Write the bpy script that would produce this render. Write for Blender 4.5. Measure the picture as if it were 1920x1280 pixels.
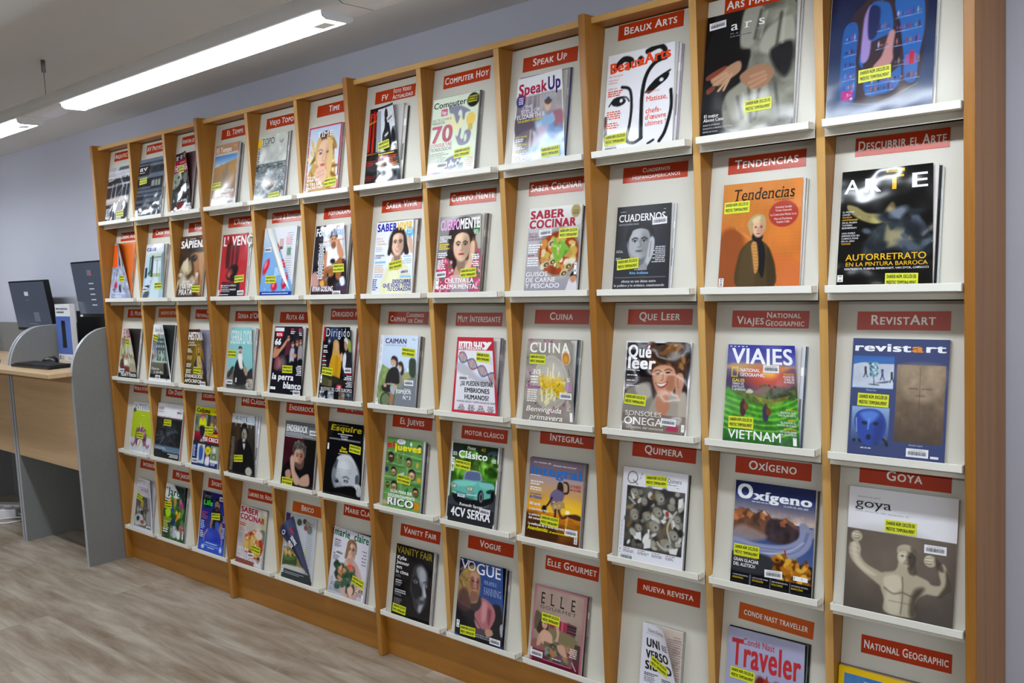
import bpy, math, random
import numpy as np
from mathutils import Matrix, Vector

# ------------------------------------------------------------------ clear, camera, light, exposure
for o in list(bpy.data.objects):
    bpy.data.objects.remove(o)
SC = bpy.context.scene
COL = SC.collection
K = 1.08                                    # drawing units -> metres
PI = math.pi

cam_d = bpy.data.cameras.new('camera')
cam_d.lens = 36 * 1697.7358 / 1920
cam_d.sensor_width = 36
cam_d.clip_start = 0.02
cam = bpy.data.objects.new('camera', cam_d)
cam.location = (4.0914 * K, -1.8818 * K, 1.2854 * K)
cam.rotation_euler = (1.4813, 0.0481, 0.7196)
COL.objects.link(cam)
SC.camera = cam

SC.view_settings.view_transform = 'Standard'
SC.view_settings.look = 'None'
SC.view_settings.exposure = -0.2
SC.view_settings.gamma = 1.0
SC.view_settings.use_curve_mapping = False

world = bpy.data.worlds.new('room_air')
SC.world = world
world.use_nodes = True
world.node_tree.nodes['Background'].inputs[0].default_value = (0.75, 0.82, 1.0, 1)
world.node_tree.nodes['Background'].inputs[1].default_value = 0.05

LAMP_POWER = 41.0                           # emission of the pendant diffusers
def area_lamp(name, loc, sx, sy, watts, rot=(0, 0, 0), col=(0.88, 0.94, 1.0)):
    ld = bpy.data.lights.new(name, 'AREA')
    ld.shape = 'RECTANGLE'
    ld.size = sx * K
    ld.size_y = sy * K
    ld.energy = watts
    ld.color = col
    lo = bpy.data.objects.new(name, ld)
    lo.location = [v * K for v in loc]
    lo.rotation_euler = rot
    COL.objects.link(lo)
    return lo
# the further rows of tube lamps of the room, behind the camera
for i, xx in enumerate((-1.2, 0.5, 2.2, 3.9, 5.6)):
    area_lamp('ceiling_tube_lamp', (xx, -3.2, 1.84), 1.4, 0.12, 27)
# unseen cool fill light, added at the right end to brighten the end panel
area_lamp('side_fill_light', (6.35, -2.6, 0.95), 1.3, 3.0, 40, (0, PI / 2, 0), (0.84, 0.92, 1.0))

# ------------------------------------------------------------------ colour helpers
def h2s(h):
    if not isinstance(h, str):
        return np.array(h, float)
    if len(h) == 3:
        h = ''.join(c * 2 for c in h)
    return np.array([int(h[i:i + 2], 16) / 255 for i in (0, 2, 4)])
def s2l(c):
    c = np.clip(np.asarray(c, float), 0, 1)
    return np.where(c <= 0.04045, c / 12.92, ((c + 0.055) / 1.055) ** 2.4)
def lin(h):
    return tuple(s2l(h2s(h))) + (1.0,)

# ------------------------------------------------------------------ materials
def new_mat(name):
    m = bpy.data.materials.new(name)
    m.use_nodes = True
    nt = m.node_tree
    return m, nt, nt.nodes['Principled BSDF']
def nd(nt, t, **kw):
    n = nt.nodes.new(t)
    for k, v in kw.items():
        setattr(n, k, v)
    return n
def flat(name, col, rough=0.5, metal=0.0, spec=0.5, var=0.0, scale=30, emit=None, es=0.0, bump=0.0):
    m, nt, b = new_mat(name)
    b.inputs['Base Color'].default_value = lin(col)
    b.inputs['Roughness'].default_value = rough
    b.inputs['Metallic'].default_value = metal
    b.inputs['Specular IOR Level'].default_value = spec
    tc = nd(nt, 'ShaderNodeTexCoord')
    if var or bump:
        no = nd(nt, 'ShaderNodeTexNoise')
        no.inputs['Scale'].default_value = scale
        no.inputs['Detail'].default_value = 4
        nt.links.new(tc.outputs['Object'], no.inputs['Vector'])
        if var:
            mx = nd(nt, 'ShaderNodeMixRGB')
            c = h2s(col)
            mx.inputs[1].default_value = lin(np.clip(c * (1 - var), 0, 1))
            mx.inputs[2].default_value = lin(np.clip(c * (1 + var), 0, 1))
            nt.links.new(no.outputs['Fac'], mx.inputs[0])
            nt.links.new(mx.outputs[0], b.inputs['Base Color'])
        if bump:
            bp = nd(nt, 'ShaderNodeBump')
            bp.inputs['Strength'].default_value = bump
            bp.inputs['Distance'].default_value = 0.002
            nt.links.new(no.outputs['Fac'], bp.inputs['Height'])
            nt.links.new(bp.outputs[0], b.inputs['Normal'])
    if emit:
        b.inputs['Emission Color'].default_value = lin(emit)
        b.inputs['Emission Strength'].default_value = es
    return m
def wood(name, c1, c2, axis=2, scale=1.0, rough=0.4, fine=1.0):
    """veneer: long soft streaks along one axis"""
    m, nt, b = new_mat(name)
    tc = nd(nt, 'ShaderNodeTexCoord')
    mp = nd(nt, 'ShaderNodeMapping')
    s = [26.0 * scale] * 3
    s[axis] = 1.3 * scale
    mp.inputs['Scale'].default_value = s
    nt.links.new(tc.outputs['Object'], mp.inputs['Vector'])
    n1 = nd(nt, 'ShaderNodeTexNoise')
    n1.inputs['Scale'].default_value = 1.0
    n1.inputs['Detail'].default_value = 5
    n1.inputs['Distortion'].default_value = 0.6
    nt.links.new(mp.outputs[0], n1.inputs['Vector'])
    n2 = nd(nt, 'ShaderNodeTexNoise')
    n2.inputs['Scale'].default_value = 6.0
    n2.inputs['Detail'].default_value = 3
    nt.links.new(mp.outputs[0], n2.inputs['Vector'])
    ad = nd(nt, 'ShaderNodeMath', operation='MULTIPLY_ADD')
    ad.inputs[1].default_value = 0.35 * fine
    nt.links.new(n2.outputs['Fac'], ad.inputs[0])
    nt.links.new(n1.outputs['Fac'], ad.inputs[2])
    cr = nd(nt, 'ShaderNodeValToRGB')
    cr.color_ramp.elements[0].position = 0.45
    cr.color_ramp.elements[0].color = lin(c1)
    cr.color_ramp.elements[1].position = 0.85
    cr.color_ramp.elements[1].color = lin(c2)
    nt.links.new(ad.outputs[0], cr.inputs[0])
    nt.links.new(cr.outputs[0], b.inputs['Base Color'])
    b.inputs['Roughness'].default_value = rough
    return m
def print_mat(name, rough, wave, coat=0.0):
    """printed paper: the ink is stored per vertex, the sheet is slightly wavy"""
    m, nt, b = new_mat(name)
    at = nd(nt, 'ShaderNodeAttribute', attribute_name='ink')
    nt.links.new(at.outputs['Color'], b.inputs['Base Color'])
    b.inputs['Roughness'].default_value = rough
    b.inputs['Coat Weight'].default_value = coat
    b.inputs['Coat Roughness'].default_value = 0.08
    if wave:
        tc = nd(nt, 'ShaderNodeTexCoord')
        oi = nd(nt, 'ShaderNodeObjectInfo')
        va = nd(nt, 'ShaderNodeVectorMath', operation='ADD')
        ml = nd(nt, 'ShaderNodeMath', operation='MULTIPLY')
        ml.inputs[1].default_value = 57.0
        nt.links.new(oi.outputs['Random'], ml.inputs[0])
        nt.links.new(tc.outputs['Object'], va.inputs[0])
        nt.links.new(ml.outputs[0], va.inputs[1])
        no = nd(nt, 'ShaderNodeTexNoise')
        no.inputs['Scale'].default_value = 7.0
        no.inputs['Detail'].default_value = 1.5
        nt.links.new(va.outputs[0], no.inputs['Vector'])
        bp = nd(nt, 'ShaderNodeBump')
        bp.inputs['Strength'].default_value = 1.0
        bp.inputs['Distance'].default_value = wave
        nt.links.new(no.outputs['Fac'], bp.inputs['Height'])
        nt.links.new(bp.outputs[0], b.inputs['Normal'])
        nt.links.new(bp.outputs[0], b.inputs['Coat Normal'])
    return m

M_WOODZ = wood('beech_veneer_upright', '925c17', 'a8722a', 2)
M_WOODX = wood('beech_veneer_level', '925c17', 'a8722a', 0)
M_EDGE = wood('beech_lit_edge', 'b98a45', 'cda05c', 2)  # same beech, paled in colour as if lamp light fell on the edges
M_EDGEX = wood('beech_lit_edge_level', 'b98a45', 'cda05c', 0)  # level grain, with the same light put into the colour
M_METAL = flat('cream_enamelled_sheet', 'd2cfc3', 0.45, var=0.02, scale=6)
M_LIP = flat('white_enamelled_edge', 'ebe9e0', 0.4, var=0.01, scale=6)
M_DARK = flat('dark_backboard', '3a2c1c', 0.7)
M_CARD = flat('red_laminated_card', 'b8360f', 0.24, var=0.04, scale=12)
M_CARDO = flat('orange_laminated_card', 'c75a1e', 0.22, var=0.04, scale=12)
M_CARDT = flat('white_card_lettering', 'f6f2ec', 0.24)
M_PRINT = print_mat('printed_cover_gloss', 0.18, 0.010)
M_FILM = print_mat('printed_cover_under_film', 0.12, 0.024)
M_MATTE = print_mat('printed_cover_satin', 0.38, 0.004)
M_STICK = print_mat('sticker_print', 0.4, 0.0)
M_WALL = flat('painted_wall', 'c3c5d3', 0.75, var=0.015, scale=3, bump=0.15)
M_FAR = flat('unseen_wall_darkened', '4e463f', 0.8, var=0.05, scale=4)  # walls out of view, colour darkened to cut bounced light
M_CEIL = flat('painted_ceiling', 'dcdcdc', 0.85, var=0.015, scale=3, bump=0.1)
M_GREY = flat('grey_laminate_panel', '7d7d7c', 0.5, var=0.04, scale=60)
M_TRIM = flat('pale_grey_edge_strip', 'aeb2b8', 0.35)
M_DESK = wood('pale_maple_desk', 'c3a27b', 'd6b78e', 0, 0.6, 0.3)
M_BLACK = flat('black_plastic', '101012', 0.35, var=0.05)
M_BLACK2 = flat('dark_grey_plastic', '1c1c20', 0.45)
M_WHITE = flat('white_plastic', 'e6e6ea', 0.35)
M_LAMP = flat('white_lamp_housing', 'eef1f5', 0.25)
M_STEEL = flat('brushed_steel', '8d8d8d', 0.35, metal=0.9)
def diffuser_mat():
    m, nt, b = new_mat('lit_lamp_diffuser')
    b.inputs['Base Color'].default_value = (0.9, 0.9, 0.92, 1)
    b.inputs['Emission Color'].default_value = (0.86, 0.93, 1.0, 1)
    b.inputs['Emission Strength'].default_value = LAMP_POWER
    return m
M_DIFF = diffuser_mat()
def floor_mat():
    m, nt, b = new_mat('washed_oak_laminate')
    tc = nd(nt, 'ShaderNodeTexCoord')
    mp = nd(nt, 'ShaderNodeMapping')
    mp.inputs['Location'].default_value = (0.31, 0.0645 * K + 0.24 * K, 0)
    nt.links.new(tc.outputs['Object'], mp.inputs['Vector'])
    br = nd(nt, 'ShaderNodeTexBrick')
    br.offset = 0.37
    br.inputs['Scale'].default_value = 1.0
    br.inputs['Brick Width'].default_value = 1.25
    br.inputs['Row Height'].default_value = 0.24 * K
    br.inputs['Mortar Size'].default_value = 0.0016
    br.inputs['Mortar Smooth'].default_value = 0.3
    br.inputs['Color1'].default_value = (0, 0, 0, 1)
    br.inputs['Color2'].default_value = (1, 1, 1, 1)
    br.inputs['Mortar'].default_value = (0.5, 0.5, 0.5, 1)
    nt.links.new(mp.outputs[0], br.inputs['Vector'])
    m2 = nd(nt, 'ShaderNodeMapping')
    m2.inputs['Scale'].default_value = (2.3, 15, 1)
    nt.links.new(tc.outputs['Object'], m2.inputs['Vector'])
    vm = nd(nt, 'ShaderNodeVectorMath', operation='MULTIPLY_ADD')
    vm.inputs[1].default_value = (7.3, 9.1, 3.0)
    nt.links.new(br.outputs['Color'], vm.inputs[0])
    nt.links.new(m2.outputs[0], vm.inputs[2])
    n1 = nd(nt, 'ShaderNodeTexNoise')
    n1.inputs['Scale'].default_value = 1.0
    n1.inputs['Detail'].default_value = 6
    n1.inputs['Roughness'].default_value = 0.62
    n1.inputs['Distortion'].default_value = 0.35
    nt.links.new(vm.outputs[0], n1.inputs['Vector'])
    cr = nd(nt, 'ShaderNodeValToRGB')
    e = cr.color_ramp.elements
    e[0].position = 0.30
    e[0].color = lin('75634f')
    e[1].position = 0.70
    e[1].color = lin('b0a698')
    mid = cr.color_ramp.elements.new(0.5)
    mid.color = lin('968878')
    nt.links.new(n1.outputs['Fac'], cr.inputs[0])
    mx = nd(nt, 'ShaderNodeMixRGB')
    mx.inputs[2].default_value = lin('8e8478')
    nt.links.new(br.outputs['Fac'], mx.inputs[0])
    nt.links.new(cr.outputs[0], mx.inputs[1])
    nt.links.new(mx.outputs[0], b.inputs['Base Color'])
    b.inputs['Roughness'].default_value = 0.42
    return m
M_FLOOR = floor_mat()

# ------------------------------------------------------------------ mesh collecting
class MB:
    """collects faces of several materials into one mesh object"""
    def __init__(s):
        s.v = []; s.f = []; s.mi = []; s.mats = []; s.ink = []; s.sm = []
        s.n = 0
    def slot(s, m):
        if m not in s.mats:
            s.mats.append(m)
        return s.mats.index(m)
    def add(s, verts, faces, mat, ink=None, smooth=False):
        verts = np.asarray(verts, float).reshape(-1, 3)
        k = s.slot(mat)
        s.v.append(verts)
        if ink is None:
            ink = np.ones((len(verts), 3)) * 0.8
        ink = np.asarray(ink, float)
        if ink.ndim == 1:
            ink = np.tile(ink, (len(verts), 1))
        s.ink.append(ink)
        b = s.n
        for fc in faces:
            s.f.append([b + int(i) for i in fc])
        s.mi += [k] * len(faces)
        s.sm += [smooth] * len(faces)
        s.n += len(verts)
    def box(s, lo, hi, mat, ink=None):
        x0, y0, z0 = lo
        x1, y1, z1 = hi
        v = [(x0, y0, z0), (x1, y0, z0), (x1, y1, z0), (x0, y1, z0), (x0, y0, z1), (x1, y0, z1), (x1, y1, z1), (x0, y1, z1)]
        s.add(v, [(0, 3, 2, 1), (4, 5, 6, 7), (0, 1, 5, 4), (1, 2, 6, 5), (2, 3, 7, 6), (3, 0, 4, 7)], mat, ink)
    def prism(s, pts, a0, a1, axis, mat, cap=True, smooth=False):
        """closed 2-D outline swept along an axis; pts in the two other axes, in order"""
        n = len(pts)
        def at(p, a):
            q = [p[0], p[1]]
            q.insert(axis, a)
            return q
        v = [at(p, a0) for p in pts] + [at(p, a1) for p in pts]
        f = [(i, (i + 1) % n, n + (i + 1) % n, n + i) for i in range(n)]
        s.add(v, f, mat, None, smooth)
        if cap:
            s.add(v, [tuple(range(n))[::-1], tuple(range(n, 2 * n))], mat)
    def tube(s, pts, r, mat, n=10):
        pts = [Vector(p) for p in pts]
        v = []; f = []
        for i, p in enumerate(pts):
            t = (pts[min(i + 1, len(pts) - 1)] - pts[max(i - 1, 0)]).normalized()
            a = t.orthogonal().normalized() if i == 0 else (a - t * a.dot(t)).normalized()
            c = t.cross(a)
            for j in range(n):
                q = p + (a * math.cos(2 * PI * j / n) + c * math.sin(2 * PI * j / n)) * r
                v.append(tuple(q))
        for i in range(len(pts) - 1):
            for j in range(n):
                k = (j + 1) % n
                f.append((i * n + j, i * n + k, (i + 1) * n + k, (i + 1) * n + j))
        f.append(tuple(range(n))[::-1])
        f.append(tuple(range((len(pts) - 1) * n, len(pts) * n)))
        s.add(v, f, mat, None, True)
    def build(s, name, parent=None, bevel=0.0, seg=2):
        me = bpy.data.meshes.new(name)
        V = np.concatenate(s.v) * K
        me.from_pydata(V.tolist(), [], s.f)
        for m in s.mats:
            me.materials.append(m)
        me.polygons.foreach_set('material_index', s.mi)
        me.polygons.foreach_set('use_smooth', s.sm)
        at = me.color_attributes.new('ink', 'FLOAT_COLOR', 'POINT')
        I = np.concatenate(s.ink)
        at.data.foreach_set('color', np.concatenate([s2l(I), np.ones((len(I), 1))], 1).astype(np.float32).ravel())
        me.update()
        o = bpy.data.objects.new(name, me)
        COL.objects.link(o)
        if parent is not None:
            o.parent = parent
        if bevel:
            md = o.modifiers.new('soft_edges', 'BEVEL')
            md.width = bevel * K
            md.segments = seg
            md.limit_method = 'ANGLE'
            md.angle_limit = math.radians(40)
        return o
def tag(o, label=None, cat=None, group=None, kind=None):
    if label: o['label'] = label
    if cat: o['category'] = cat
    if group: o['group'] = group
    if kind: o['kind'] = kind
    return o
def empty(name, loc, label, cat, group=None, rot=None):
    o = bpy.data.objects.new(name, None)
    o.empty_display_size = 0.05
    o.location = [v * K for v in loc]
    if rot is not None:
        o.rotation_euler = rot
    COL.objects.link(o)
    return tag(o, label, cat, group)

# ------------------------------------------------------------------ lettering from the built-in font
_fc = bpy.data.curves.new('letter_source', 'FONT')
_fc.resolution_u = 4
_fo = bpy.data.objects.new('letter_source', _fc)
COL.objects.link(_fo)
_gl = {}
def _raw(ch):
    _fc.body = ch
    bpy.context.view_layer.update()
    dg = bpy.context.evaluated_depsgraph_get()
    e = _fo.evaluated_get(dg)
    me = e.to_mesh()
    v = np.zeros(len(me.vertices) * 3)
    me.vertices.foreach_get('co', v)
    f = [tuple(p.vertices) for p in me.polygons]
    e.to_mesh_clear()
    return v.reshape(-1, 3)[:, :2], f
_ref = _raw('||')[0]
_refw = _ref[:, 0].max()
CAP = _raw('H')[0][:, 1].max()
XH = _raw('x')[0][:, 1].max()
def glyph(ch):
    if ch not in _gl:
        if ch == ' ':
            w = _raw('| |')[0][:, 0].max() - _refw
            _gl[ch] = (np.zeros((0, 2)), [], w, np.zeros((0, 2)), [])
        else:
            v, f = _raw(ch)
            w = _raw('|' + ch + '|')[0][:, 0].max() - _refw
            # slab feet: short level outline edges on the base, x and cap lines
            cnt = {}
            for p in f:
                for i in range(len(p)):
                    a, b = p[i], p[(i + 1) % len(p)]
                    key = (min(a, b), max(a, b))
                    cnt[key] = cnt.get(key, 0) + 1
            sv = []; sf = []
            for (a, b), c in cnt.items():
                if c != 1:
                    continue
                p, q = v[a], v[b]
                L = abs(p[0] - q[0])
                if abs(p[1] - q[1]) < 0.012 and 0.05 < L < 0.17:
                    y = p[1]
                    d = 0
                    for Y0 in (0.0,):
                        if abs(y - Y0) < 0.03: d = 1
                    for Y0 in (CAP, XH):
                        if abs(y - Y0) < 0.03: d = -1
                    if d:
                        xa, xb = min(p[0], q[0]) - 0.075, max(p[0], q[0]) + 0.075
                        k = len(sv)
                        sv += [(xa, y), (xb, y), (xb, y + d * 0.045), (xa, y + d * 0.045)]
                        sf.append((k, k + 1, k + 2, k + 3))
            _gl[ch] = (v, f, w, np.array(sv).reshape(-1, 2), sf)
    return _gl[ch]
def lay(s, bold=0.0, serif=False, ital=0.0, caps=False, track=0.0):
    """flat lettering: vertices (cap height 1), faces, width"""
    V = []; F = []; Z = []; x = 0.0; n = 0
    first = True; gi = 0
    for ch in s:
        if ch == ' ':
            x += glyph(' ')[2] + track
            first = True
            continue
        sc = 1.0
        c2 = ch
        if caps:
            sc = 0.78 if ch.islower() else 1.0
            c2 = ch.upper()
        first = False
        v, f, w, sv, sf = glyph(c2)
        shifts = [(0, 0)] if not bold else [(-bold, -bold / 2), (bold, -bold / 2), (-bold, bold / 2), (bold, bold / 2)]
        gi += 1
        for si, (dx, dy) in enumerate(shifts):
            V.append(v * sc + np.array([x + dx, dy]))
            Z.append(np.full(len(v), (si + 5 * (gi % 2)) * 6e-6))
            F += [tuple(n + i for i in p) for p in f]
            n += len(v)
        if serif and len(sv):
            V.append(sv * sc + np.array([x, 0]))
            Z.append(np.full(len(sv), (4 + 5 * (gi % 2)) * 6e-6))
            F += [tuple(n + i for i in p) for p in sf]
            n += len(sv)
        x += w * sc + track + bold * 1.2
    V = np.concatenate(V) / CAP if V else np.zeros((0, 2))
    Z = np.concatenate(Z) if Z else np.zeros(0)
    x /= CAP
    if ital:
        V = V + np.stack([V[:, 1] * ital, V[:, 1] * 0], 1)  # slant
    return np.concatenate([V, Z[:, None]], 1), F, max(x - track / CAP, 1e-6)
# ------------------------------------------------------------------ printing of covers
def fbm(x, y, seed, octs=4):
    """cheap value noise on numpy grids, 0..1"""
    rs = np.random.RandomState(seed)
    tab = rs.rand(64, 64)
    out = np.zeros_like(x); amp = 0.5; tot = 0
    for _ in range(octs):
        xi = np.floor(x).astype(int); yi = np.floor(y).astype(int)
        fx = x - xi; fy = y - yi
        fx = fx * fx * (3 - 2 * fx); fy = fy * fy * (3 - 2 * fy)
        g = lambda a, b: tab[(yi + b) % 64, (xi + a) % 64]
        out += amp * ((g(0, 0) * (1 - fx) + g(1, 0) * fx) * (1 - fy) + (g(0, 1) * (1 - fx) + g(1, 1) * fx) * fy)
        tot += amp; amp *= 0.5; x = x * 2.03 + 7.1; y = y * 2.03 + 3.7
    return out / tot
def pts(s):
    if isinstance(s, str):
        return np.array([[float(q) for q in p.split(',')] for p in s.split()])
    return np.array(s, float)
def catmull(P, closed, k=6):
    n = len(P); out = []
    rng = range(n if closed else n - 1)
    for i in rng:
        g = (lambda j: P[j % n]) if closed else (lambda j: P[min(max(j, 0), n - 1)])
        a, b, c, d = g(i - 1), g(i), g(i + 1), g(i + 2)
        for j in range(k):
            t = j / k
            out.append(0.5 * (2 * b + (c - a) * t + (2 * a - 5 * b + 4 * c - d) * t * t + (3 * b - a - 3 * c + d) * t ** 3))
    if not closed:
        out.append(P[-1])
    return np.array(out)
HID = 1.055
class Sheet:
    """a printed page: X 0..100 left to right, Y 0..100 top to bottom"""
    def __init__(s, nx, asp):
        s.nx = nx; s.asp = asp
        s.ny = int(nx * asp)
        s.X, s.Y = np.meshgrid(np.linspace(0, 100, s.nx), np.linspace(0, 100 * HID, s.ny))
        s.C = np.ones((s.ny, s.nx, 3))
        s.T = []; s.G = []
        s.cell = 100 / s.nx
    def col(s, c, x0, y0, x1, y1):
        if isinstance(c, str) and '>' in c:
            a, b = c.split('>')
            t = np.clip((s.Y - y0) / max(y1 - y0, 1e-6), 0, 1)[..., None]
            return h2s(a) * (1 - t) + h2s(b) * t
        if isinstance(c, str) and '|' in c:
            a, b = c.split('|')
            t = np.clip((s.X - x0) / max(x1 - x0, 1e-6), 0, 1)[..., None]
            return h2s(a) * (1 - t) + h2s(b) * t
        return h2s(c)
    def put(s, m, c):
        m = np.clip(m, 0, 1)[..., None]
        s.C = s.C * (1 - m) + c * m
    def bg(s, c):
        s.put(np.ones_like(s.X), s.col(c, 0, 0, 100, 100))
    def bx(s, x0, y0, x1, y1, c, a=1):
        e = s.cell * 0.5
        if y1 > 98.4: y1 = 108
        m = ((s.X >= x0 - e) & (s.X <= x1 + e) & (s.Y >= y0 - e / s.asp) & (s.Y <= y1 + e / s.asp)) * float(a)
        s.put(m, s.col(c, x0, y0, x1, y1))
    def el(s, cx, cy, rx, ry, c, q=0.15, rot=0, a=1):
        r = math.radians(rot)
        x = s.X - cx; y = (s.Y - cy) * s.asp
        u = x * math.cos(r) + y * math.sin(r); v = -x * math.sin(r) + y * math.cos(r)
        d = np.sqrt((u / rx) ** 2 + (v / (ry * s.asp)) ** 2)
        q = max(q, 1.2 * s.cell / rx)
        s.put(np.clip((1 - d) / q + 0.5, 0, 1) * a, s.col(c, cx - rx, cy - ry, cx + rx, cy + ry))
    def po(s, c, p, q=1.0, a=1, cv=1):
        P = pts(p)
        if cv:
            P = catmull(P, True)
        x0, y0 = P.min(0); x1, y1 = P.max(0)
        px = P[:, 0]; py = P[:, 1] * s.asp
        X = s.X; Y = s.Y * s.asp
        ins = np.zeros(X.shape, bool); dist = np.full(X.shape, 1e9)
        n = len(P)
        for i in range(n):
            ax, ay, bx_, by = px[i], py[i], px[(i + 1) % n], py[(i + 1) % n]
            if ay != by:
                ins ^= ((ay > Y) != (by > Y)) & (X < (bx_ - ax) * (Y - ay) / (by - ay) + ax)
            dx, dy = bx_ - ax, by - ay
            L = dx * dx + dy * dy + 1e-9
            t = np.clip(((X - ax) * dx + (Y - ay) * dy) / L, 0, 1)
            dist = np.minimum(dist, (X - ax - t * dx) ** 2 + (Y - ay - t * dy) ** 2)
        sd = np.where(ins, 1, -1) * np.sqrt(dist)
        s.put(np.clip(sd / max(q, s.cell) + 0.5, 0, 1) * a, s.col(c, x0, y0, x1, y1))
    def ln(s, c, w, p, q=0.6, a=1, cv=1, w2=None):
        P = pts(p)
        if cv and len(P) > 2:
            P = catmull(P, False)
        X = s.X; Y = s.Y * s.asp
        best = np.full(X.shape, -1e9); n = len(P) - 1
        w2 = w if w2 is None else w2
        for i in range(n):
            ax, ay, bx_, by = P[i][0], P[i][1] * s.asp, P[i + 1][0], P[i + 1][1] * s.asp
            dx, dy = bx_ - ax, by - ay
            L = dx * dx + dy * dy + 1e-9
            t = np.clip(((X - ax) * dx + (Y - ay) * dy) / L, 0, 1)
            ww = w + (w2 - w) * (i + t) / n
            best = np.maximum(best, ww / 2 - np.hypot(X - ax - t * dx, Y - ay - t * dy))
        s.put(np.clip(best / max(q, s.cell) + 0.5, 0, 1) * a, s.col(c, P[:, 0].min(), P[:, 1].min(), P[:, 0].max(), P[:, 1].max()))
    def nz(s, amp, sx=8, sy=8, seed=1, box=(0, 0, 100, 100), c=None):
        n = fbm(s.X / 100 * sx, s.Y / 100 * sy, seed)
        m = ((s.X >= box[0]) & (s.X <= box[2]) & (s.Y >= box[1]) & (s.Y <= (box[3] if box[3] < 98 else 110))).astype(float)
        if c is None:
            s.C = np.clip(s.C * (1 + (amp * 2 * (n - 0.5) * m)[..., None]), 0, 1)
        else:
            s.put(np.clip((n - 0.5) * 6 * amp, 0, 1) * m, h2s(c))
    def sp(s, n, box, smin, smax, cols, seed=1, q=0.4, fl=1.0):
        r = random.Random(seed)
        for _ in range(n):
            k = r.uniform(smin, smax)
            s.el(r.uniform(box[0], box[2]), r.uniform(box[1], box[3]), k, k * fl * r.uniform(0.5, 1) / s.asp, r.choice(cols), q, r.uniform(0, 180))
    # lettering
    def tx(self, x0, x1, y, h, txt, c, **o):
        self.T.append((x0, x1, y, h, txt, c, o))
    # unreadable fine print: short broken rules
    def gl(s, x0, y0, x1, n, lh, c, al='l', seed=3, fill=0.6):
        r = random.Random(seed * 31 + int(x0 * 7 + y0))
        for i in range(n):
            y = y0 + i * lh
            L = (x1 - x0) * r.uniform(0.6, 1.0)
            a = x0 if al == 'l' else (x1 - L if al == 'r' else (x0 + x1 - L) / 2)
            e = a + L
            while a < e - 0.3:
                w = min(r.uniform(2, 7), e - a)
                s.G.append((a, y, a + w, y + lh * fill, c))
                a += w + 0.9
    # a simple printed portrait
    def face(s, cx, cy, w, skin='d9a98a', hair='3a2418', sh=None, hs='long', smile=0, lit=-1, feat='2a1a14', lip='b0574f', hl=1.0):
        """w: half width of the face in X units; head half height is 1.35 w"""
        h = w * 1.35 / s.asp
        sk = h2s(skin)
        dk = sk * 0.62 if sh is None else h2s(sh)
        if hs == 'long':
            s.el(cx, cy - h * 0.15, w * 1.42, h * 1.3, hair, 0.2)
            s.po(hair, [(cx - w * 1.4, cy - h * .3), (cx - w * 1.55, cy + h * 1.1 * hl), (cx - w * .6, cy + h * 1.5 * hl), (cx + w * .6, cy + h * 1.5 * hl), (cx + w * 1.55, cy + h * 1.1 * hl), (cx + w * 1.4, cy - h * .3)], 1)
        elif hs == 'bob':
            s.el(cx, cy - h * 0.1, w * 1.5, h * 1.15, hair, 0.2)
        elif hs == 'short':
            s.el(cx, cy - h * 0.28, w * 1.12, h * 0.95, hair, 0.15)
        s.el(cx, cy + h * 1.05, w * 0.5, h * 0.6, dk, 0.3)
        s.el(cx, cy, w, h, skin, 0.16)
        s.el(cx - lit * w * 0.55, cy + h * .1, w * 0.5, h * 0.8, dk, 0.9, 0, 0.55)
        s.el(cx + lit * w * 0.35, cy - h * 0.45, w * 0.4, h * 0.3, np.clip(sk * 1.15, 0, 1), 1.2, 0, 0.5)
        if hs != 'bald':
            s.po(hair, [(cx - w * 1.05, cy - h * .1), (cx - w * .85, cy - h * .62), (cx, cy - h * .82), (cx + w * .85, cy - h * .62), (cx + w * 1.05, cy - h * .1), (cx + w * .95, cy - h * 1.0), (cx, cy - h * 1.25), (cx - w * .95, cy - h * 1.0)], 0.8)
        for e in (-1, 1):
            s.ln(feat, w * 0.13, [(cx + e * w * .18, cy - h * .2), (cx + e * w * .42, cy - h * .26), (cx + e * w * .68, cy - h * .17)], 0.4, 0.8)
            s.el(cx + e * w * .42, cy - h * .06, w * .2, h * .075, 'e8dcd2', 0.4, 0, 0.8)
            s.el(cx + e * w * .42, cy - h * .06, w * .1, h * .08, feat, 0.4)
            s.ln(feat, w * 0.07, [(cx + e * w * .2, cy - h * .06), (cx + e * w * .42, cy - h * .13), (cx + e * w * .64, cy - h * .06)], 0.4, 0.8)
        s.ln(dk, w * 0.12, [(cx - lit * w * .02, cy - h * .1), (cx - lit * w * .14, cy + h * .25), (cx + lit * w * .12, cy + h * .3)], 0.8, 0.6)
        if smile:
            s.po(lip, [(cx - w * .42, cy + h * .46), (cx, cy + h * .53), (cx + w * .42, cy + h * .46), (cx, cy + h * .74)], 0.5)
            s.po('f6f2ee', [(cx - w * .34, cy + h * .5), (cx, cy + h * .55), (cx + w * .34, cy + h * .5), (cx, cy + h * .64)], 0.4)
        else:
            s.el(cx, cy + h * .53, w * .32, h * .075, lip, 0.4)
            s.ln(feat, w * .05, [(cx - w * .3, cy + h * .53), (cx, cy + h * .54), (cx + w * .3, cy + h * .53)], 0.4, 0.6)

def barcode_strip(s, x, y, w, h, vert=False):
    """the printed bar code of the cover itself"""
    s.G.append((x, y, x + w, y + h, 'f4f4f4'))
    r = random.Random(int(x * 13 + y))
    t = 0.08
    while t < 0.9:
        k = r.uniform(0.02, 0.06)
        if vert:
            s.G.append((x + w * .2, y + h * t, x + w * .8, y + h * min(t + k, .92), '222222'))
        else:
            s.G.append((x + w * t, y + h * .15, x + w * min(t + k, .92), y + h * .75, '222222'))
        t += k + r.uniform(0.02, 0.05)

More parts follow.
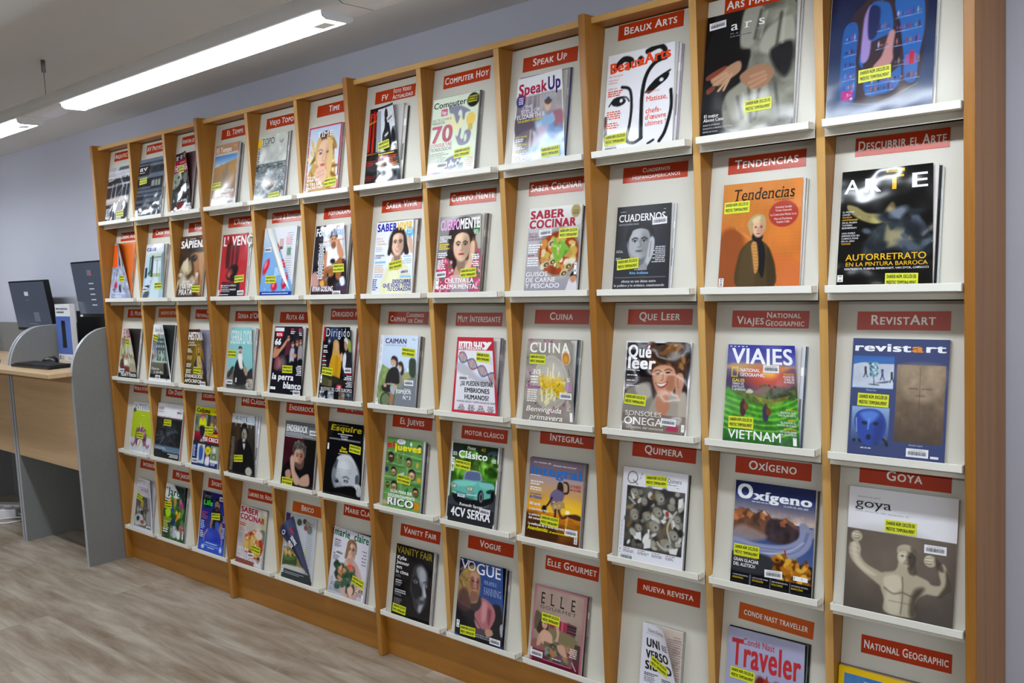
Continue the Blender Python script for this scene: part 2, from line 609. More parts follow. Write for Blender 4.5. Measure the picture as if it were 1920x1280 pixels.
def place_text(mb, T, mp, mat, lift, depth=None):
    """adds lettering items to a mesh; mp(x, y, lift) maps page percent to local points"""
    for n, (x0, x1, y, h, txt, c, o) in enumerate(T):
        V, F, W = lay(txt, o.get('b', 0), o.get('s', 0), o.get('i', 0), o.get('caps', 0), o.get('tr', 0))
        if not len(V):
            continue
        asp = o.get('asp', 1.28)
        al = o.get('al', 'l')
        hx = h * asp                       # cap height in X units
        if x1 is None:
            sx = hx * o.get('sx', 1.0)
            xs = x0 if al == 'l' else (x0 - W * sx if al == 'r' else x0 - W * sx / 2)
        else:
            sx = (x1 - x0) / W
            xs = x0
        px = xs + V[:, 0] * sx
        py = y - V[:, 1] * h
        r = o.get('r', 0)
        if r:
            a = math.radians(r)
            cx, cy = o.get('piv', (x0, y))
            dx = px - cx; dy = (py - cy) * asp
            px = cx + dx * math.cos(a) + dy * math.sin(a)
            py = cy + (-dx * math.sin(a) + dy * math.cos(a)) / asp
        ink = np.tile(h2s(c) if '>' not in c else h2s(c.split('>')[0]), (len(V), 1))
        if '>' in c:
            a_, b_ = c.split('>')
            t = np.clip((py - (y - h)) / h, 0, 1)[:, None]
            ink = h2s(a_) * (1 - t) + h2s(b_) * t
        mb.add(mp(px, py, lift + 0.00007 * (n % 9 + o.get('z', 0)) + V[:, 2]), F, mat, ink)
def place_bars(mb, G, mp, mat, lift):
    if not G:
        return
    V = []; I = []; F = []
    for k, (a, b, c, d, col) in enumerate(G):
        V.append(np.stack(mp(np.array([a, c, c, a]), np.array([d, d, b, b]), lift + 0.00001 * (k % 7)).T, 1))
        I.append(np.tile(h2s(col), (4, 1)))
        F.append((4 * k, 4 * k + 1, 4 * k + 2, 4 * k + 3))
    mb.add(np.concatenate(V), F, mat, np.concatenate(I))
# ------------------------------------------------------------------ the covers, row by row
ART = {}
def art(r, c):
    def d(f):
        ART[(r, c)] = f
        return f
    return d

@art(0, 0)
def _(p):
    p.bg('c6cad6')
    p.po('55606e', '50,0 100,0 100,9 40,10', cv=0)
    p.bx(0, 16, 100, 58, '2e333d'); p.nz(.3, 9, 6, 2, (0, 16, 100, 58))
    p.bx(0, 8, 100, 16, 'dfe2ea>b9bdc9')
    for y in (17, 33, 57): p.ln('eef0f6', 2.4, [(0, y + 2), (100, y - 1)])
    for x in (24, 42, 70, 88): p.ln('d9dde6', 2.4, [(x, 33), (x - 3, 58)])
    p.ln('e6e9f2', 2.2, '55,18 75,38'); p.ln('aeb2a6', 1.8, '72,36 45,58')
    p.bx(0, 59, 100, 70, 'd8d4d0>a79f98')
    p.bx(0, 71, 100, 100, '3a3e46'); p.nz(.35, 12, 5, 4, (0, 71, 100, 100))
    for x in (22, 34, 47, 60, 78): p.ln('b9bdc8', 1.6, [(x, 72), (x - 2, 100)])
    p.bx(52, 71, 74, 100, 'b8b4bc')
    p.tx(4, 96, 21, 6, 'Arquitectura', 'f4f4f8', b=.01)
    p.gl(4, 76, 26, 8, 2.1, 'd8d8e0')
    p.tx(4, 24, 96, 4, 'MAS', 'ffffff', b=.03)
@art(0, 1)
def _(p):
    p.bg('6f7c8e>414a59'); p.nz(.18, 3, 10, 5)
    for y, h in ((7, 2.5), (16, 2), (34, 3.5), (36, 11), (52, 2.5), (60, 2), (67, 2), (78, 2.5), (86, 2)):
        p.bx(0, y, 100, y + h * .6, '20242d')
    p.bx(0, 12, 42, 27, '1d2129'); p.bx(48, 18, 100, 24, '2b303a')
    p.bx(0, 38, 52, 48, '1b1e26'); p.bx(54, 37, 96, 50, '272b34')
    p.bx(0, 66, 26, 71, '22262e')
    for y in (39, 43, 47):
        for x in (58, 70, 82): p.bx(x, y, x + 8, y + 1.8, '8e948f')
    p.tx(3, 34, 20, 8, 'av', 'f2f2f4', s=1, b=.01); p.gl(3, 22.5, 30, 1, 2.4, 'c9ccd4')
    p.tx(8, 46, 97, 3.4, 'Vivienda', 'f4f4f8', b=.01)
@art(0, 2)
def _(p):
    p.bg('262a2c'); p.bx(0, 0, 100, 13, '14121a'); p.bx(0, 13, 100, 33, '9c1a30>86142a')
    p.gl(6, 5, 30, 3, 2.4, 'd8d8dc'); p.gl(38, 4, 62, 3, 2.4, 'd8d8dc'); p.gl(70, 3, 95, 3, 2.4, 'd8d8dc')
    p.tx(36, 88, 18, 2.2, 'LA AVENTURA DE LA', 'f0dcdc')
    p.tx(4, 98, 31, 10.5, 'HISTORIA', 'f6eef0', s=1)
    p.nz(.5, 5, 7, 3, (0, 34, 100, 100))
    p.po('8a9488', '0,36 40,34 60,48 30,56 0,60', 3); p.po('c8ccc4', '28,36 46,34 44,44 30,46', 2)
    p.po('15181a', '35,55 80,40 100,60 100,95 60,95 30,78', 4); p.po('6c7570', '62,38 90,36 84,50 66,52', 3)
    p.sp(20, (5, 40, 95, 85), 2, 6, ['3a4440', '59625c', '1a1c1e', '7c8580'], 4)
    p.tx(30, 80, 84, 4, 'CLAVES', 'e8e8ee', b=.02)
    p.tx(30, 62, 90, 3.6, 'ROJO', 'c01a2c', b=.03); p.tx(30, 62, 95, 3.6, 'NEGRO', 'c01a2c', b=.03)
    p.bx(0, 97, 100, 100, '5a1424')
@art(0, 3)
def _(p):
    p.bg('bb8d6a>a5785a'); p.bx(3, 17, 97, 36, '3f7fc6>bcd4ea'); p.nz(.2, 4, 6, 2, (3, 17, 97, 32), 'e4ecf4')
    p.po('b98d52', '3,36 40,33 97,27 97,62 3,62', 1.5, cv=0); p.bx(3, 40, 97, 78, 'b28a56>8a6a4c', .9)
    p.ln('8a7a68', 12, '55,36 44,80', 10, .7, w2=50); p.nz(.12, 20, 20, 8, (3, 30, 97, 80))
    p.bx(0, 76, 100, 100, '8d6850>7c5a46')
    p.bx(97, 16, 100, 100, 'd6c8bc'); p.bx(0, 15.6, 100, 17, 'd9c9ba')
    p.tx(3, 70, 13, 8, 'El Temps', 'f6f2ee', s=1, b=.022); p.gl(82, 5, 95, 1, 2, 'eadfd6')
    p.tx(14, 92, 80, 4.6, 'UN MALESTAR', 'f8f6f2', b=.024); p.tx(24, 76, 87, 4.6, 'PRIMARI', 'f8f6f2', b=.024)
    p.gl(24, 91, 76, 2, 2.6, 'd9cabd', 'c')
    barcode_strip(p, 0, 88, 5, 11, True)
@art(0, 4)
def _(p):
    p.bg('c9ccc4>9a9fa0'); p.nz(.22, 6, 9, 3); p.bx(0, 3, 100, 40, 'd2d5cd>b6bab6', .5)
    p.nz(.5, 5, 7, 9, (10, 20, 100, 45), 'eceeea')
    p.bx(0, 45, 100, 100, '5c6468>454d52'); p.nz(.75, 9, 38, 5, (0, 45, 100, 100)); p.nz(.6, 16, 60, 7, (0, 46, 100, 100), 'b9c2c6')
    p.po('d9dcdc', '34,78 66,72 72,84 50,92 36,88', 4, .6)
    p.el(50, 77, 17, 8, '4a3c30', .2); p.sp(34, (36, 70, 64, 82), 1, 3, ['c0a05a', '7a5a40', '2a2420', 'd8c8a0', '8a3a30'], 5)
    p.ln('1e1a18', 2.5, '34,78 50,86 66,78')
    p.bx(0, 4, 13, 18, 'e8c020')
    p.tx(14, 56, 14, 9.5, 'TOPO', '1c1c1c', s=1); p.gl(14, 15.6, 52, 1, 1.8, '3a3a3a')
    p.tx(8, 60, 56, 5, 'EL VIEJO', '1a1a1a', s=1, r=90, piv=(8, 56), asp=1.33)
    p.ln('4a5052', 1.2, '74,11 80,15 84,11'); p.ln('4a5052', 1.2, '80,15 86,12')
@art(0, 5)
def _(p):
    p.bg('c31d42'); p.bx(4, 3.5, 96, 97, 'c4d4ee>dfe6f2')
    p.po('c9a15e', '38,14 62,9 78,22 84,46 92,74 88,97 12,97 6,74 24,48 28,24', 3)
    p.sp(60, (12, 25, 88, 95), 1, 5, ['e2c27e', 'a67c42', 'f0dca0', '8a6434'], 3, .6, 5)
    p.po('5a4030', '36,12 52,8 66,12 62,20 40,22', 2)
    p.el(50, 44, 21, 23, 'ecc3a6', .2); p.el(64, 50, 10, 22, 'c99474', .8, 0, .6)
    p.po('d8b070', '40,20 32,40 30,60 24,40 30,20', 2); p.po('e0bc80', '56,18 66,34 62,60 74,80 80,50 72,24', 2)
    p.el(41, 42, 4.5, 1.8, '4a5a66', .5); p.el(62, 41, 4.5, 1.8, '4a4a50', .5, 0, .7)
    p.ln('6a4a34', 1.6, '34,38 41,36 48,39'); p.ln('b07a60', 1.6, '50,42 48,53 54,54', 1, .7); p.el(50, 60, 8, 2, 'c4605c', .5)
    p.po('e8bca4', '30,66 50,62 64,70 62,84 36,88', 3); p.ln('c08e74', 1.2, '36,72 56,68'); p.ln('c08e74', 1.2, '36,78 58,74')
    p.tx(26, 74, 17, 8, 'TIME', 'f8f4f6', s=1, b=.004)
    p.tx(6, 32, 79, 3.4, 'THE', 'ffffff', b=.02); p.tx(6, 44, 83.5, 3.6, 'EARTH', 'ffffff', b=.02)
    p.tx(6, 52, 90, 4, 'STELLA', 'ffffff', b=.02); p.tx(6, 58, 95.5, 4, 'McCARTNEY', 'ffffff', b=.02)
    for y in (14, 28, 42, 56, 70): p.G.append((0, y, 3, y + 1, 'f0d8e0'))
@art(0, 6)
def _(p):
    p.bg('101014'); p.bx(0, 0, 100, 5, '16161c')
    p.bx(0, 6, 28, 60, '1a0c0e'); p.ln('b01c1c', 7, '6,8 4,56'); p.ln('c42420', 6, '18,6 17,58'); p.ln('901414', 3, '25,6 25,40')
    p.bx(32, 4, 100, 60, 'd5dbe6'); p.bx(30, 6, 44, 60, '9aa2ae'); p.bx(88, 30, 100, 60, '6a767c')
    p.el(66, 12, 7, 8, '1e2026', .1); p.po('17191e', '62,20 74,22 80,34 82,58 54,58 50,40 58,30', 1.2); p.el(64, 19, 5, 5, '1e2026')
    p.ln('dce4ee', 3, '60,40 70,37'); p.el(90, 42, 8, 10, '16181e', .3)
    p.bx(0, 60, 34, 100, '0c0c10'); p.sp(14, (2, 62, 32, 96), 2, 5, ['222834', '15161c', '30363e'], 3)
    p.ln('e9a030', .8, '0,61 100,60'); p.ln('c89028', .8, '34,77 100,75')
    p.bx(36, 80, 64, 98, '8c979c'); p.sp(12, (38, 82, 62, 96), 2, 5, ['d8dee0', '3a4046', '20242a'], 4)
    p.bx(68, 78, 98, 98, '6d8590>2a3038'); p.el(84, 92, 8, 9, '16181c')
    p.bx(38, 64, 48, 74, '7a3020')
    p.gl(38, 62.3, 96, 1, 2.4, 'f0d040'); p.gl(52, 66, 96, 4, 2.4, 'c84a28'); p.gl(36, 77.5, 62, 1, 2.2, 'e08030'); p.gl(70, 76, 98, 2, 2.4, 'e08030')
    p.gl(2, 70, 32, 3, 2.6, 'a01c20'); p.gl(2, 90, 30, 3, 2.4, '7a1418')
    p.tx(2, 29, 16, 9, 'FV', 'd02a24', b=.05); p.tx(1, 28, 21.5, 2.2, 'EDICIÓN ESPECIAL', 'e8c020', b=.03, r=10, piv=(1, 21.5))
@art(0, 7)
def _(p):
    p.bg('e2eed8'); p.el(52, 35, 18, 12, 'f4eab0', .9, 0, .8)
    p.po('8d8ea2', '38,14 56,13 70,17 80,21 84,24 74,25 72,33 68,32 66,24 62,30 58,37 54,34 48,24 40,22', 1)
    p.el(62, 24, 4, 4, 'e2eed8', .3)
    p.el(86, 34, 9.5, 8.5, 'f0cf6a', .2); p.bx(82, 41, 90, 47, 'd6b860')
    p.po('8a8ba0', '76,48 88,50 84,64 66,66 58,58 56,52 60,54 64,44 67,46 66,56 72,58', 1); p.el(77, 57, 3, 5, 'e2eed8', .3)
    p.po('8f93a8', '36,84 54,78 72,80 62,92 46,97', 2); p.bx(60, 89, 76, 97, '9aa6b4'); p.sp(14, (38, 84, 66, 94), 1.5, 4, ['e8ecee', '5a5e6c', 'c4c8d2'], 3)
    p.el(88, 10, 13, 9, '1c1a1c', .06)
    p.tx(2, 74, 13, 7.6, 'Computer', '1a2226', b=.012)
    p.G.append((20, 15, 34, 24, 'd86a8e')); p.tx(22, 32, 22.5, 5.5, 'Hoy', 'f8f0f4', b=.03)
    p.tx(76, 97, 6.4, 2.2, 'CUANDO', 'd8dc3c', b=.03); p.tx(76, 98, 9.6, 2.2, 'CAMBIES DE', 'd8dc3c', b=.03); p.tx(77, 97, 12.8, 2.2, 'ORDENADOR', 'd8dc3c', b=.03)
    p.tx(2, 44, 30, 3, 'NO TE LO VAS A', '8a9088', b=.01); p.tx(2, 30, 34, 3, 'PREGUNTAR', '8a9088', b=.01)
    p.tx(2, 50, 58, 21, '70', 'c06a88>b4566e', b=.03)
    p.tx(1, 49, 64, 4.4, 'CONSULTAS', 'd690a6', b=.014); p.tx(1, 49, 69.5, 4.2, 'TECNOLÓGICAS', '7e7890', b=.01)
    p.gl(1, 72, 44, 6, 2.2, 'a9b3a8'); p.gl(80, 83, 97, 5, 2.6, 'e0b8ae', 'r'); p.gl(4, 90, 28, 2, 3, 'b0b8b0')
    p.bx(0, 97, 34, 99, 'd06a9a|2a4a8a')
@art(0, 8)
def _(p):
    p.bg('efeff4'); p.bx(3, 24, 97, 100, '8c8290>5c5462'); p.bx(50, 24, 97, 50, 'b3aeb0>a49ca0'); p.nz(.2, 5, 5, 4, (3, 24, 97, 100))
    for x in (14, 22, 34, 44): p.bx(x, 24, x + 3, 50, 'a89c9c')
    p.po('54465a', '3,46 50,52 40,60 20,64 3,66', 3); p.ln('c2ae9c', 3, '34,64 32,100')
    p.po('a06a78', '70,48 97,46 97,62 74,60', 4)
    p.po('8fb4de', '56,52 76,50 80,64 98,70 97,100 24,100 44,88 50,70', 3); p.sp(40, (40, 66, 95, 98), 2, 8, ['a8c8ea', '7aa2d2', 'bcd6f0', '6c92c6'], 4, .9, 4)
    p.po('c8a9c0', '46,64 70,58 60,72 40,82', 5, .7)
    p.el(68, 38, 6.5, 6.5, 'dcb6a2', .2); p.el(69, 32, 8, 5, '5a4640', .3); p.ln('9ab0d8', 3, '62,30 70,27 76,31'); p.po('96b6dc', '60,46 68,50 78,47 82,58 58,60', 2)
    p.tx(4, 66, 20.5, 13, 'Speak', 'b0244c', b=.035); p.tx(68, 97, 20.5, 15, 'Up', '3a2272', b=.035)
    p.tx(22, 84, 24, 2.6, 'LA REVISTA PARA APRENDER INGLÉS', '6a6a78')
    p.el(10, 27, 10, 8, '3c3676', .05); p.gl(5, 23, 16, 4, 2.2, 'd8d6ea', 'c')
    p.tx(20, 36, 37, 3.6, 'THE', 'e2e0f0', b=.02); p.tx(12, 52, 43, 4.6, 'STYLE OF', 'e2e0f0', b=.02); p.tx(4, 62, 49, 5, 'ELIZABETH II', 'e8e6f4', b=.02)
    p.tx(6, 58, 53, 2.6, "THE QUEEN'S CENTENARY", 'e8d830', b=.02)
    for y, t in ((71, 'SAMI FRANK'), (80, 'ON THE ROAD'), (88, 'QUANTUM TECH')):
        p.tx(4, 28, y, 2.2, t, 'e8d860', b=.02); p.gl(4, y + .8, 26, 2, 2.2, 'e4e2ee')
    p.tx(4, 30, 95.5, 3.6, 'ALFRED', 'f4f4f8', b=.024); p.tx(4, 46, 100, 3.6, 'HITCHCOCK', 'f4f4f8', b=.024)
@art(0, 9)
def _(p):
    p.bg('eeeef4'); k = '0c1016'
    # plain brush drawing of a face, in black on white
    p.ln(k, 8, '12,15 24,7 36,10 32,16', 1); p.ln(k, 7, '60,4 78,1 86,8 74,13', 1); p.el(50, 12, 5, 5, k)
    p.ln(k, 5.5, '88,14 72,17 60,28 55,46 55,70 56,92', 1); p.ln(k, 4, '24,36 36,40 40,56 39,74 36,92 46,96 57,92', 1)
    p.el(20, 51, 11, 4.5, k, .12); p.el(24, 50, 2.4, 2, 'eeeef4'); p.ln(k, 2, '6,54 14,47 30,47 36,52')
    p.po(k, '62,42 76,34 92,30 90,36 78,42 64,48', 1); p.el(82, 36, 3, 1.8, 'eeeef4'); p.ln(k, 2.5, '60,46 74,35 94,28')
    p.ln(k, 4.5, '2,66 3,84 6,96', 1); p.ln(k, 4.5, '96,48 97,66 90,88 82,98', 1); p.ln(k, 3, '66,99 74,96')
    p.tx(4, 96, 20, 10.5, 'BeauxArts', 'ee4a20', b=.04, r=4.5, piv=(4, 20))
    for y, t in ((24, 'ART MODERNE'), (28, 'NOUVELLE'), (31, 'FORMULE')): p.tx(3, None, y, 1.7, t, 'e05a3a')
    p.tx(3, 18, 37, 1.7, 'SPÉCIAL', 'e05a3a'); p.gl(3, 38.5, 26, 3, 2.2, 'e05a3a')
    p.gl(3, 60, 26, 4, 2.3, 'e05a3a'); p.gl(3, 72, 26, 3, 2.3, 'e05a3a')
    p.tx(61, 80, 47, 1.8, 'GRAND PALAIS', 'e8603c')
    p.tx(61, 92, 56, 5.4, 'Matisse,', 'ea4a22', b=.006)
    for y, t, e in ((68, 'chefs-', 84), (74.5, "d'œuvre", 91), (81, 'ultimes !', 91)): p.tx(61, e, y, 5.2, t, 'ea4a22', b=.006)
@art(0, 10)
def _(p):
    p.bg('0b0b0e'); p.nz(.5, 4, 4, 2)
    # plain study of a pale robe with hands
    p.po('77766a', '48,0 97,0 100,45 97,100 34,100 24,86 26,70 44,58 52,36 40,30', 3); p.nz(.5, 5, 9, 6, (22, 0, 100, 100))
    p.po('97968a', '44,0 64,2 60,22 52,32 42,30 40,20', 3); p.po('a3a294', '70,20 96,14 97,40 76,42 62,36', 4)
    p.po('1c1c1e', '74,38 96,34 98,50 90,62 78,52', 5); p.po('8c8a7c', '28,68 60,60 74,72 60,96 38,94', 4)
    for q in ('40,72 46,90', '52,66 56,94', '64,64 60,92', '84,10 80,36', '62,4 56,26', '80,66 86,96'): p.ln('3c3c34', 3, q, 3, .8); 
    for q in ('46,70 51,92', '58,66 60,90', '88,8 86,34', '68,6 62,26'): p.ln('bcbaaa', 2.4, q, 3, .6)
    p.po('a57e62', '8,53 24,46 40,42 42,50 30,56 16,60', 1.6)
    for q in ('26,50 12,54', '28,52 12,59', '30,54 18,64', '32,52 24,64'): p.ln('b98e70', 3, q, 1.2)
    p.po('9a7258', '42,54 62,48 78,54 74,64 60,68 46,62', 1.6)
    for q in ('70,58 52,62', '70,61 54,66', '68,55 54,57'): p.ln('b08468', 3, q, 1.2)
    p.po('7c3a2c', '4,50 24,44 24,47 6,54', 1); p.po('70362a', '4,62 12,59 14,62 6,66', 1)
    p.tx(28, 67, 15.5, 7.5, 'ars', 'ededf0', s=1, tr=.34); p.tx(28, 66, 19, 1.4, 'MAGAZINE', '8a8a90', tr=.3); p.gl(28, 20.2, 66, 1, 1.6, '6a6a70')
    p.tx(3, 20, 85.5, 2.6, 'El mejor', 'ececf0', s=1); p.tx(3, 26, 89, 2.6, 'Alonso Cano', 'ececf0', s=1)
    for y, t, e in ((92.6, 'BASELITZ EN BILBAO', 22), (95.4, 'ENTREVISTA A MAURIZIO CATTELAN', 36), (98.2, 'ESPAÑA EN OSAKA', 20)): p.tx(3, e, y, 1.3, t, 'c8c8d0')
@art(0, 11)
def _(p):
    p.bg('161a3c>3c5072'); p.nz(.2, 3, 3, 5)
    p.po('3a2c34', '20,30 34,18 40,6 60,4 66,14 84,18 92,26 90,60 84,84 60,92 30,92 16,88 14,60', 2)
    p.po('2a5aa0', '14,36 24,32 28,40 27,60 28,88 14,90 12,60', 1); p.po('2c60a6', '36,26 54,22 60,32 60,44 46,48 34,52 32,66 58,74 70,70 68,84 52,88 36,82', 1.5)
    p.po('2e62aa', '62,22 78,20 88,24 90,46 86,66 84,82 74,80 72,62 68,44', 1)
    p.po('9a86c2', '34,28 40,24 40,58 32,62 32,42', 2); p.po('262c58', '38,24 48,26 46,44 38,46', 2)
    p.po('b78484', '58,44 64,46 64,60 56,72 44,68 52,60', 2); p.po('2a2432', '66,36 70,56 66,66 62,58', 2)
    r = random.Random(4)
    for x0, x1, ys in ((15, 27, (44, 54, 63, 72, 80)), (63, 87, (33, 43, 53, 67, 78)), (46, 58, (40, 53)), (38, 64, (78, 84))):
        for y in ys:
            p.ln('8fa6d6', .6, [(x0, y + 2.5), (x1, y + 1.8)], .5)
            x = x0 + 1.5
            while x < x1 - 1:
                k = r.uniform(.8, 1.8); p.el(x + k / 2, y + .2 - (q := r.uniform(.6, 2.4)) / 2, k * .6, q, r.choice(['8c3a58', 'a8a8cc', '5a7ac0', '8a4488', '2a1a38', 'a05a54', '86a4d0', '8a7858', '4a2a48', '3a4a8a']), .5); x += k + r.uniform(.6, 1.8)
    p.bx(15, 82, 25, 89, 'b0307e'); p.sp(10, (15, 82, 25, 89), .6, 1.6, ['d86aa8', '7a2a6a', 'e0c0d8'], 3); p.bx(74, 63, 84, 70, '8a5a9a'); p.bx(78, 61, 81, 70, 'b02c38')
    p.ln('9a9ab8', .7, '46,12 50,20 54,12 50,6 46,12'); p.ln('7a6a6a', 1, '16,90 50,94 86,84')
    p.tx(30, 92, 12, 8, 'magazine', 'c8c8dc')

@art(1, 0)
def _(p):
    p.bg('8f97b0>a9b4d2'); p.nz(.3, 6, 8, 3)
    p.po('6c7080', '46,0 100,0 100,40 60,40', 4); p.po('d8d8d4', '62,12 76,6 76,44 68,42', 2); p.po('4a3434', '50,24 66,30 64,42 50,40', 2)
    p.sp(40, (5, 45, 95, 92), 2, 6, ['d2d6e2', '6c7690', 'b8c0d4', '8c96b0', 'c8b6a8'], 5)
    p.po('c02a4a', '20,76 32,70 36,80 24,83', 1.5); p.po('3a2a34', '46,80 54,76 56,90 48,88', 1.5); p.ln('3a3c44', 1.5, '10,86 28,84'); p.ln('4a4238', 1.5, '32,58 32,70')
    p.G.append((0, 4, 38, 44, 'ef5a12')); p.tx(8, 30, 14, 4.2, 'Diseño', 'fff4e8', b=.02); p.tx(8, 30, 20, 3, 'INTERIOR', '2a1408', b=.01); p.gl(5, 24, 33, 7, 2.6, 'd84a0a')
    p.tx(18, 78, 93, 3.6, 'Nuevos espacios', 'f0f2fa', b=.01); p.tx(18, 58, 98, 3.4, 'urbanos', 'f0f2fa', b=.01); p.tx(66, 96, 12, 7, 'DI', 'f4f4f8', b=.05)
@art(1, 1)
def _(p):
    p.bg('c6d2da>9cc4da'); p.bx(0, 0, 100, 18, 'd2dadd'); p.bx(22, 18, 100, 30, 'bccac0')
    p.po('a9c8d6', '30,62 100,56 100,100 0,100 10,80', 2); p.po('d2e4ec', '48,62 70,60 80,100 40,100', 5, .8)
    p.bx(40, 34, 84, 60, 'd2e0e4'); p.bx(40, 56, 84, 60, 'a8b87a'); p.ln('44545a', 2, '64,30 66,60'); p.ln('3a464c', 2.2, '30,26 88,24'); p.po('7a8c94', '86,20 100,14 100,82 88,72', 1, cv=0)
    p.bx(34, 22, 42, 60, '2a3338'); p.bx(26, 24, 30, 58, '4a6a60'); p.sp(14, (22, 44, 34, 58), 1.5, 3, ['3a7a5a', '2a4a40', '6a9a7a'], 3)
    p.bx(6, 44, 14, 62, '26303a'); p.ln('5a6a72', 1.2, '80,44 80,74 100,84')
    p.po('30343c', '14,78 32,77 30,82 12,82', 1); p.po('54585e', '6,94 18,87 34,90 28,100 6,100', 1.5)
    p.tx(4, 56, 12.5, 8.6, 'casa', '443a8c', b=.03); p.tx(60, 94, 12.5, 9, 'viva', 'dfe6ea', b=.03)
    p.gl(10, 62, 44, 5, 3, 'e8e2ee')
@art(1, 2)
def _(p):
    p.bg('4a3424'); p.nz(.5, 4, 5, 3)
    p.po('a87850', '40,22 100,16 100,92 80,94 66,70 60,48', 6); p.po('c2926a', '78,30 98,24 98,60 92,74 84,60', 6); p.po('8a5c3c', '66,70 80,58 90,70 84,86 72,84', 5)
    p.po('2a1c14', '36,22 64,18 90,22 88,28 60,28 40,32', 3); p.el(58, 37, 13, 6, '33241a', .5); p.el(60, 37, 5, 3.5, '15100c', .4); p.el(62, 36, 1.4, 1, 'd8c8b0')
    p.po('94816a', '10,50 30,38 34,44 44,40 54,56 40,64 22,66 6,66', 2); p.po('c8b894', '12,52 22,40 30,62', 1.5); p.po('b4a27e', '32,42 50,56 36,62', 1.5); p.po('d8caa8', '20,48 34,36 38,60', 1)
    p.po('cfc2a8', '4,74 24,64 40,72 60,66 70,78 50,84 20,86', 6, .8); p.nz(.5, 8, 8, 6, (0, 62, 80, 90), 'd8ceb8'); p.bx(0, 86, 70, 100, '4a4438', .6)
    p.tx(3, 99, 19.5, 11.5, 'SÀPIENS', 'f6f6f8', b=.045); p.gl(36, 4.5, 66, 1, 2.2, 'd8c8b8'); p.gl(72, 2.8, 96, 1, 2.6, 'd04a4a')
    p.tx(20, 50, 77, 3.4, 'DOSSIER', 'ececf0', b=.02); p.tx(12, 62, 86.5, 8, 'L\'ÚLTIM', 'f0ecea', b=.03); p.tx(10, 62, 97, 9, 'PIRATA', 'f0ecea', b=.03)
@art(1, 3)
def _(p):
    p.bg('b92b36>c23038'); p.nz(.06, 4, 4, 2)
    p.po('7c2028', '20,18 66,14 66,50 62,52 22,54', 1.5)
    for x, k in ((24, '1c1418'), (31, '3c1a20'), (38, '8c3038'), (45, '4c1c24'), (52, '9a343c'), (60, '5a2028')): p.ln(k, 4.5, [(x, 16), (x - 1, 54)], 2)
    p.el(47, 62, 24, 11, '1a1518', .12, -28); p.el(38, 63, 11, 7, '8a3a34', .7, -20); p.el(36, 66, 6, 4, 'b8584a', 1)
    p.bx(42, 66, 60, 77, '18141a'); p.po('201418', '18,78 78,76 80,100 8,100', 1, cv=0); p.bx(12, 78, 76, 81, '7c2028'); p.bx(14, 81, 74, 100, '1a1c24')
    p.tx(4, 24, 18.5, 14.5, "L'", 'f6f2f2', b=.035); p.tx(26, 38, 18.5, 14.5, 'A', '5c1018', b=.035); p.tx(38, 116, 18.5, 14.5, 'VENÇ', 'f6f2f2', b=.035)
    for y in (84.5, 91): p.tx(8, 66, y, 2.6, 'CENT ANYS DE LA REPÚBLICA' if y < 90 else 'ELS ANYS DE LA TRANSICIÓ', 'f0e8ea', b=.02); p.gl(8, y + 1.2, 48, 1, 2, 'c8b8bc')
    p.gl(8, 97, 40, 1, 2, 'f0e8ea'); barcode_strip(p, 0, 90, 5, 9, True)
@art(1, 4)
def _(p):
    p.bg('86b8ea>6ea4de'); p.bx(0, 0, 100, 28, 'e6ecf6>b4d0f0'); p.bx(0, 95, 100, 100, '24419a')
    def organ(cx, cy, a, b, rot):
        p.el(cx, cy, a, b, 'c8203c', .15, rot); p.el(cx - a * .25, cy - b * .2, a * .4, b * .5, 'f07a86', .8, rot)
    organ(14, 58, 8, 13, 28); organ(46, 36, 8, 12, 4); organ(66, 56, 8, 8, -15); organ(44, 87, 10, 7, 20); organ(76, 80, 9, 12, 12); p.el(72, 80, 3, 4, '7eb0e6')
    p.sp(10, (10, 55, 90, 95), .6, 1.6, ['e8f2fc'], 4)
    p.tx(2, 40, 12, 7, 'SALUD', 'eef4fc', b=.03); p.tx(2, 48, 22, 7, 'BIENESTAR', 'eef4fc', b=.03)
    p.tx(38, 76, 52.5, 3.4, 'TRASPLANTE', '1c3a90', b=.04); p.tx(38, 76, 57, 3.4, 'DE ÓRGANOS', '1c3a90', b=.04); p.gl(42, 60, 76, 5, 2.4, 'cfe2f6')
    p.gl(8, 97, 92, 1, 2, 'dce6f8')
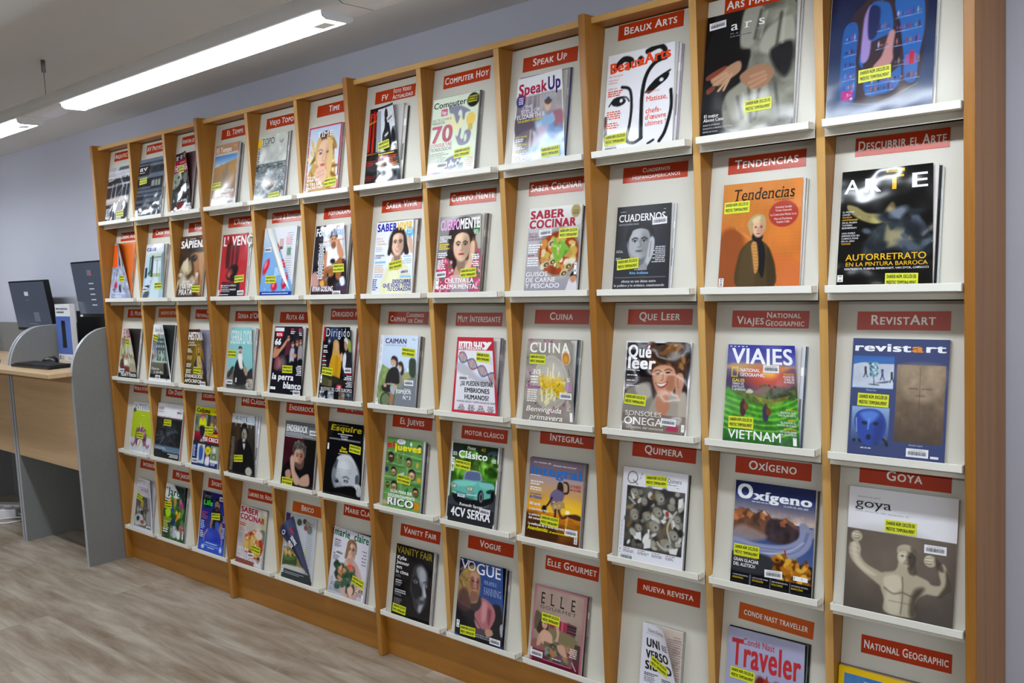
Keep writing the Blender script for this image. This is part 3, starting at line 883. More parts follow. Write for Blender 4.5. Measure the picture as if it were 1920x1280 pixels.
@art(1, 5)
def _(p):
    p.bg('d9e0e8'); p.bx(0, 0, 32, 100, '1a1a24'); p.po('20202a', '0,0 34,0 30,20 40,50 30,80 40,100 0,100', 2); p.bx(28, 3, 100, 30, 'd2dcea>dde4ea'); p.nz(.2, 5, 6, 7)
    p.po('2c2426', '28,60 100,52 100,100 0,100 0,80', 4); p.po('3a4a6a', '70,86 100,80 100,98 74,98', 3)
    for y in (4, 23, 54): p.ln('d03a3a', .9, [(30, y + 1), (98, y - 1)])
    for x in (50, 74, 95): p.ln('c85050', .6, [(x, 0), (x - 2, 40)])
    p.po('eeeef2', '38,36 56,31 74,36 78,56 66,62 40,60', 1.5); p.po('c88a68', '34,44 42,38 42,62 50,78 40,76 32,60', 1.5); p.po('cf926e', '74,24 82,24 94,44 84,50 74,40', 1.5)
    p.po('a06438', '40,62 60,58 84,48 88,62 78,80 60,74 40,84 22,80', 2); p.po('8a5630', '24,78 48,74 60,88 30,88', 2); p.po('1a1618', '44,70 58,78 66,68 68,80 50,90', 2)
    p.el(62, 22, 11, 12, 'cf9a78', .2); p.po('6a4a2c', '50,20 54,10 66,7 76,14 74,20 62,16', 1.5); p.el(62, 30, 8, 5, '8a5a40', .6); p.el(58, 21, 2, 1, '2a1a14'); p.el(67, 21, 2, 1, '2a1a14'); p.el(62, 27, 3.5, 1, 'a05048')
    p.el(60, 53, 8, 4, '26242c', .3); p.po('e4e4ea', '80,78 92,76 94,86 84,88', 1.5); p.po('c09088', '0,72 12,68 22,84 14,94 0,92', 3); p.po('e0a858', '24,82 34,80 36,88 26,88', 2)
    p.bx(0, 90, 100, 100, '4a2430', .55)
    p.tx(3, 98, 15.5, 11, 'Fotogramas', '9ec0ea', b=.025)
    p.tx(3, 30, 15.5, 11, 'Fot', 'eef4fc', b=.03, z=13); p.gl(14, 26, 34, 22, 2.4, 'e6e6ee', 'c', fill=.7)
    p.tx(4, 62, 96, 7, 'RYAN GOSLING', 'f6f6fa', b=.03, i=.2)
@art(1, 6)
def _(p):
    p.bg('dfe6f6'); p.el(70, 30, 50, 40, 'eef2fb', 1)
    p.po('e4e4ba', '34,66 48,62 74,60 90,66 96,100 22,100', 2); p.po('efefcc', '40,70 60,66 70,100 40,100', 6, .7)
    p.po('d9a98c', '48,50 70,50 72,62 60,68 46,64', 2); p.po('dbae90', '86,22 97,26 99,46 90,40', 2)
    p.face(60, 31, 16, 'ecc3a8', '2e2422', hs='bob', smile=1); p.po('2e2422', '42,20 34,44 42,46 46,28', 1.5); p.po('2e2422', '76,18 90,44 78,46 75,28', 1.5)
    p.tx(3, 56, 13, 10.5, 'SABER', '2a2ca6', b=.045); p.tx(57, 98, 13, 10.5, 'VIVIR', 'e8be3c', b=.045)
    p.el(91, 16, 9, 7.5, '56b6e6', .05); p.tx(85, 97, 18, 5.5, '25', 'e2f2fc', b=.02)
    for y, t in ((24, 'BAJA LA'), (28, 'GLUCOSA'), (32, 'Y ADELGAZA')): p.tx(3, None, y, 2.4, t, 'e8b878', b=.015)
    p.gl(3, 35, 26, 3, 2.4, 'b8c4da'); p.tx(3, 27, 48, 2.2, 'MANTENER BIEN', '3a3a7a', b=.015); p.tx(3, 18, 51, 2.2, 'LOS OÍDOS', '3a3a7a', b=.015)
    p.G.append((3, 55, 31, 58, '8cc4ea')); p.gl(4, 60, 30, 4, 3, 'e6ba80'); p.gl(4, 73, 28, 2, 3, 'aab6d0'); p.gl(1, 80, 17, 6, 2.8, '4a4a8a')
    p.gl(72, 49, 96, 1, 2.6, '7ac2e8', 'r'); p.gl(72, 53, 96, 3, 2.6, 'b8c0cc', 'r'); p.G.append((70, 76.5, 97, 79, '8cc8ea'))
    p.tx(52, 98, 86, 4.6, 'DESCUBRE', '2c2c9e', b=.035); p.tx(28, 98, 91.5, 4.6, 'QUÉ EDAD TIENE', '2c2c9e', b=.035); p.tx(40, 98, 97, 4.6, 'TU CORAZÓN', '2c2c9e', b=.035)
@art(1, 7)
def _(p):
    p.bg('8d8a8c>6a5660'); p.bx(0, 0, 30, 50, '8a8886'); p.bx(76, 4, 100, 44, 'a8a49a'); p.nz(.2, 4, 4, 3)
    p.po('2a1c1a', '26,16 44,4 72,4 86,16 88,50 98,70 92,82 64,70 40,80 22,72 24,40', 3); p.po('8a5a34', '80,30 92,40 90,60 80,54', 3, .8)
    p.po('b83a5a', '14,56 34,62 40,86 30,100 0,100 0,74', 3); p.sp(60, (2, 58, 38, 99), 1.5, 4, ['d86a86', 'e8a0b0', 'a82a50', 'd0506a', 'f0c8d0', '4a7a5a'], 4)
    p.po('b85070', '84,50 100,52 100,100 76,100', 3); p.sp(40, (78, 52, 99, 98), 1.5, 4, ['e090a8', 'c04a70', 'f0d0d8', '3a7a50'], 6)
    p.po('c89a80', '46,66 78,60 76,84 60,96 40,90', 3); p.po('e2bc9e', '76,38 86,36 86,52 80,66 70,80 62,74 72,60', 2)
    p.face(56, 40, 19.5, 'e6bfa2', '2a1c1a', hs='none', lip='b8404a'); p.po('2a1c1a', '36,34 40,22 56,17 74,21 78,34 84,20 74,8 42,8 32,18', 2)
    p.bx(36, 78, 74, 100, 'd0c0cc', .55)
    p.tx(3, 50, 18, 13, 'CUERPO', 'e8a8de', b=.04); p.tx(50, 98, 18, 13, 'MENTE', 'f6f6fa', b=.04)
    p.el(89, 20, 8.5, 6.5, '2e6a3c', .05); p.tx(87, 91, 18.5, 3, '51', 'e8f4e8'); p.gl(82, 20.5, 96, 3, 2, 'd8ead8', 'c')
    p.tx(3, 31, 30, 4, 'DIGESTIONES', 'f8f8fa', b=.025); p.tx(3, 21, 34.5, 4, 'LIGERAS', 'f8f8fa', b=.025); p.gl(3, 36.5, 28, 3, 2.8, 'e8cc40')
    p.gl(2, 48, 26, 3, 2.6, 'f0f0f4'); p.gl(2, 58, 22, 5, 2.6, 'f0e4ea'); p.gl(76, 52, 97, 3, 2.6, 'f4f4f6', 'r'); p.gl(78, 61, 96, 3, 2.6, 'f4f0f0', 'r')
    p.tx(22, 86, 88.5, 6, 'CULTIVA LA', 'f6f4fa', b=.025); p.tx(12, 96, 96.5, 6, 'CALMA MENTAL', 'f6f4fa', b=.025)
    barcode_strip(p, 1, 82, 7, 14, True)
@art(1, 8)
def _(p):
    p.bg('e4e4e0>a6a2ac'); p.bx(0, 24, 100, 100, 'c4c2c8>94909c')
    p.el(62, 56, 44, 31, 'b4aca6', .05); p.el(62, 55, 42, 29, '9c9a94', .1); p.el(62, 56, 38, 26, '9a3c1c', .1); p.nz(.3, 9, 9, 3, (24, 30, 100, 84))
    p.sp(46, (32, 36, 92, 76), 4, 9, ['d8cc9c', 'e2dcc0', 'c8a84a', 'd8b060', 'b89448', 'e8e0c8', 'cf8a3c'], 7, .3)
    for x, y in ((40, 69), (52, 66), (74, 80), (48, 44), (82, 72)): p.el(x, y, 7, 4, 'cabf9e', .15, -20); p.el(x + .6, y + .4, 5, 2.6, '3a2c22', .3, -20); p.el(x + 1, y + .6, 2.5, 1.4, 'd0a860', .4)
    p.sp(14, (52, 44, 74, 60), 1.5, 4.5, ['7ab03c', '5c9430', 'a8c85a'], 9, .4, 4)
    p.po('d8d4da', '80,98 86,86 92,84 99,92 99,100 80,100', 1); p.el(92, 86, 5.5, 5.5, 'c08a6c', .2); p.po('2c2420', '86,84 90,79 96,79 99,86 95,83', 1)
    p.tx(3, 69, 13, 9.5, 'SABER', 'a8183a', b=.05); p.tx(2, 92, 24.5, 9.5, 'COCINAR', 'a8183a', b=.05)
    p.el(90, 7, 8.5, 8, 'a8985a', .05); p.tx(86, 95, 8, 2, 'Nº1 EN', '3a3420', b=.02); p.tx(85, 96, 11, 2, 'VENTAS', '3a3420', b=.02)
    for y, t in ((32.5, 'PLATOS'), (36, 'ÚNICOS'), (39.5, 'CON HUEVO')): p.tx(2, None, y, 2.6, t, '8a3a52')
    p.gl(3, 44, 34, 4, 2.9, 'f4f4f6'); p.gl(3, 57, 18, 1, 2.2, 'c04050'); p.gl(3, 60, 26, 4, 2.9, 'f4f4f6')
    for y, t, e in ((83, 'GUISOS', 44), (90, 'DE CARNE', 60), (97, 'Y PESCADO', 68)): p.tx(2, e, y, 5.4, t, 'f6f6f8', b=.008)
    barcode_strip(p, 93, 68, 4.5, 14, True)
@art(1, 9)
def _(p):
    p.bg('16181e'); p.el(46, 42, 40, 34, '2a2e36', 1)
    p.po('8a8e94', '22,36 30,24 50,20 66,26 70,44 66,60 54,72 46,76 32,66 24,52', 2)
    p.face(45, 44, 20, 'a6a9ae', '14161a', hs='short', lip='6a6c70', feat='101216'); p.po('14161a', '20,44 24,24 46,17 68,26 70,40 60,26 36,26 28,36', 2)
    p.po('b2b5ba', '64,40 72,42 70,60 60,74 50,78 58,66', 1.5); p.ln('6a6c72', 1.2, '66,44 64,62'); p.po('8a8c92', '46,74 60,70 58,90 46,84', 2); p.bx(0, 78, 100, 100, '171922', .9)
    p.tx(4, 90, 18.5, 8.4, 'CUADERNOS', 'f0f0f4', s=1, b=.016); p.tx(4, 42, 23, 2, 'HISPANOAMERICANOS', 'b0b2b8'); p.gl(6, 6, 20, 1, 1.4, '9a9ca2'); p.gl(86, 6, 92, 1, 1.4, '9a9ca2')
    p.gl(3, 53, 18, 2, 1.8, 'a8aab0'); p.gl(3, 62, 18, 2, 1.8, 'a8aab0'); p.gl(66, 50, 92, 9, 2.2, 'b8bac0', 'r')
    p.gl(38, 76.5, 54, 1, 1.5, '9a9ca4'); p.tx(30, 64, 82, 2.6, 'Rita Indiana', '7ab8e8', s=1, b=.02); p.bx(4, 85.6, 94, 86.2, '6a6c74')
    for y, a, e, t in ((92, 16, 78, '«Estoy en una danza entre'), (97, 3, 93, 'lo político y lo artístico, cuestionando')): p.tx(a, e, y, 2.8, t, 'e8e8ee', s=1)
@art(1, 10)
def _(p):
    p.bg('c47a34|d2702a'); p.bx(0, 0, 100, 100, 'd28a3c>b8602c', .5); p.nz(.1, 4, 4, 3)
    for k in range(0, 100, 2): p.ln('b0622a', .35, [(k, 0), (k, 100)], .3, .35)
    for k in range(0, 100, 2): p.ln('e0a050', .35, [(0, k), (100, k)], .3, .3)
    p.po('cc6a34', '0,34 40,60 100,78 100,100 0,100', 3, .6, 0); p.po('7a3c1c', '0,50 24,46 34,70 30,100 0,100', 6, .7); p.ln('e89a5a', 2, '20,44 50,62', 3, .6)
    p.po('4a3a20', '24,72 32,60 44,55 58,60 66,72 70,100 24,100', 1.5); p.po('54432a', '30,66 42,60 46,100 26,100', 3, .8); p.po('3c2e1a', '60,64 70,80 70,100 62,100', 2)
    p.po('17161a', '46,54 54,58 58,72 56,92 50,84 48,66', 1.2); p.po('c08a4a', '40,60 46,58 50,80 46,88 42,72', 1.5)
    for y in range(60, 86, 3): p.ln('7a4a2a', .6, [(41, y), (49, y + 1)], .3, .7)
    p.el(47, 53, 7, 5, '1c1a1c', .2); p.el(48, 44, 7.5, 9.5, 'd8ac90', .2); p.el(52, 45, 3, 7, 'a87458', .8, 0, .6)
    p.po('b09a70', '36,46 34,40 38,34 46,31 54,33 57,40 56,48 53,40 46,37 41,40 40,52', 1.5); p.po('d8c898', '40,36 48,33 50,36 42,40', 1.2, .8)
    for e in (44.5, 51.5): p.el(e, 43.6, 1.4, .8, '3a2a22')
    p.ln('9a6a54', .8, '48,44 47,47.5 49,47.8'); p.el(48, 50, 2.6, .7, 'a05a50')
    p.tx(13, 91, 17, 11, 'Tendencias', '241408', s=1, i=.16, b=.005); p.tx(66, 90, 19.5, 1.2, 'DEL MERCADO DEL ARTE', '3a2410')
    p.el(78, 32.5, 18, 12.5, 'a8382c', .03)
    for y, t, a, e in ((27, 'Soledad Sevilla', 68, 88), (30, 'Teresa Gancedo', 68, 88), (34, 'La Colección Micha Levy', 62, 94), (38, 'Marcel Duchamp', 67, 89), (41, 'Sophie Calle', 70, 86)): p.tx(a, e, y, 1.8, t, 'f2dcd4', s=1)
    barcode_strip(p, 1, 92, 6, 8, True)
@art(1, 11)
def _(p):
    p.bg('0a0a0c'); p.nz(.5, 4, 4, 3)
    # plain dark study of a painter at work
    p.po('8a8052', '8,30 18,32 30,38 46,40 52,46 40,48 24,44 10,36', 2); p.po('6a5a3c', '50,36 58,30 62,40 56,52 48,46', 3)
    p.po('9c926a', '54,34 62,40 58,50 50,46', 3, .8); p.po('2a3236', '34,56 60,46 90,50 96,62 84,74 56,70 40,76 30,90 20,96', 5); p.nz(.7, 7, 7, 5, (20, 40, 96, 96))
    p.po('8a8460', '52,50 62,56 84,54 88,62 66,66 52,68', 4, .8); p.el(62, 60, 10, 7, '9a9070', .8, 0, .7); p.po('1a2a1c', '74,68 90,66 96,80 84,80', 4)
    p.sp(26, (30, 36, 96, 76), 2, 6, ['4a5462', '2c343e', '6c7684', '1c2228'], 6, .9, 3)
    p.bx(0, 78, 100, 100, '08080a', .9)
    p.tx(4, 21, 20, 12, 'A', 'f4f4f8', b=.012); p.tx(25, 45, 20, 12, 'R', 'f4f4f8', b=.02); p.tx(49, 70, 19, 12, 'T', 'e6b818', b=.02); p.tx(76, 96, 19, 12, 'E', 'f4f4f8', b=.02)
    p.G.append((50, 1.6, 70, 4.2, 'e6b818')); p.tx(52, 68, 3.6, 1.3, 'DESCUBRIR EL', '2a2208'); p.gl(82, 15, 96, 3, 1.3, '20222a')
    for k, (t, cc) in enumerate((('EL PINTOR', 0), ('DANÉS', 0), ('VILHELM', 1), ('HAMMERSHØI', 1), ('EN EL MUSEO', 0), ('THYSSEN', 0), ('BORNEMISZA', 0), ('', 0), ('UNA DOBLE', 0), ('EXPOSICIÓN EN', 0), ('CUENCA PONE', 0), ('FIN AL AÑO', 0), ('TORNER', 1))):
        if t: p.tx(3, None, 37 + k * 2.35, 1.4, t, 'd8a828' if cc else 'd8d8de', b=.01)
    p.tx(9, 94, 79.5, 5.4, 'AUTORRETRATO', 'e0b020', b=.01); p.tx(9, 95, 84.5, 3.4, 'EN LA PINTURA BARROCA', 'e0b020', b=.006)
    p.tx(8, 96, 87.6, 1.6, 'GENTILESCHI, RUBENS, REMBRANDT, VAN DYCK, CARRACCI', 'e4e4ea', b=.01); barcode_strip(p, 1, 92, 6, 6, True)
@art(2, 0)
def _(p):
    p.bg('d2cfd2>b9b4ac'); p.bx(4, 20, 90, 68, '8f9a6e>9aa478'); p.nz(.5, 6, 8, 3, (4, 22, 100, 70)); p.bx(40, 26, 66, 60, 'b8b6a2'); p.bx(70, 24, 84, 60, 'c8ccb8')
    for x in (38, 66, 86): p.bx(x, 20, x + 3, 64, 'd8d4c4')
    p.sp(40, (6, 54, 96, 70), 2, 6, ['6a4a3c', 'b8524a', '8a9a60', '5a6a44', 'c8b8a0', '8a5040'], 4)
    p.po('c4bea8', '20,68 60,62 92,72 84,86 40,80', 2); p.po('eae6d8', '24,68 48,66 50,74 30,76', 1.5); p.po('5a3028', '8,66 24,64 30,84 6,84', 2); p.po('6a342c', '30,78 70,80 72,92 34,92', 2); p.po('a89c80', '64,74 96,74 98,96 66,96', 3); p.bx(0, 90, 100, 100, '2a221e')
    p.tx(14, 110, 19, 17, 'EL MUEBLE', 'a01c34', b=.02); p.gl(4, 25, 26, 3, 3.4, 'c878a8')
    p.tx(40, 66, 92, 2.6, 'ESPECIAL', 'f0e8e0', b=.02); p.tx(14, 96, 98, 5.6, 'TELAS Y COLOR', 'f6f4f2', b=.04); barcode_strip(p, 2, 80, 6, 12, True)
@art(2, 1)
def _(p):
    p.bg('eef0f6'); p.bx(5, 19, 94, 97, '7a8a88>5a625a'); p.bx(10, 20, 30, 70, '8a8494'); p.bx(32, 19, 88, 66, 'a4c0c6>8ab0a8'); p.nz(.25, 5, 7, 3, (5, 19, 94, 97))
    for x in (36, 52, 68, 84): p.bx(x, 19, x + 3, 66, '3c4648')
    for y in (27, 34, 44): p.bx(32, y, 88, y + 1, '4a5456')
    p.sp(50, (8, 48, 92, 72), 1.5, 5, ['5a7a5a', '8aa08a', '6a4a44', 'c8d0cc', '9a6a54', 'a8c0b4'], 6)
    p.bx(24, 66, 90, 69, 'd0ccbc'); p.bx(6, 70, 94, 94, '6a6a5c>4a4a44'); p.po('1a1816', '70,72 86,70 88,94 74,96', 2); p.bx(5, 92, 94, 97, '16181c')
    p.tx(14, 86, 14, 8, 'Nuevo Estilo', '6a6a74', s=1); p.gl(36, 16, 60, 1, 1.6, '9a9aa4')
    p.tx(10, 48, 82, 4.4, 'Palacios', 'e8e6e0', s=1); p.tx(22, 66, 88, 4.4, 'y jardín', 'e8e6e0', s=1)
@art(2, 2)
def _(p):
    p.bg('6a5420>4a3a14'); p.bx(0, 0, 100, 8, '2c1014'); p.nz(.4, 8, 9, 3); p.el(68, 55, 36, 34, '9a7a24', .8, 0, .7)
    p.el(70, 38, 16, 11, 'b8962c', .15); p.el(70, 38, 10.5, 9, '5a3a20', .15); p.el(70, 39, 7, 7, 'c49a6c', .2); p.po('5a3a20', '63,42 70,44 77,42 75,50 70,52 65,50', 1.5)
    for e in (67, 73): p.el(e, 38, 1.6, .7, '20140c')
    p.po('343250', '44,62 58,52 82,52 98,62 98,88 48,88 44,74', 2); p.po('b89c5c', '58,52 80,52 84,86 60,86', 2); p.nz(.35, 18, 18, 7, (40, 48, 100, 90)); p.bx(0, 84, 100, 100, '3a2c18', .7)
    p.tx(3, 116, 19.5, 14, 'HISTORIA', 'f0eeee', b=.045); p.ln('e8c020', 1.5, '4,23 4,30 10,30 10,23 4,23', cv=0)
    p.tx(14, 44, 26, 3, 'NATIONAL', 'e8e4dc', b=.02); p.tx(14, 56, 30.5, 3, 'GEOGRAPHIC', 'e8e4dc', b=.02)
    for y in (36, 49, 63, 74): p.gl(5, y, 32, 3, 2.6, 'e4ded0' if y != 49 else 'd8a070')
    p.tx(4, 82, 89, 6, 'EVANGELIOS', 'f4f0e8', b=.025); p.tx(4, 76, 98, 6, 'APÓCRIFOS', 'f4f0e8', b=.025)
@art(2, 3)
def _(p):
    p.bg('8accd0>7fbcc0'); p.po('6a665e', '0,76 20,72 60,80 100,76 100,100 0,100', 1.5); p.nz(.3, 12, 8, 3, (0, 76, 100, 100)); p.po('35332f', '2,80 16,66 26,66 20,76 8,84', 1.2); p.po('2c2a2c', '70,84 82,72 96,66 100,70 98,84 76,88', 1.2)
    p.po('b8b0a4', '74,86 100,84 100,98 78,98', 2); p.sp(12, (76, 86, 98, 97), .8, 1.8, ['3a3630'], 3)
    p.po('16171c', '30,62 40,52 54,50 66,62 74,74 74,92 34,94 26,80', 1.3); p.po('a88c78', '62,66 74,64 80,76 72,78', 1.5)
    p.po('e4e2e2', '38,46 56,45 58,56 62,66 52,68 44,60', 1.3); p.el(48, 42, 8.5, 8, 'c8a694', .15); p.po('dcdad8', '39,40 41,34 54,34 56,42 58,52 50,56 42,52', 1.2); p.el(48, 41, 6.4, 5.6, 'c49c88', .2); p.po('26262c', '39,36 42,31.5 52,31.5 56,36 48,35', 1)
    for e in (45, 51): p.el(e, 41, 1.8, .9, '3a3434')
    p.ln('3a3434', .5, '42,41 54,41'); p.po('eceaea', '42,45 54,45 58,58 48,60', 1.2); p.bx(36, 84, 38.5, 89, 'e6e6ea')
    p.tx(4, 100, 27, 21, "SERRA D'OR", 'e6f2f4', s=1, b=.01); p.gl(2, 1.5, 24, 1, 1.4, '5a9096')
    p.gl(3, 95, 90, 2, 2.2, '20242a')
@art(2, 4)
def _(p):
    p.bg('23202a>15141c'); p.nz(.45, 5, 6, 3)
    p.po('c88a6a', '4,32 14,30 22,34 44,20 46,25 24,40 16,46 2,48', 1.3); p.el(13, 30, 5, 5, '6a4038', .2)
    for x, y, hc, sc, bc in ((51, 17, '2a1c18', 'c89480', '5a2434'), (67, 26, '20181a', 'c89a88', 'a8b0bc'), (82, 24, '4a2c20', 'c89480', '221c24'), (94, 22, '241a1a', 'b98672', '9a9298')):
        p.po(bc, [(x - 8, y + 10), (x, y + 6), (x + 8, y + 10), (x + 9, y + 30), (x - 8, y + 32)], 1.3); p.po('14131a', [(x - 8, y + 28), (x + 9, y + 28), (x + 9, y + 48), (x - 8, y + 48)], 2, 1)
        p.el(x, y, 5.4, 5.4, sc, .2); p.po(hc, [(x - 6, y + 2), (x - 4, y - 5), (x, y - 6), (x + 5, y - 5), (x + 6, y + 2), (x + 3, y - 2), (x - 3, y - 2)], 1); p.ln('16141a', 1.2, [(x - 4, y - .4), (x + 4, y - .4)])
    p.po('a84c58', '12,46 24,48 30,56 22,66 8,64', 3, .7); p.el(32, 56, 14, 10, 'c8a0a0', 1, 0, .5); p.po('c8907a', '68,40 80,42 78,46 68,46', 1.4)
    p.bx(0, 70, 100, 100, '1a1922', .6)
    p.G.append((2, 2, 34, 7.5, 'f0f0f4')); p.gl(3, 3, 32, 2, 2.2, '3a4a8a'); p.po('c81c34', '6,9 30,8 32,14 26,17 10,16', 1, 1, 0)
    p.tx(8, 28, 14.5, 4, 'RUTA', 'f6f2f4', b=.04); p.tx(4, 26, 28, 9, '66', 'f6f6fa', b=.05, i=.15)
    p.gl(58, 3, 72, 2, 3, 'd84a60'); p.gl(58, 7, 76, 2, 2.6, 'e0e0e6'); p.gl(84, 3, 98, 2, 3, 'd84a60', 'r'); p.gl(84, 9, 98, 2, 2.8, 'e0e0e6', 'r'); p.gl(78, 58, 98, 6, 2.6, 'e6e6ec', 'r')
    p.tx(4, 74, 80.5, 9, 'la perra', 'f4f4f8', b=.04, i=.1); p.tx(42, 98, 93, 9.5, 'blanco', 'f4f4f8', b=.04, i=.1); p.gl(66, 95.5, 96, 1, 2, 'd8d8e0')
    barcode_strip(p, 1, 92, 17, 4)
@art(2, 5)
def _(p):
    p.bg('0e0f18'); p.nz(.4, 4, 4, 3); p.el(40, 8, 22, 12, '3a5080', 1, 0, .7)
    # two figures at a table, plain coats
    p.po('c8941c', '34,40 46,34 58,36 66,46 62,68 58,76 30,74 26,58', 1.5); p.po('b07e14', '48,38 56,38 52,74 44,74', 3, .7)
    p.po('c49a50', '36,30 38,20 48,18 56,22 58,30 60,44 52,40 40,40 34,44', 1.5); p.el(49, 27, 6, 6.6, 'd0a080', .2); p.po('d0a080', '62,40 68,36 72,44 66,48', 1.5)
    p.po('25262e', '70,40 82,34 98,38 100,72 72,70', 1.5); p.po('d8d8dc', '72,40 80,36 82,44 76,60 70,54', 1.5); p.po('8c9c4c', '86,18 100,20 100,34 90,32', 2)
    p.el(82, 25, 6.5, 8, 'b88a6c', .2); p.po('d8d2c8', '75,20 78,15 86,15 90,20 88,24 80,20', 1.2)
    p.po('26241c', '4,66 50,70 98,80 98,84 40,78 4,72', 1.5); p.po('4a4a30', '2,70 34,76 36,84 2,82', 3); p.bx(28, 76, 36, 84, '6a5a2c')
    p.bx(0, 1, 5, 20, 'a81828'); p.el(22, 20, 5, 4, '26262e', .1); p.ln('9a9aa4', .6, '17,20 22,16 27,20 22,24 17,20'); p.tx(19, 25, 21.8, 3.4, '50', 'e6e6ea', b=.03)
    p.tx(8, 98, 13.5, 11.5, 'Dirigido', 'cdd8e6', tr=.12)
    p.gl(4, 26, 20, 2, 2.4, 'e6e6ea'); p.gl(4, 33, 24, 2, 2.4, 'e6e6ea')
    for y in (39, 45, 51): p.gl(4, y, 16, 1, 2.2, 'a82434'); p.gl(4, y + 2.6, 18, 1, 2.2, 'e0e0e6')
    p.gl(72, 62, 98, 2, 2.4, 'b81c30', 'r'); p.gl(74, 67.5, 98, 3, 2.4, 'e8e8ee', 'r'); p.gl(76, 75.5, 98, 4, 2.2, 'd0d0d8', 'r')
    p.el(60, 84, 9, 3.6, 'c02034', .1); p.gl(55, 82.6, 66, 2, 2, 'f0dce0', 'c')
    p.tx(5, 98, 90.5, 4.8, '50 JOYAS DEL CINE EUROPEO', 'd8d8dc', b=.012)
    for k, (x, cc) in enumerate(((3, 'c8ccd0'), (28, 'b8bcc0'), (60, '8a6a4c'), (80, '4a4e54'))): p.bx(x, 92.5, x + 16, 100, cc); p.sp(6, (x + 1, 93, x + 15, 99), 1.5, 4, ['20242a', '8a9096', '4a4e54'], k + 2)
    barcode_strip(p, 2, 68, 4.5, 12, True)
@art(2, 6)
def _(p):
    p.bg('cfe0f6>b9d3ee'); p.bx(0, 0, 8, 100, 'e6ecf6')
    p.po('7e9458', '8,48 20,46 34,50 60,56 80,52 100,54 100,100 8,100', 2); p.nz(.35, 10, 10, 3, (8, 47, 100, 100)); p.po('b0a870', '50,54 80,54 90,66 60,72', 5, .7); p.po('777c86', '62,76 76,64 100,62 100,100 50,100', 3)
    p.po('2a3a2c', '80,36 88,32 97,36 98,54 92,60 82,54', 2); p.po('8a8886', '54,56 64,54 66,72 58,74', 2)
    p.po('1a1618', '24,58 34,48 46,46 54,50 58,62 56,70 32,70 22,72', 1.3); p.el(39, 38, 7, 6.6, 'cf9c80', .2); p.po('241816', '33,36 35,31 42,30 50,34 51,44 46,46 46,38 38,35', 1.2); p.ln('f0eae6', .9, '36,41 40,41.4'); p.el(58, 43, 5.6, 5.6, 'd0a48c', .2); p.po('2c1c1a', '52,42 55,38 63,39 68,48 67,56 60,56 62,46', 1.3)
    p.po('14161a', '14,74 26,72 40,74 40,82 18,82', 1.5); p.el(26, 94, 14, 11, '1c1e22', .1); p.el(26, 94, 11, 9, '6c7a58', .15); p.ln('c8ccd0', 1.2, '20,72 40,70 50,74'); p.po('a07058', '38,78 46,78 44,100 36,100', 1.4); p.po('a8b4bc', '36,74 52,72 52,84 40,84', 2); p.ln('3a4048', 2, '50,80 46,100'); p.po('cda084', '18,72 24,71 26,75 20,76', 1); p.po('cda084', '42,72 50,71 50,75 44,76', 1)
    p.tx(14, 71, 12, 7, 'CAIMAN', '3c2a60', b=.03); p.tx(14, 71, 16, 2.6, 'CUADERNOS DE CINE', '8a90b0'); p.gl(84, 4.5, 96, 2, 1.6, '9aa6bc')
    p.tx(52, 90, 83, 5, 'ESPEJOS', 'f0f0f4', b=.03); p.tx(70, 90, 91, 5, 'N.º 3', 'f0f0f4', b=.03); p.gl(70, 76, 86, 2, 2, 'd0d4d8', 'r')
    for y in range(6, 90, 12): p.G.append((3, y, 4.4, y + 8, 'a8b0c4'))
    barcode_strip(p, 1, 92, 5, 6, True)
@art(2, 7)
def _(p):
    p.bg('c01a30'); p.bx(5, 18, 95, 97, 'e6e6ec>dcdce6'); p.po('a8a8b4', '5,34 30,38 60,52 95,54 95,62 60,60 5,46', 6, .7)
    for k in range(60):
        t = k / 59; x = 8 + 86 * t; yc = 24 + 29 * t
        a = math.sin(t * PI * 3.4 + .4) * 6.5; c1 = ['b02a3c', '3a5aa8', 'c8722c', '6a3a9a', '2a8a7a', 'c8a020'][k % 6]
        p.ln(c1, 1.1, [(x + a * .4, yc - a), (x - a * .4, yc + a)], .5, .85)
    for s in (1, -1):
        p.ln('7a2a5a' if s > 0 else '2c4a8a', 1.8, [(8 + 86 * t / 40 + s * .4 * 6.5 * math.sin(t / 40 * PI * 3.4 + .4), 24 + 29 * t / 40 - s * 6.5 * math.sin(t / 40 * PI * 3.4 + .4)) for t in range(41)], .6, 1, 0)
    p.tx(5, 95, 12.5, 9.5, 'muy', 'f4f2f4', b=.06); p.tx(5, 78, 16.6, 3.4, 'INTERESANTE', 'f4f2f4', b=.05)
    for y, t, a, e in ((64.5, '¿SE PUEDEN EDITAR', 16, 92), (73.5, 'EMBRIONES', 26, 84), (82.5, 'HUMANOS?', 27, 82)): p.tx(a, e, y, 6, t, '14161c', b=.03)
    p.tx(10, 96, 87, 2.4, 'AVANCES, RIESGOS Y LÍMITES LEGALES DE CRISPR', '3a3c44')
    for x in (14, 36, 57, 78): p.gl(x, 90, x + 14, 1, 2, 'c02a3c', 'c'); p.gl(x - 2, 92.2, x + 16, 3, 2, '4a4c54', 'c')
    p.ln('8a8c98', .5, '90,26 90,36')
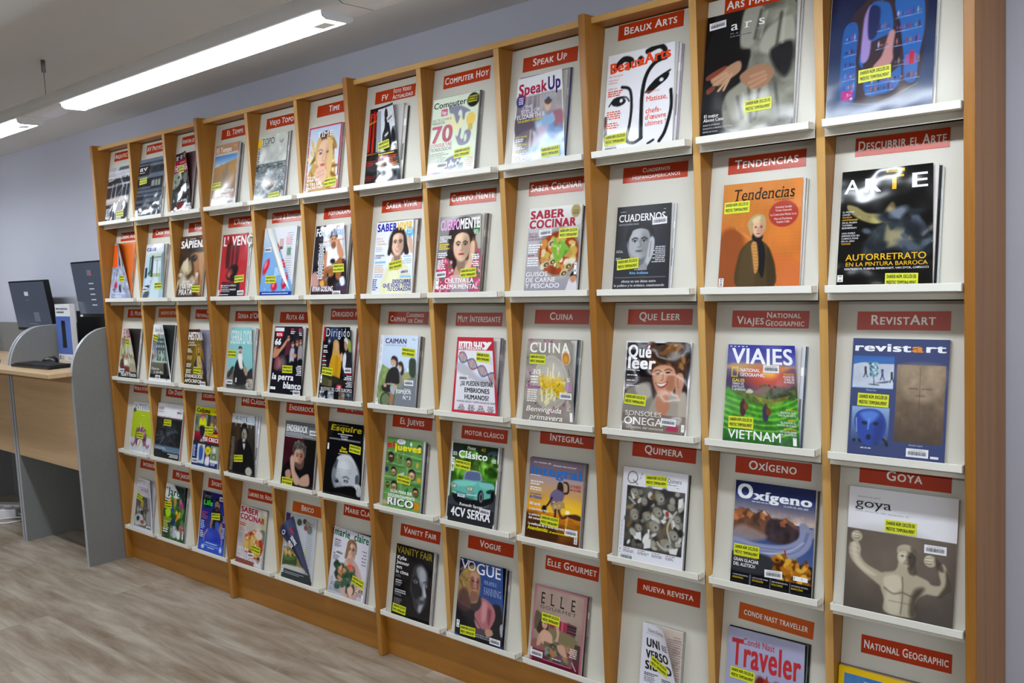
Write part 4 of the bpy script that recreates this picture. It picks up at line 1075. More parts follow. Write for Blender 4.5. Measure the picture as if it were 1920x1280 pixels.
@art(2, 8)
def _(p):
    p.bg('968e84>8a8078'); p.nz(.14, 7, 7, 3); p.el(54, 53, 37, 33, 'bdb8ac', .04); p.el(54, 53, 35.5, 31.5, 'a8a297', .1); p.el(56, 54, 27, 24, 'b0aa9e', .3)
    for q, w in (('38,76 30,38', 5), ('46,80 48,36', 5.5), ('56,72 60,30', 6), ('62,74 72,40', 5), ('50,78 54,40', 5), ('70,70 60,44', 4), ('44,78 84,52', 5.5)): p.ln('d8cf98', w, q, 1, w2=2.4); p.ln('efe9c4', w * .4, q, 1, .7, w2=1)
    p.po('d8b220', '30,52 44,46 58,50 72,46 80,58 84,66 70,70 56,60 40,62', 3); p.sp(40, (30, 46, 84, 68), 1.5, 4, ['e8c838', 'c89c18', 'd8b428', 'f0da60'], 5); p.sp(26, (34, 48, 86, 72), .5, 1.2, ['2a3a1c', '3a4a24'], 7)
    p.sp(18, (0, 0, 30, 26), 1, 3.4, ['c0508a', '8a9a6a', 'd8b8c4', '5a7a4a', 'e8dcd8'], 4); p.sp(12, (36, 0, 66, 8), 1, 3, ['b04a8a', 'd070a8', '6a4a5a'], 9); p.sp(14, (2, 30, 14, 60), 1, 2.6, ['b84a88', '4a3a4a', 'c87aa8'], 2); p.sp(10, (20, 78, 84, 90), 1, 2.4, ['a83a6a', '4a4a3a'], 12)
    p.el(87, 22, 10, 9, 'd8d2c4', .08); p.el(87, 23, 7.6, 7.6, 'c07a20', .15); p.el(87, 24, 5, 4, 'd89a3c', .5); p.ln('3a3634', 1.2, '92,36 94,44')
    p.tx(6, 96, 16.5, 12, 'CUINA', 'f2efe8', b=.024, tr=.12)
    p.tx(12, 30, 43.5, 5.6, '30', 'f4f0e8', i=.2); p.gl(10, 46, 30, 3, 3.4, 'f0ece4', 'c'); p.G.append((7, 58.6, 34, 61.4, '9a5a8a')); p.gl(7, 63, 34, 6, 2.7, 'e0dad0')
    p.gl(86, 47, 94, 2, 2.6, 'e8e2d8', 'r'); p.gl(84, 52.5, 98, 4, 2.8, 'c88ac0', 'r'); p.gl(86, 74, 96, 6, 2.2, 'cac2b6')
    p.tx(6, 76, 90, 6.4, 'Benvinguda', 'f4f1ea', b=.012, i=.25); p.tx(14, 78, 99.5, 6.4, 'primavera', 'f4f1ea', b=.012, i=.25)
    barcode_strip(p, 92, 88, 5, 11, True)
@art(2, 9)
def _(p):
    p.bg('e6e6ec'); p.bx(2.5, 2, 97, 98.5, '2a2024>5a4a44'); p.bx(2.5, 2, 60, 40, '14131a'); p.po('1a1a22', '60,2 97,2 97,40 80,30', 4); p.po('e8e8f0', '62,2 84,2 74,6', 4, .7); p.nz(.3, 5, 5, 3)
    p.bx(60, 20, 97, 60, '2c2226', .8); p.po('8a857e', '4,60 20,50 40,46 46,60 60,98 3,98', 3); p.po('a39a8e', '50,62 70,56 90,64 97,98 40,98', 3)
    p.po('5a3a22', '36,30 40,14 54,4 72,4 88,12 92,26 84,36 70,34 44,38', 2); p.sp(50, (38, 6, 90, 32), 2, 6, ['7a5230', '42281a', '9a6a3c', '5e3c22', '301c12'], 5, .6, 3)
    p.po('c89074', '44,32 56,26 74,28 80,40 76,56 66,62 54,58 46,46', 2); p.po('dcae92', '48,34 62,30 66,42 54,50', 5, .8); p.po('a86a50', '66,40 78,38 76,54 68,58', 4, .7); p.po('b87e62', '54,58 68,58 72,74 60,84 52,72', 3)
    p.el(52, 36, 3.6, 1, '2a1814', .4, -8); p.el(67, 34, 3.6, 1, '2a1814', .4, -8); p.ln('4a2c1c', 1.2, '47,33 52,31.6 57,33'); p.ln('4a2c1c', 1.2, '62,31.6 68,30 73,31.6'); p.ln('9a5c44', 1, '60,36 60,42 57,43')
    p.po('a04a40', '49,46 58,46.4 68,44 64,50 56,51.4', .8); p.po('f2ece6', '51,46.6 58,47 66,45.2 62,48.6 56,49.4', .6)
    p.po('c6947a', '78,38 88,34 92,44 90,54 96,66 86,66 80,54', 2); p.ln('8a5a44', 1, '82,40 84,50'); p.po('b4aa9c', '86,60 97,58 97,98 88,98', 3); p.po('cfc8be', '18,52 36,48 44,60 30,66', 4, .6)
    p.bx(2.5, 82, 97, 98.5, '6a5a50', .6); p.po('b03a5a', '70,96 78,90 86,92 86,98 72,98', 2)
    p.tx(4, 41, 18, 13.5, 'Qué', 'f6f6fa', b=.04); p.tx(4, 48, 31, 13.5, 'leer', 'f6f6fa', b=.04); p.po('d01c30', '34,2.5 39,2.5 36.5,6', .4, 1, 0); p.gl(4, 32.5, 24, 1, 1.6, 'e0e0e8')
    for y in (38, 44, 50): p.gl(4, y, 26, 1, 2.2, 'c8c8d0')
    p.tx(5, 62, 84, 5.2, 'SONSOLES', 'e8e4e2', s=1); p.tx(4, 64, 94, 8, 'ÓNEGA', 'f0ecea', s=1, b=.01); p.tx(8, 66, 98.5, 2.8, 'La pasión del romance', 'e2dcd8')
    barcode_strip(p, 92, 90, 4.5, 8, True)
@art(2, 10)
def _(p):
    p.bg('3a3c96>8a7a9a'); p.bx(0, 0, 100, 26, '2c3296>6e70a6'); p.po('d8a050', '0,22 30,19 100,22 100,30 0,30', 4, .8); p.nz(.2, 4, 6, 3, (0, 10, 100, 40))
    p.po('4a3a5c', '0,26 20,30 40,34 60,44 0,50', 4); p.po('5c3a54', '60,44 80,28 100,24 100,50 70,54', 4); p.el(60, 32, 30, 10, 'd8502c', 1, 0, .8); p.el(62, 30, 10, 5, 'ffd040', 1); p.el(60, 38, 26, 8, 'c84a38', 1, 0, .6)
    p.po('5a6c34', '0,50 30,46 60,50 100,42 100,60 0,64', 3); p.po('3a4a28', '60,48 80,44 100,42 100,54 70,58', 3); p.sp(40, (50, 42, 98, 56), 1, 4, ['2c3a20', '4a5a2c', '3c3222', '5c6a38'], 5)
    p.po('4c9a34', '0,48 16,52 50,62 100,56 100,100 0,100', 3); p.bx(0, 78, 100, 100, '2c6a2a>1c4420', .7)
    for k in range(13):
        o = k * 3.2
        p.ln('8ac83c' if k % 2 else '2f7a2c', 1.5 + k * .12, [(0, 52 + o), (24, 57 + o), (50, 62 + o * .9), (76, 59 + o * .95), (100, 50 + o)], 1, .65)
    for k in range(6): p.ln('c8b83c', .8, [(40 + k * 3, 52 + k * 1.8), (60, 56 + k * 1.5), (90 - k * 3, 51 + k * 2)], .8, .6)
    p.nz(.25, 22, 22, 6, (0, 50, 100, 100)); p.po('7a5c50', '40,50 56,42 64,44 50,52', 2); p.po('c8bcae', '30,48 34,45.6 39,47.6 38,50 30,50', 1)
    for x, y, k in ((26, 65, '4a2a34'), (57, 69, '3c3a54')): p.el(x, y - 7, 2.2, 2, '5a3a2a'); p.po(k, [(x - 4, y - 4), (x, y - 6), (x + 4, y - 4), (x + 3, y + 8), (x - 3, y + 8)], 1.2); p.el(x + 4, y - 1, 3.4, 4, '7a4a2c', .2)
    for k in range(5): p.gl(3 + k * 6, 1.4, 7 + k * 6, 1, 1.6, 'd0d4e8')
    p.tx(7, 97, 19.5, 15.5, 'VIAJES', 'eef0f8', b=.024)
    p.ln('e8c020', 1.3, '8,24 8,33.5 16,33.5 16,24 8,24', .3, cv=0); p.tx(20, 49, 28.2, 3.4, 'NATIONAL', 'f0f0f4', b=.014); p.tx(20, 56, 33, 3.4, 'GEOGRAPHIC', 'f0f0f4', b=.014)
    p.tx(9, 27, 39, 3.2, 'GALES', 'e8d830', b=.02)
    for y, t, e in ((42, 'TIERRA DE', 26), (45, 'CASTILLOS', 27), (48, 'Y LEYENDAS', 29)): p.tx(9, e, y, 2.2, t, 'eef0f4', b=.01)
    for y, t, x, cc in ((30, 'MALDIVAS', 82, 'e8a830'), (32.6, 'PLAYAS DE', 82, 'eef0f4'), (35.2, 'CORAL EN', 83, 'eef0f4'), (37.8, 'EL ÍNDICO', 83, 'eef0f4'), (66, 'SEVILLA', 84, 'e8c830'), (68.7, 'BARRIOS QUE', 77, 'eef0f4'), (71.4, 'DESTILAN ARTE', 74, 'eef0f4'), (76, 'APULIA', 86, 'e8c830'), (78.7, 'RUTA POR EL', 77, 'eef0f4'), (81.4, 'TACÓN DE ITALIA', 72, 'eef0f4'), (85, 'ESLOVENIA', 81, 'e8c830'), (87.7, 'DE LJUBLJANA', 76, 'eef0f4'), (90.4, 'AL LAGO BLED', 77, 'eef0f4')): p.tx(x, 97, y, 1.9, t, cc, b=.008)
    p.tx(7, 78, 98, 9, 'VIETNAM', 'f2f4f8', b=.012); barcode_strip(p, 92, 92, 4.5, 8, True)
@art(2, 11)
def _(p):
    p.bg('34406e'); p.bx(2, 15.5, 45, 43, '2c60a8>6a9cd0'); p.po('c4cede', '2,23 10,21.4 14,21 24,22.4 34,22 45,22 45,43 2,43', .6, 1, 0); p.nz(.12, 6, 6, 3, (2, 20, 45, 43))
    p.po('6f9ab0', '19,21 28,20.5 28,33 20,33.5', .6, 1, 0); p.sp(26, (19, 22, 28, 32), .6, 1.6, ['e0e8ee', '2a4a5a', '9ac0cc', '46646e'], 5); p.ln('20242c', .8, '24,33 25,40'); p.ln('20242c', 1, '20,40 30,40.6'); p.po('4a5a72', '26,39 40,36.5 38,38.4', .6)
    for x, y, k in ((15, 29, '1c2030'), (33, 31, '3450a0'), (43, 33, '1c2030')): p.el(x, y - 3.4, 1.2, 1, '2a2426'); p.ln(k, 2.2, [(x, y - 2), (x + .5, y + 1.4)], .5); p.ln('181a22', .9, [(x, y + 1), (x - 1.5, y + 5)]); p.ln('181a22', .9, [(x + .5, y + 1), (x + 2.6, y + 5)])
    p.bx(3, 60, 42, 93, '8aa8d0>2a3c6c'); p.sp(20, (3, 80, 42, 92), 1, 4, ['1c2840', '5a6a8a', 'b8c4d4', '101828'], 6)
    p.po('23429a', '8,66 16,62 30,62 38,68 40,78 35,88 26,92.5 18,92 10,84 6,74', .8); p.po('5a86d8', '12,66 24,63 32,66 22,74', 4, .8); p.po('1a2c70', '30,72 38,72 34,88 26,91', 4, .7); p.el(17, 74, 3, 1.6, '0e1838', .3); p.el(29, 74, 3, 1.6, '0e1838', .3); p.ln('6a92e0', 1.4, '22,70 21,79'); p.el(22, 86, 2.6, 2.4, '0c1430', .3); p.ln('c0d4f4', 1, '8,70 9,82', .6, .7)
    p.bx(49, 22, 97, 88, '8a755c>4e3e30'); p.po('a5927a', '50,24 96,24 88,50 60,50', 8, .6); p.nz(.18, 12, 14, 7, (49, 22, 97, 88)); p.ln('4a3c30', .6, '72,24 73,88', .5, .7)
    for q in ('62,42 70,42', '75,42 84,42', '69,48 77,48'): p.ln('5c4a3a', 1.6, q, 1.4, .7)
    p.ln('4c3c30', .9, '54,68 56,84', .8, .7); p.ln('4c3c30', .9, '90,68 88,84', .8, .7)
    p.tx(2, 62, 11, 6.6, 'revist', 'eef0f6', b=.036); p.tx(63, 75, 11, 6.6, 'a', 'e08a1c', b=.036); p.tx(76, 97, 11, 6.6, 'rt', 'eef0f6', b=.036)
    p.tx(17, 28, 46, 1.5, 'Martin Parr', 'b8c0d4', s=1); p.gl(14, 95, 28, 1, 1.8, 'b8c0d4'); p.tx(64, 78, 90.4, 1.5, 'Antonio López', 'b8c0d4', s=1)
    p.G.append((86, 97.6, 94, 99.6, 'e8e8ee'))
@art(3, 0)
def _(p):
    p.bg('dfe2ea'); p.bx(0, 19, 100, 72, 'b2c818>a8c010'); p.po('c8ced4', '0,74 100,70 100,100 0,100', 1, 1, 0); p.nz(.1, 14, 10, 3, (0, 74, 100, 100))
    p.po('7a4464', '22,80 24,62 34,54 50,50 64,54 72,62 76,84 66,88 60,80 40,80 34,90', 1.5); p.sp(50, (22, 54, 76, 86), 1.5, 4, ['a86a8a', '5a2a4c', 'c88aa4', '8a4a6c', '4a2444', 'd0a0b4'], 4); p.ln('d8dce0', 4, '46,54 44,40', 1, w2=1.5)
    p.po('d8dcc8', '36,78 56,76 58,90 38,92', 1.5); p.sp(16, (36, 70, 60, 92), 1, 2.4, ['c8a83c', 'f0f0e0', '5a2a44'], 8); p.ln('9a5070', 6, '24,80 14,90 6,87', 1); p.ln('9a5070', 6, '72,80 84,90 92,86', 1)
    p.tx(4, 118, 14.5, 8.6, 'INTERIORS', '44484e', s=1); p.gl(28, 4, 80, 1, 1.8, '8a8e98'); p.el(8, 17, 7, 4, '3a3c6a', .1); p.gl(40, 26, 66, 1, 2, 'e4ec9a', 'c')
@art(3, 1)
def _(p):
    p.bg('e8e8ee'); p.bx(0, 27, 100, 100, '16181e'); p.nz(.6, 6, 8, 3, (0, 28, 100, 84)); r = random.Random(5)
    for k in range(46):
        a = r.uniform(0, 2 * PI); q = r.uniform(14, 20); e = r.uniform(26, 54)
        p.ln(r.choice(['5a606c', '7a828c', '3a404a', '9aa0a6']), .8, [(46 + q * math.cos(a), 55 + q * .7 * math.sin(a)), (46 + e * math.cos(a), 55 + e * .6 * math.sin(a))], .6, .7)
    p.po('262a34', '40,46 54,46 56,58 52,82 40,82 38,60', 2); p.el(47, 44, 4, 4, '30343e', .3); p.po('5a6270', '44,54 58,52 58,58 46,60', 2, .7)
    p.bx(0, 81, 100, 90, '5c7488>6a8298'); p.bx(0, 90, 32, 100, '1a1c20'); p.sp(8, (2, 91, 30, 99), 1, 3, ['3a4048', '101214'], 3)
    p.tx(5, 26, 13, 8, 'on', '5a6a74', b=.015); p.tx(5, 26, 17.4, 2, 'DISEÑO', '3a4048', b=.02); p.ln('c86a74', .6, '6,26.4 98,26.6')
    p.el(90, 14, 8, 4, '9a9ea8', .15); p.gl(3, 83, 50, 2, 2.4, 'a8bccc'); p.gl(50, 93, 96, 3, 2.4, 'e4e6ea', 'r')
@art(3, 2)
def _(p):
    p.bg('d8dcdc'); p.bx(0, 0, 100, 13, 'e6e010'); p.bx(0, 13, 100, 45, '7a8a74'); p.nz(.4, 8, 8, 3, (0, 13, 100, 62)); p.bx(62, 14, 100, 40, '6a6460'); p.bx(48, 14, 60, 36, '3a4038')
    p.sp(30, (62, 16, 98, 40), 2, 5, ['c8b8b0', '3a2a30', 'e0d8d0', '8a4a34', '5a5a64', 'd0a040'], 5); p.bx(0, 45, 100, 62, 'd8d8dc'); p.bx(2, 44, 34, 62, 'b02030>4a1a24')
    p.po('d8dc18', '18,22 30,18 42,22 44,36 20,36', 1.3); p.el(29, 15.5, 7, 5, 'c83a5a', .15); p.el(29, 20, 5, 4, 'c89080', .2); p.po('26242c', '20,34 42,34 40,46 36,52 26,50', 1.5); p.el(32, 60, 8, 6, '2a2a2e', .1); p.el(32, 60, 6, 4.6, 'b8a8a0', .15)
    p.bx(43, 42, 100, 62, '8a1426>a81c2c'); p.bx(0, 63, 100, 100, '20306a'); p.bx(0, 62, 100, 64.6, '2a2c30')
    p.bx(20, 66, 46, 96, 'c8d4e0'); p.po('3a5aa8', '26,70 36,68 42,74 40,90 28,92', 2); p.el(34, 69, 4, 3, '8a5a44'); p.bx(72, 66, 100, 90, '8c9c74'); p.el(84, 72, 6, 5, 'd8d8d4', .3); p.el(84, 84, 8, 6, '1c2024', .1); p.el(84, 84, 6, 4.4, '98a880', .1); p.po('e8e8ea', '54,86 66,84 68,98 52,98', 1.5); p.el(58, 82, 4, 4, 'c08a70', .2); p.el(60, 74, 11, 7, 'e6dc18', .06); p.bx(72, 90, 100, 92, 'e4e6ea')
    p.tx(3, 56, 10, 7.4, 'Ciclismo', '14161a', b=.045, i=.1); p.tx(34, 56, 13.4, 2.2, 'A FONDO', '14161a', b=.03); p.gl(74, 5, 96, 2, 2, '8a9030')
    p.gl(2, 18, 12, 9, 3, '4a5a4a'); p.tx(44, 96, 49.5, 5, 'VINGEGAARD', 'e8e018', b=.035); p.tx(44, 98, 58, 6.4, 'SE CRECE', 'f2f2f4', b=.035)
    p.gl(2, 68, 14, 8, 2.6, 'c0cce0'); p.gl(74, 93, 98, 3, 2, 'd0d8e8'); p.gl(53, 72, 67, 3, 2, '6a6410', 'c')
@art(3, 3)
def _(p):
    p.bg('40382c>28241f'); p.nz(.3, 5, 6, 3); p.bx(0, 0, 100, 15.5, 'cfd6e2')
    p.po('17171a', '26,48 44,42 64,42 84,52 94,70 92,100 22,100 22,70', 2); p.po('1b1a1c', '42,22 48,16 56,14 64,16 68,24 74,28 72,32 40,30 38,26', 1.2); p.el(56, 34, 10, 10, 'a39c92', .2); p.el(52, 36, 4, 8, '6a645c', .8, 0, .7)
    for e in (52.5, 60): p.el(e, 33, 1.8, .9, '2a2624')
    p.ln('5c564e', 1, '57,34 56,37.6 58,38'); p.ln('4a443e', 1.2, '53,40 60,40.4'); p.po('d8d6d4', '50,44 60,44 60,56 56,58', 1.2); p.po('1a1a1c', '50,46 62,46 60,49 52,49', 1); p.el(78, 95, 12, 7, 'c2beb6', .2)
    for k in range(4): p.ln('5a5650', .8, [(70 + k * 5, 92), (72 + k * 5, 99)], .5, .7)
    for x in (18, 42, 70, 86): p.ln('d4cfb8', 2, [(x, 16), (x - 1, 21)], .4)
    p.tx(12, 58, 12.5, 8.6, '440', '7f9aa2'); p.tx(70, 98, 12.5, 8.6, 'clà', '7f9aa2'); p.tx(62, 67, 12.5, 8.6, '&', '20242a', b=.02)
    r = random.Random(3)
    for k in range(40): p.G.append((4 + r.uniform(0, 4), 40 + k * 1.45, 17, 40.8 + k * 1.45, '7a766c'))
@art(3, 4)
def _(p):
    p.bg('6c7176>74797e'); p.bx(3, 27, 97, 100, '4a1420>1c1216'); p.bx(64, 27, 97, 100, '14120f'); p.nz(.3, 5, 5, 3, (3, 27, 97, 100))
    p.po('0f0e12', '3,80 24,62 50,72 84,64 97,74 97,100 3,100', 3); p.el(50, 54, 16, 17, 'c49a84', .2); p.el(58, 58, 8, 14, '8a5a48', .9, 0, .7)
    p.po('4a4844', '30,46 32,36 44,30 60,32 70,40 70,56 64,48 56,44 40,44 34,54', 1.5); p.sp(24, (34, 31, 68, 44), 1.5, 3.5, ['5c5a56', '3a3836', '7a7670', '2c2a2a'], 4); p.po('5a463e', '40,64 56,66 66,58 66,70 56,75 44,72', 2); p.ln('8a4a44', 1.6, '48,65.5 57,66.5', .8)
    for e in (45, 58): p.el(e, 54, 3, 1.2, '1c1412', .4); p.ln('2c2220', 1.4, [(e - 4.5, 51), (e, 50), (e + 4, 51.4)])
    p.po('c8a08c', '24,60 32,54 38,64 42,78 60,92 52,100 40,96 30,80', 2); p.po('b58a76', '12,82 26,78 30,90 18,94', 2); p.po('c09884', '60,88 82,80 88,96 70,100 56,98', 2.5)
    p.tx(5, 70, 16, 10, 'ENDERROCK', 'eceef0', b=.045); p.gl(4, 18, 96, 3, 1.9, 'aeb2b6'); p.gl(4, 24.5, 60, 1, 1.8, 'c0c4c8')
@art(3, 5)
def _(p):
    p.bg('0a0b0f'); p.el(58, 74, 37, 27, '8e939c', .12); p.po('b4b8c0', '28,62 40,48 58,45 78,54 90,66 92,82 84,88 60,88 34,86', 4)
    p.el(50, 60, 16, 10, 'd2d5da', 1); p.po('70757e', '24,66 34,60 30,84 24,84', 4, .8); p.po('c8ccd2', '32,50 48,44 66,44 80,52 86,62 72,52 52,50 36,58', 2); p.po('3a3e46', '26,62 32,52 36,54 30,66', 2, .8)
    p.po('4a4f58', '84,72 92,70 92,82 86,84', 2); p.el(36, 83, 6, 2.2, '2c3038', .5); p.el(60, 81, 6, 2.2, '2c3038', .5); p.el(60, 82, 1.8, 1.2, 'd0d4da'); p.ln('3a3e46', 1.6, '28,79 38,79.6'); p.ln('2c3038', 1.8, '52,76.4 60,74.6 68,77', .8)
    for y in (66, 69): p.ln('8a8f98', .7, [(34, y), (54, y - 1), (74, y)], .8, .6)
    p.po('9a9fa8', '42,84 50,84 48,92 40,92', 2); p.po('07070a', '20,96 44,90 76,86 92,90 90,100 10,100', 1); p.po('c2c6cc', '80,84 92,82 100,86 100,98 90,97 88,90', 1.5); p.ln('6a6e76', 1, '92,86 94,96'); p.ln('6a6e76', 1, '97,88 98,97')
    p.tx(8, 96, 12, 8, 'Esquire', 'd8c81c', b=.045, i=.14); p.gl(26, 3.6, 60, 1, 1.6, 'a89c30'); p.gl(26, 16, 74, 1, 1.8, 'd8d8dc', 'c'); p.gl(36, 18.4, 60, 2, 1.8, 'b0b0b8', 'c'); p.gl(36, 22.4, 64, 1, 1.8, 'e0e0e4', 'c'); p.bx(8, 24.4, 92, 24.8, '8a8a92')
    p.tx(42, 56, 37.5, 3.6, 'Dan', 'd8c81c', b=.05); p.tx(38, 60, 41.5, 3.6, 'Brown', 'd8c81c', b=.05); p.gl(28, 43.4, 70, 1, 2, '9a9aa2', 'c')
    barcode_strip(p, 3, 31, 4.5, 9, True)
@art(3, 6)
def _(p):
    p.bg('5c8e4c>6a9a54'); p.nz(.14, 5, 5, 3)
    for q in ('0,20 100,26', '0,36 100,44', '0,58 100,60', '0,82 100,86', '50,4 48,20', '48,22 48,40', '62,40 60,58', '46,60 48,84'): p.ln('a4cf8e', 1.2, q, .4, .9, 0)
    for x0, y0, x1, y1 in ((4, 24, 46, 36), (52, 28, 98, 42), (4, 40, 58, 56), (64, 46, 98, 58), (4, 62, 44, 80), (50, 64, 98, 82)): p.bx(x0, y0, x1, y0 + 2, '3e6a34', .6)
    # plain blob heads
    for x, y, s, k in ((14, 29, 9, '5a3424'), (64, 33, 8, '9a7a4c'), (24, 49, 8, 'b0805c'), (74, 50, 10, 'c09070'), (28, 70, 9, 'a08050'), (86, 74, 8, '8a5c3c'), (10, 70, 5, '7a4a2c'), (92, 12, 7, 'c8a084')):
        p.el(x + 1, y + 1, s, s * .85, '2c4a26', .2); p.el(x, y, s * .85, s * .78, k, .1); p.el(x - s * .25, y - 1, s * .18, s * .12, 'f0efe8'); p.el(x + s * .25, y - 1, s * .18, s * .12, 'f0efe8'); p.ln('3a2418', .8, [(x - s * .3, y + s * .35), (x + s * .3, y + s * .3)])
        p.po('241c1a', [(x - s * .9, y - s * .1), (x - s * .6, y - s * .7), (x + s * .4, y - s * .75), (x + s * .9, y - s * .1), (x, y - s * .42)], .8)
    p.sp(7, (30, 24, 44, 34), 1, 2.4, ['e0e4d8', '2a2c2a', 'c8b03c'], 4); p.el(88, 36, 4, 4, 'c0b048'); p.po('c8d0d4', '40,52 54,49 50,54 40,56', 1); p.el(94, 56, 6, 3.6, 'd8a81c'); p.po('2e7a34', '58,74 66,70 66,76 60,79', 1); p.el(5, 48, 5, 4, '26305a'); p.el(90, 94, 9, 6, 'd08a20'); p.el(6, 96, 6, 3, 'd8a09a')
    p.el(40, 5, 12, 3.6, 'eaeaf0', .06); p.gl(31, 3.2, 49, 2, 1.8, 'a07aa8', 'c'); p.el(68, 7, 3, 3, 'eaeef0')
    p.tx(2, 24, 15, 9, 'el', 'c4242c', b=.05); p.tx(24, 98, 17.5, 9, 'jueves', 'eee01c', b=.045, asp=1.3)
    p.tx(20, 78, 80, 4.2, 'GUÍA PARA SER', 'f0f2ee', b=.04); p.tx(14, 86, 86.5, 4.2, 'ASQUEROSAMENTE', 'f0f2ee', b=.04)
    p.tx(15, 86, 98.5, 10, 'RICO', '14161a', s=1, b=.06); p.tx(13.6, 84.6, 97.8, 10, 'RICO', 'f2f4f4', s=1, b=.04, z=13)
@art(3, 7)
def _(p):
    p.bg('dfe0e6'); p.bx(3, 1.5, 97, 98.5, '2c4a1c>3a6a1e'); p.nz(.6, 6, 9, 3, (3, 1.5, 97, 60)); p.bx(3, 1.5, 97, 16, '14220f', .7)
    p.sp(60, (4, 14, 96, 46), 3, 9, ['5a9a2c', '3c7a1c', '7ab83c', '20420f', '2c5a18', '8ac84c'], 5, .8, 2); p.bx(44, 18, 60, 40, '16240e', .5); p.nz(.4, 4, 14, 9, (3, 16, 97, 50))
    p.po('3a3e44', '3,70 97,58 97,99 3,99', 2); p.bx(3, 82, 97, 99, '24262c', .8); p.ln('8a8e94', 1, '60,84 88,74', .6, .7)
    p.po('16181a', '10,66 40,72 70,68 90,62 94,70 60,80 20,78', 2.5)
    p.po('62b5aa', '4,54 14,49 32,47 36,45 62,44 90,46 95,52 94,62 84,66 66,70 52,70 40,69 12,66 6,60', 1); p.po('82d0c4', '10,52 34,48 60,48 48,54 20,56', 3, .9); p.po('7fcac0', '64,47 92,48 94,54 70,54', 2, .8); p.po('3c857e', '8,62 40,64 56,62 54,70 38,69 10,66', 2, .7)
    p.po('5c6a92', '32,46 36,36 60,35 66,38 68,45', 1); p.ln('c8ccd4', 1.2, '31,47 36,36 60,34.6 66,38 68,46', .6); p.ln('2a3034', 1.5, '68,46 90,45.4')
    for x in (9, 12.5, 43, 48): p.el(x, 57 + (x > 20) * .6, 4, 3.2, '2e5c58', .15); p.el(x, 57 + (x > 20) * .6, 3, 2.5, 'd8ccaa', .3)
    p.ln('dde0e4', 1.6, '8,64.6 16,65.2'); p.ln('dde0e4', 1.8, '40,65.6 60,64.6'); p.G.append((20, 66, 36, 70, 'c8ccd8')); p.gl(22, 67, 34, 1, 2, '5a5e66', 'c')
    p.el(69, 66, 6.4, 9, '101214', .1); p.el(70, 66, 4, 6.4, '8a8e92', .2); p.el(70, 66, 2.6, 4.2, '2a2c30', .3); p.el(93, 61, 4, 7, '101214', .1); p.el(19, 72, 6, 4.4, '101214', .15); p.po('1c3834', '80,57 90,54 90,59 82,60', 1)
    p.po('3c4658', '78,9 86,5.6 95,6 96,11 84,12.6 78,12', 1); p.el(84, 12, 2.4, 2, '14161a'); p.po('1c242c', '6,8 14,5 22,6 24,11 8,12', 1.4)
    p.tx(34, 52, 7.4, 4, 'Motor', 'eaecee', s=1, b=.012); p.tx(16, 78, 19, 9, 'Clásico', 'f0f2f2', s=1, b=.03); p.tx(62, 72, 8, 4.4, '40', 'c8a81c', i=.2)
    p.gl(4, 12.5, 14, 3, 1.8, 'd0d4d0'); p.gl(84, 16, 95, 3, 1.8, 'd0d4d0', 'r')
    p.tx(26, 74, 80.5, 3.6, 'Renault Sport', 'f0f0f2', s=1, b=.012); p.tx(9, 92, 95, 11, '4CV SERRA', 'f2f2f6', b=.035); barcode_strip(p, 2, 20, 6, 18, True)
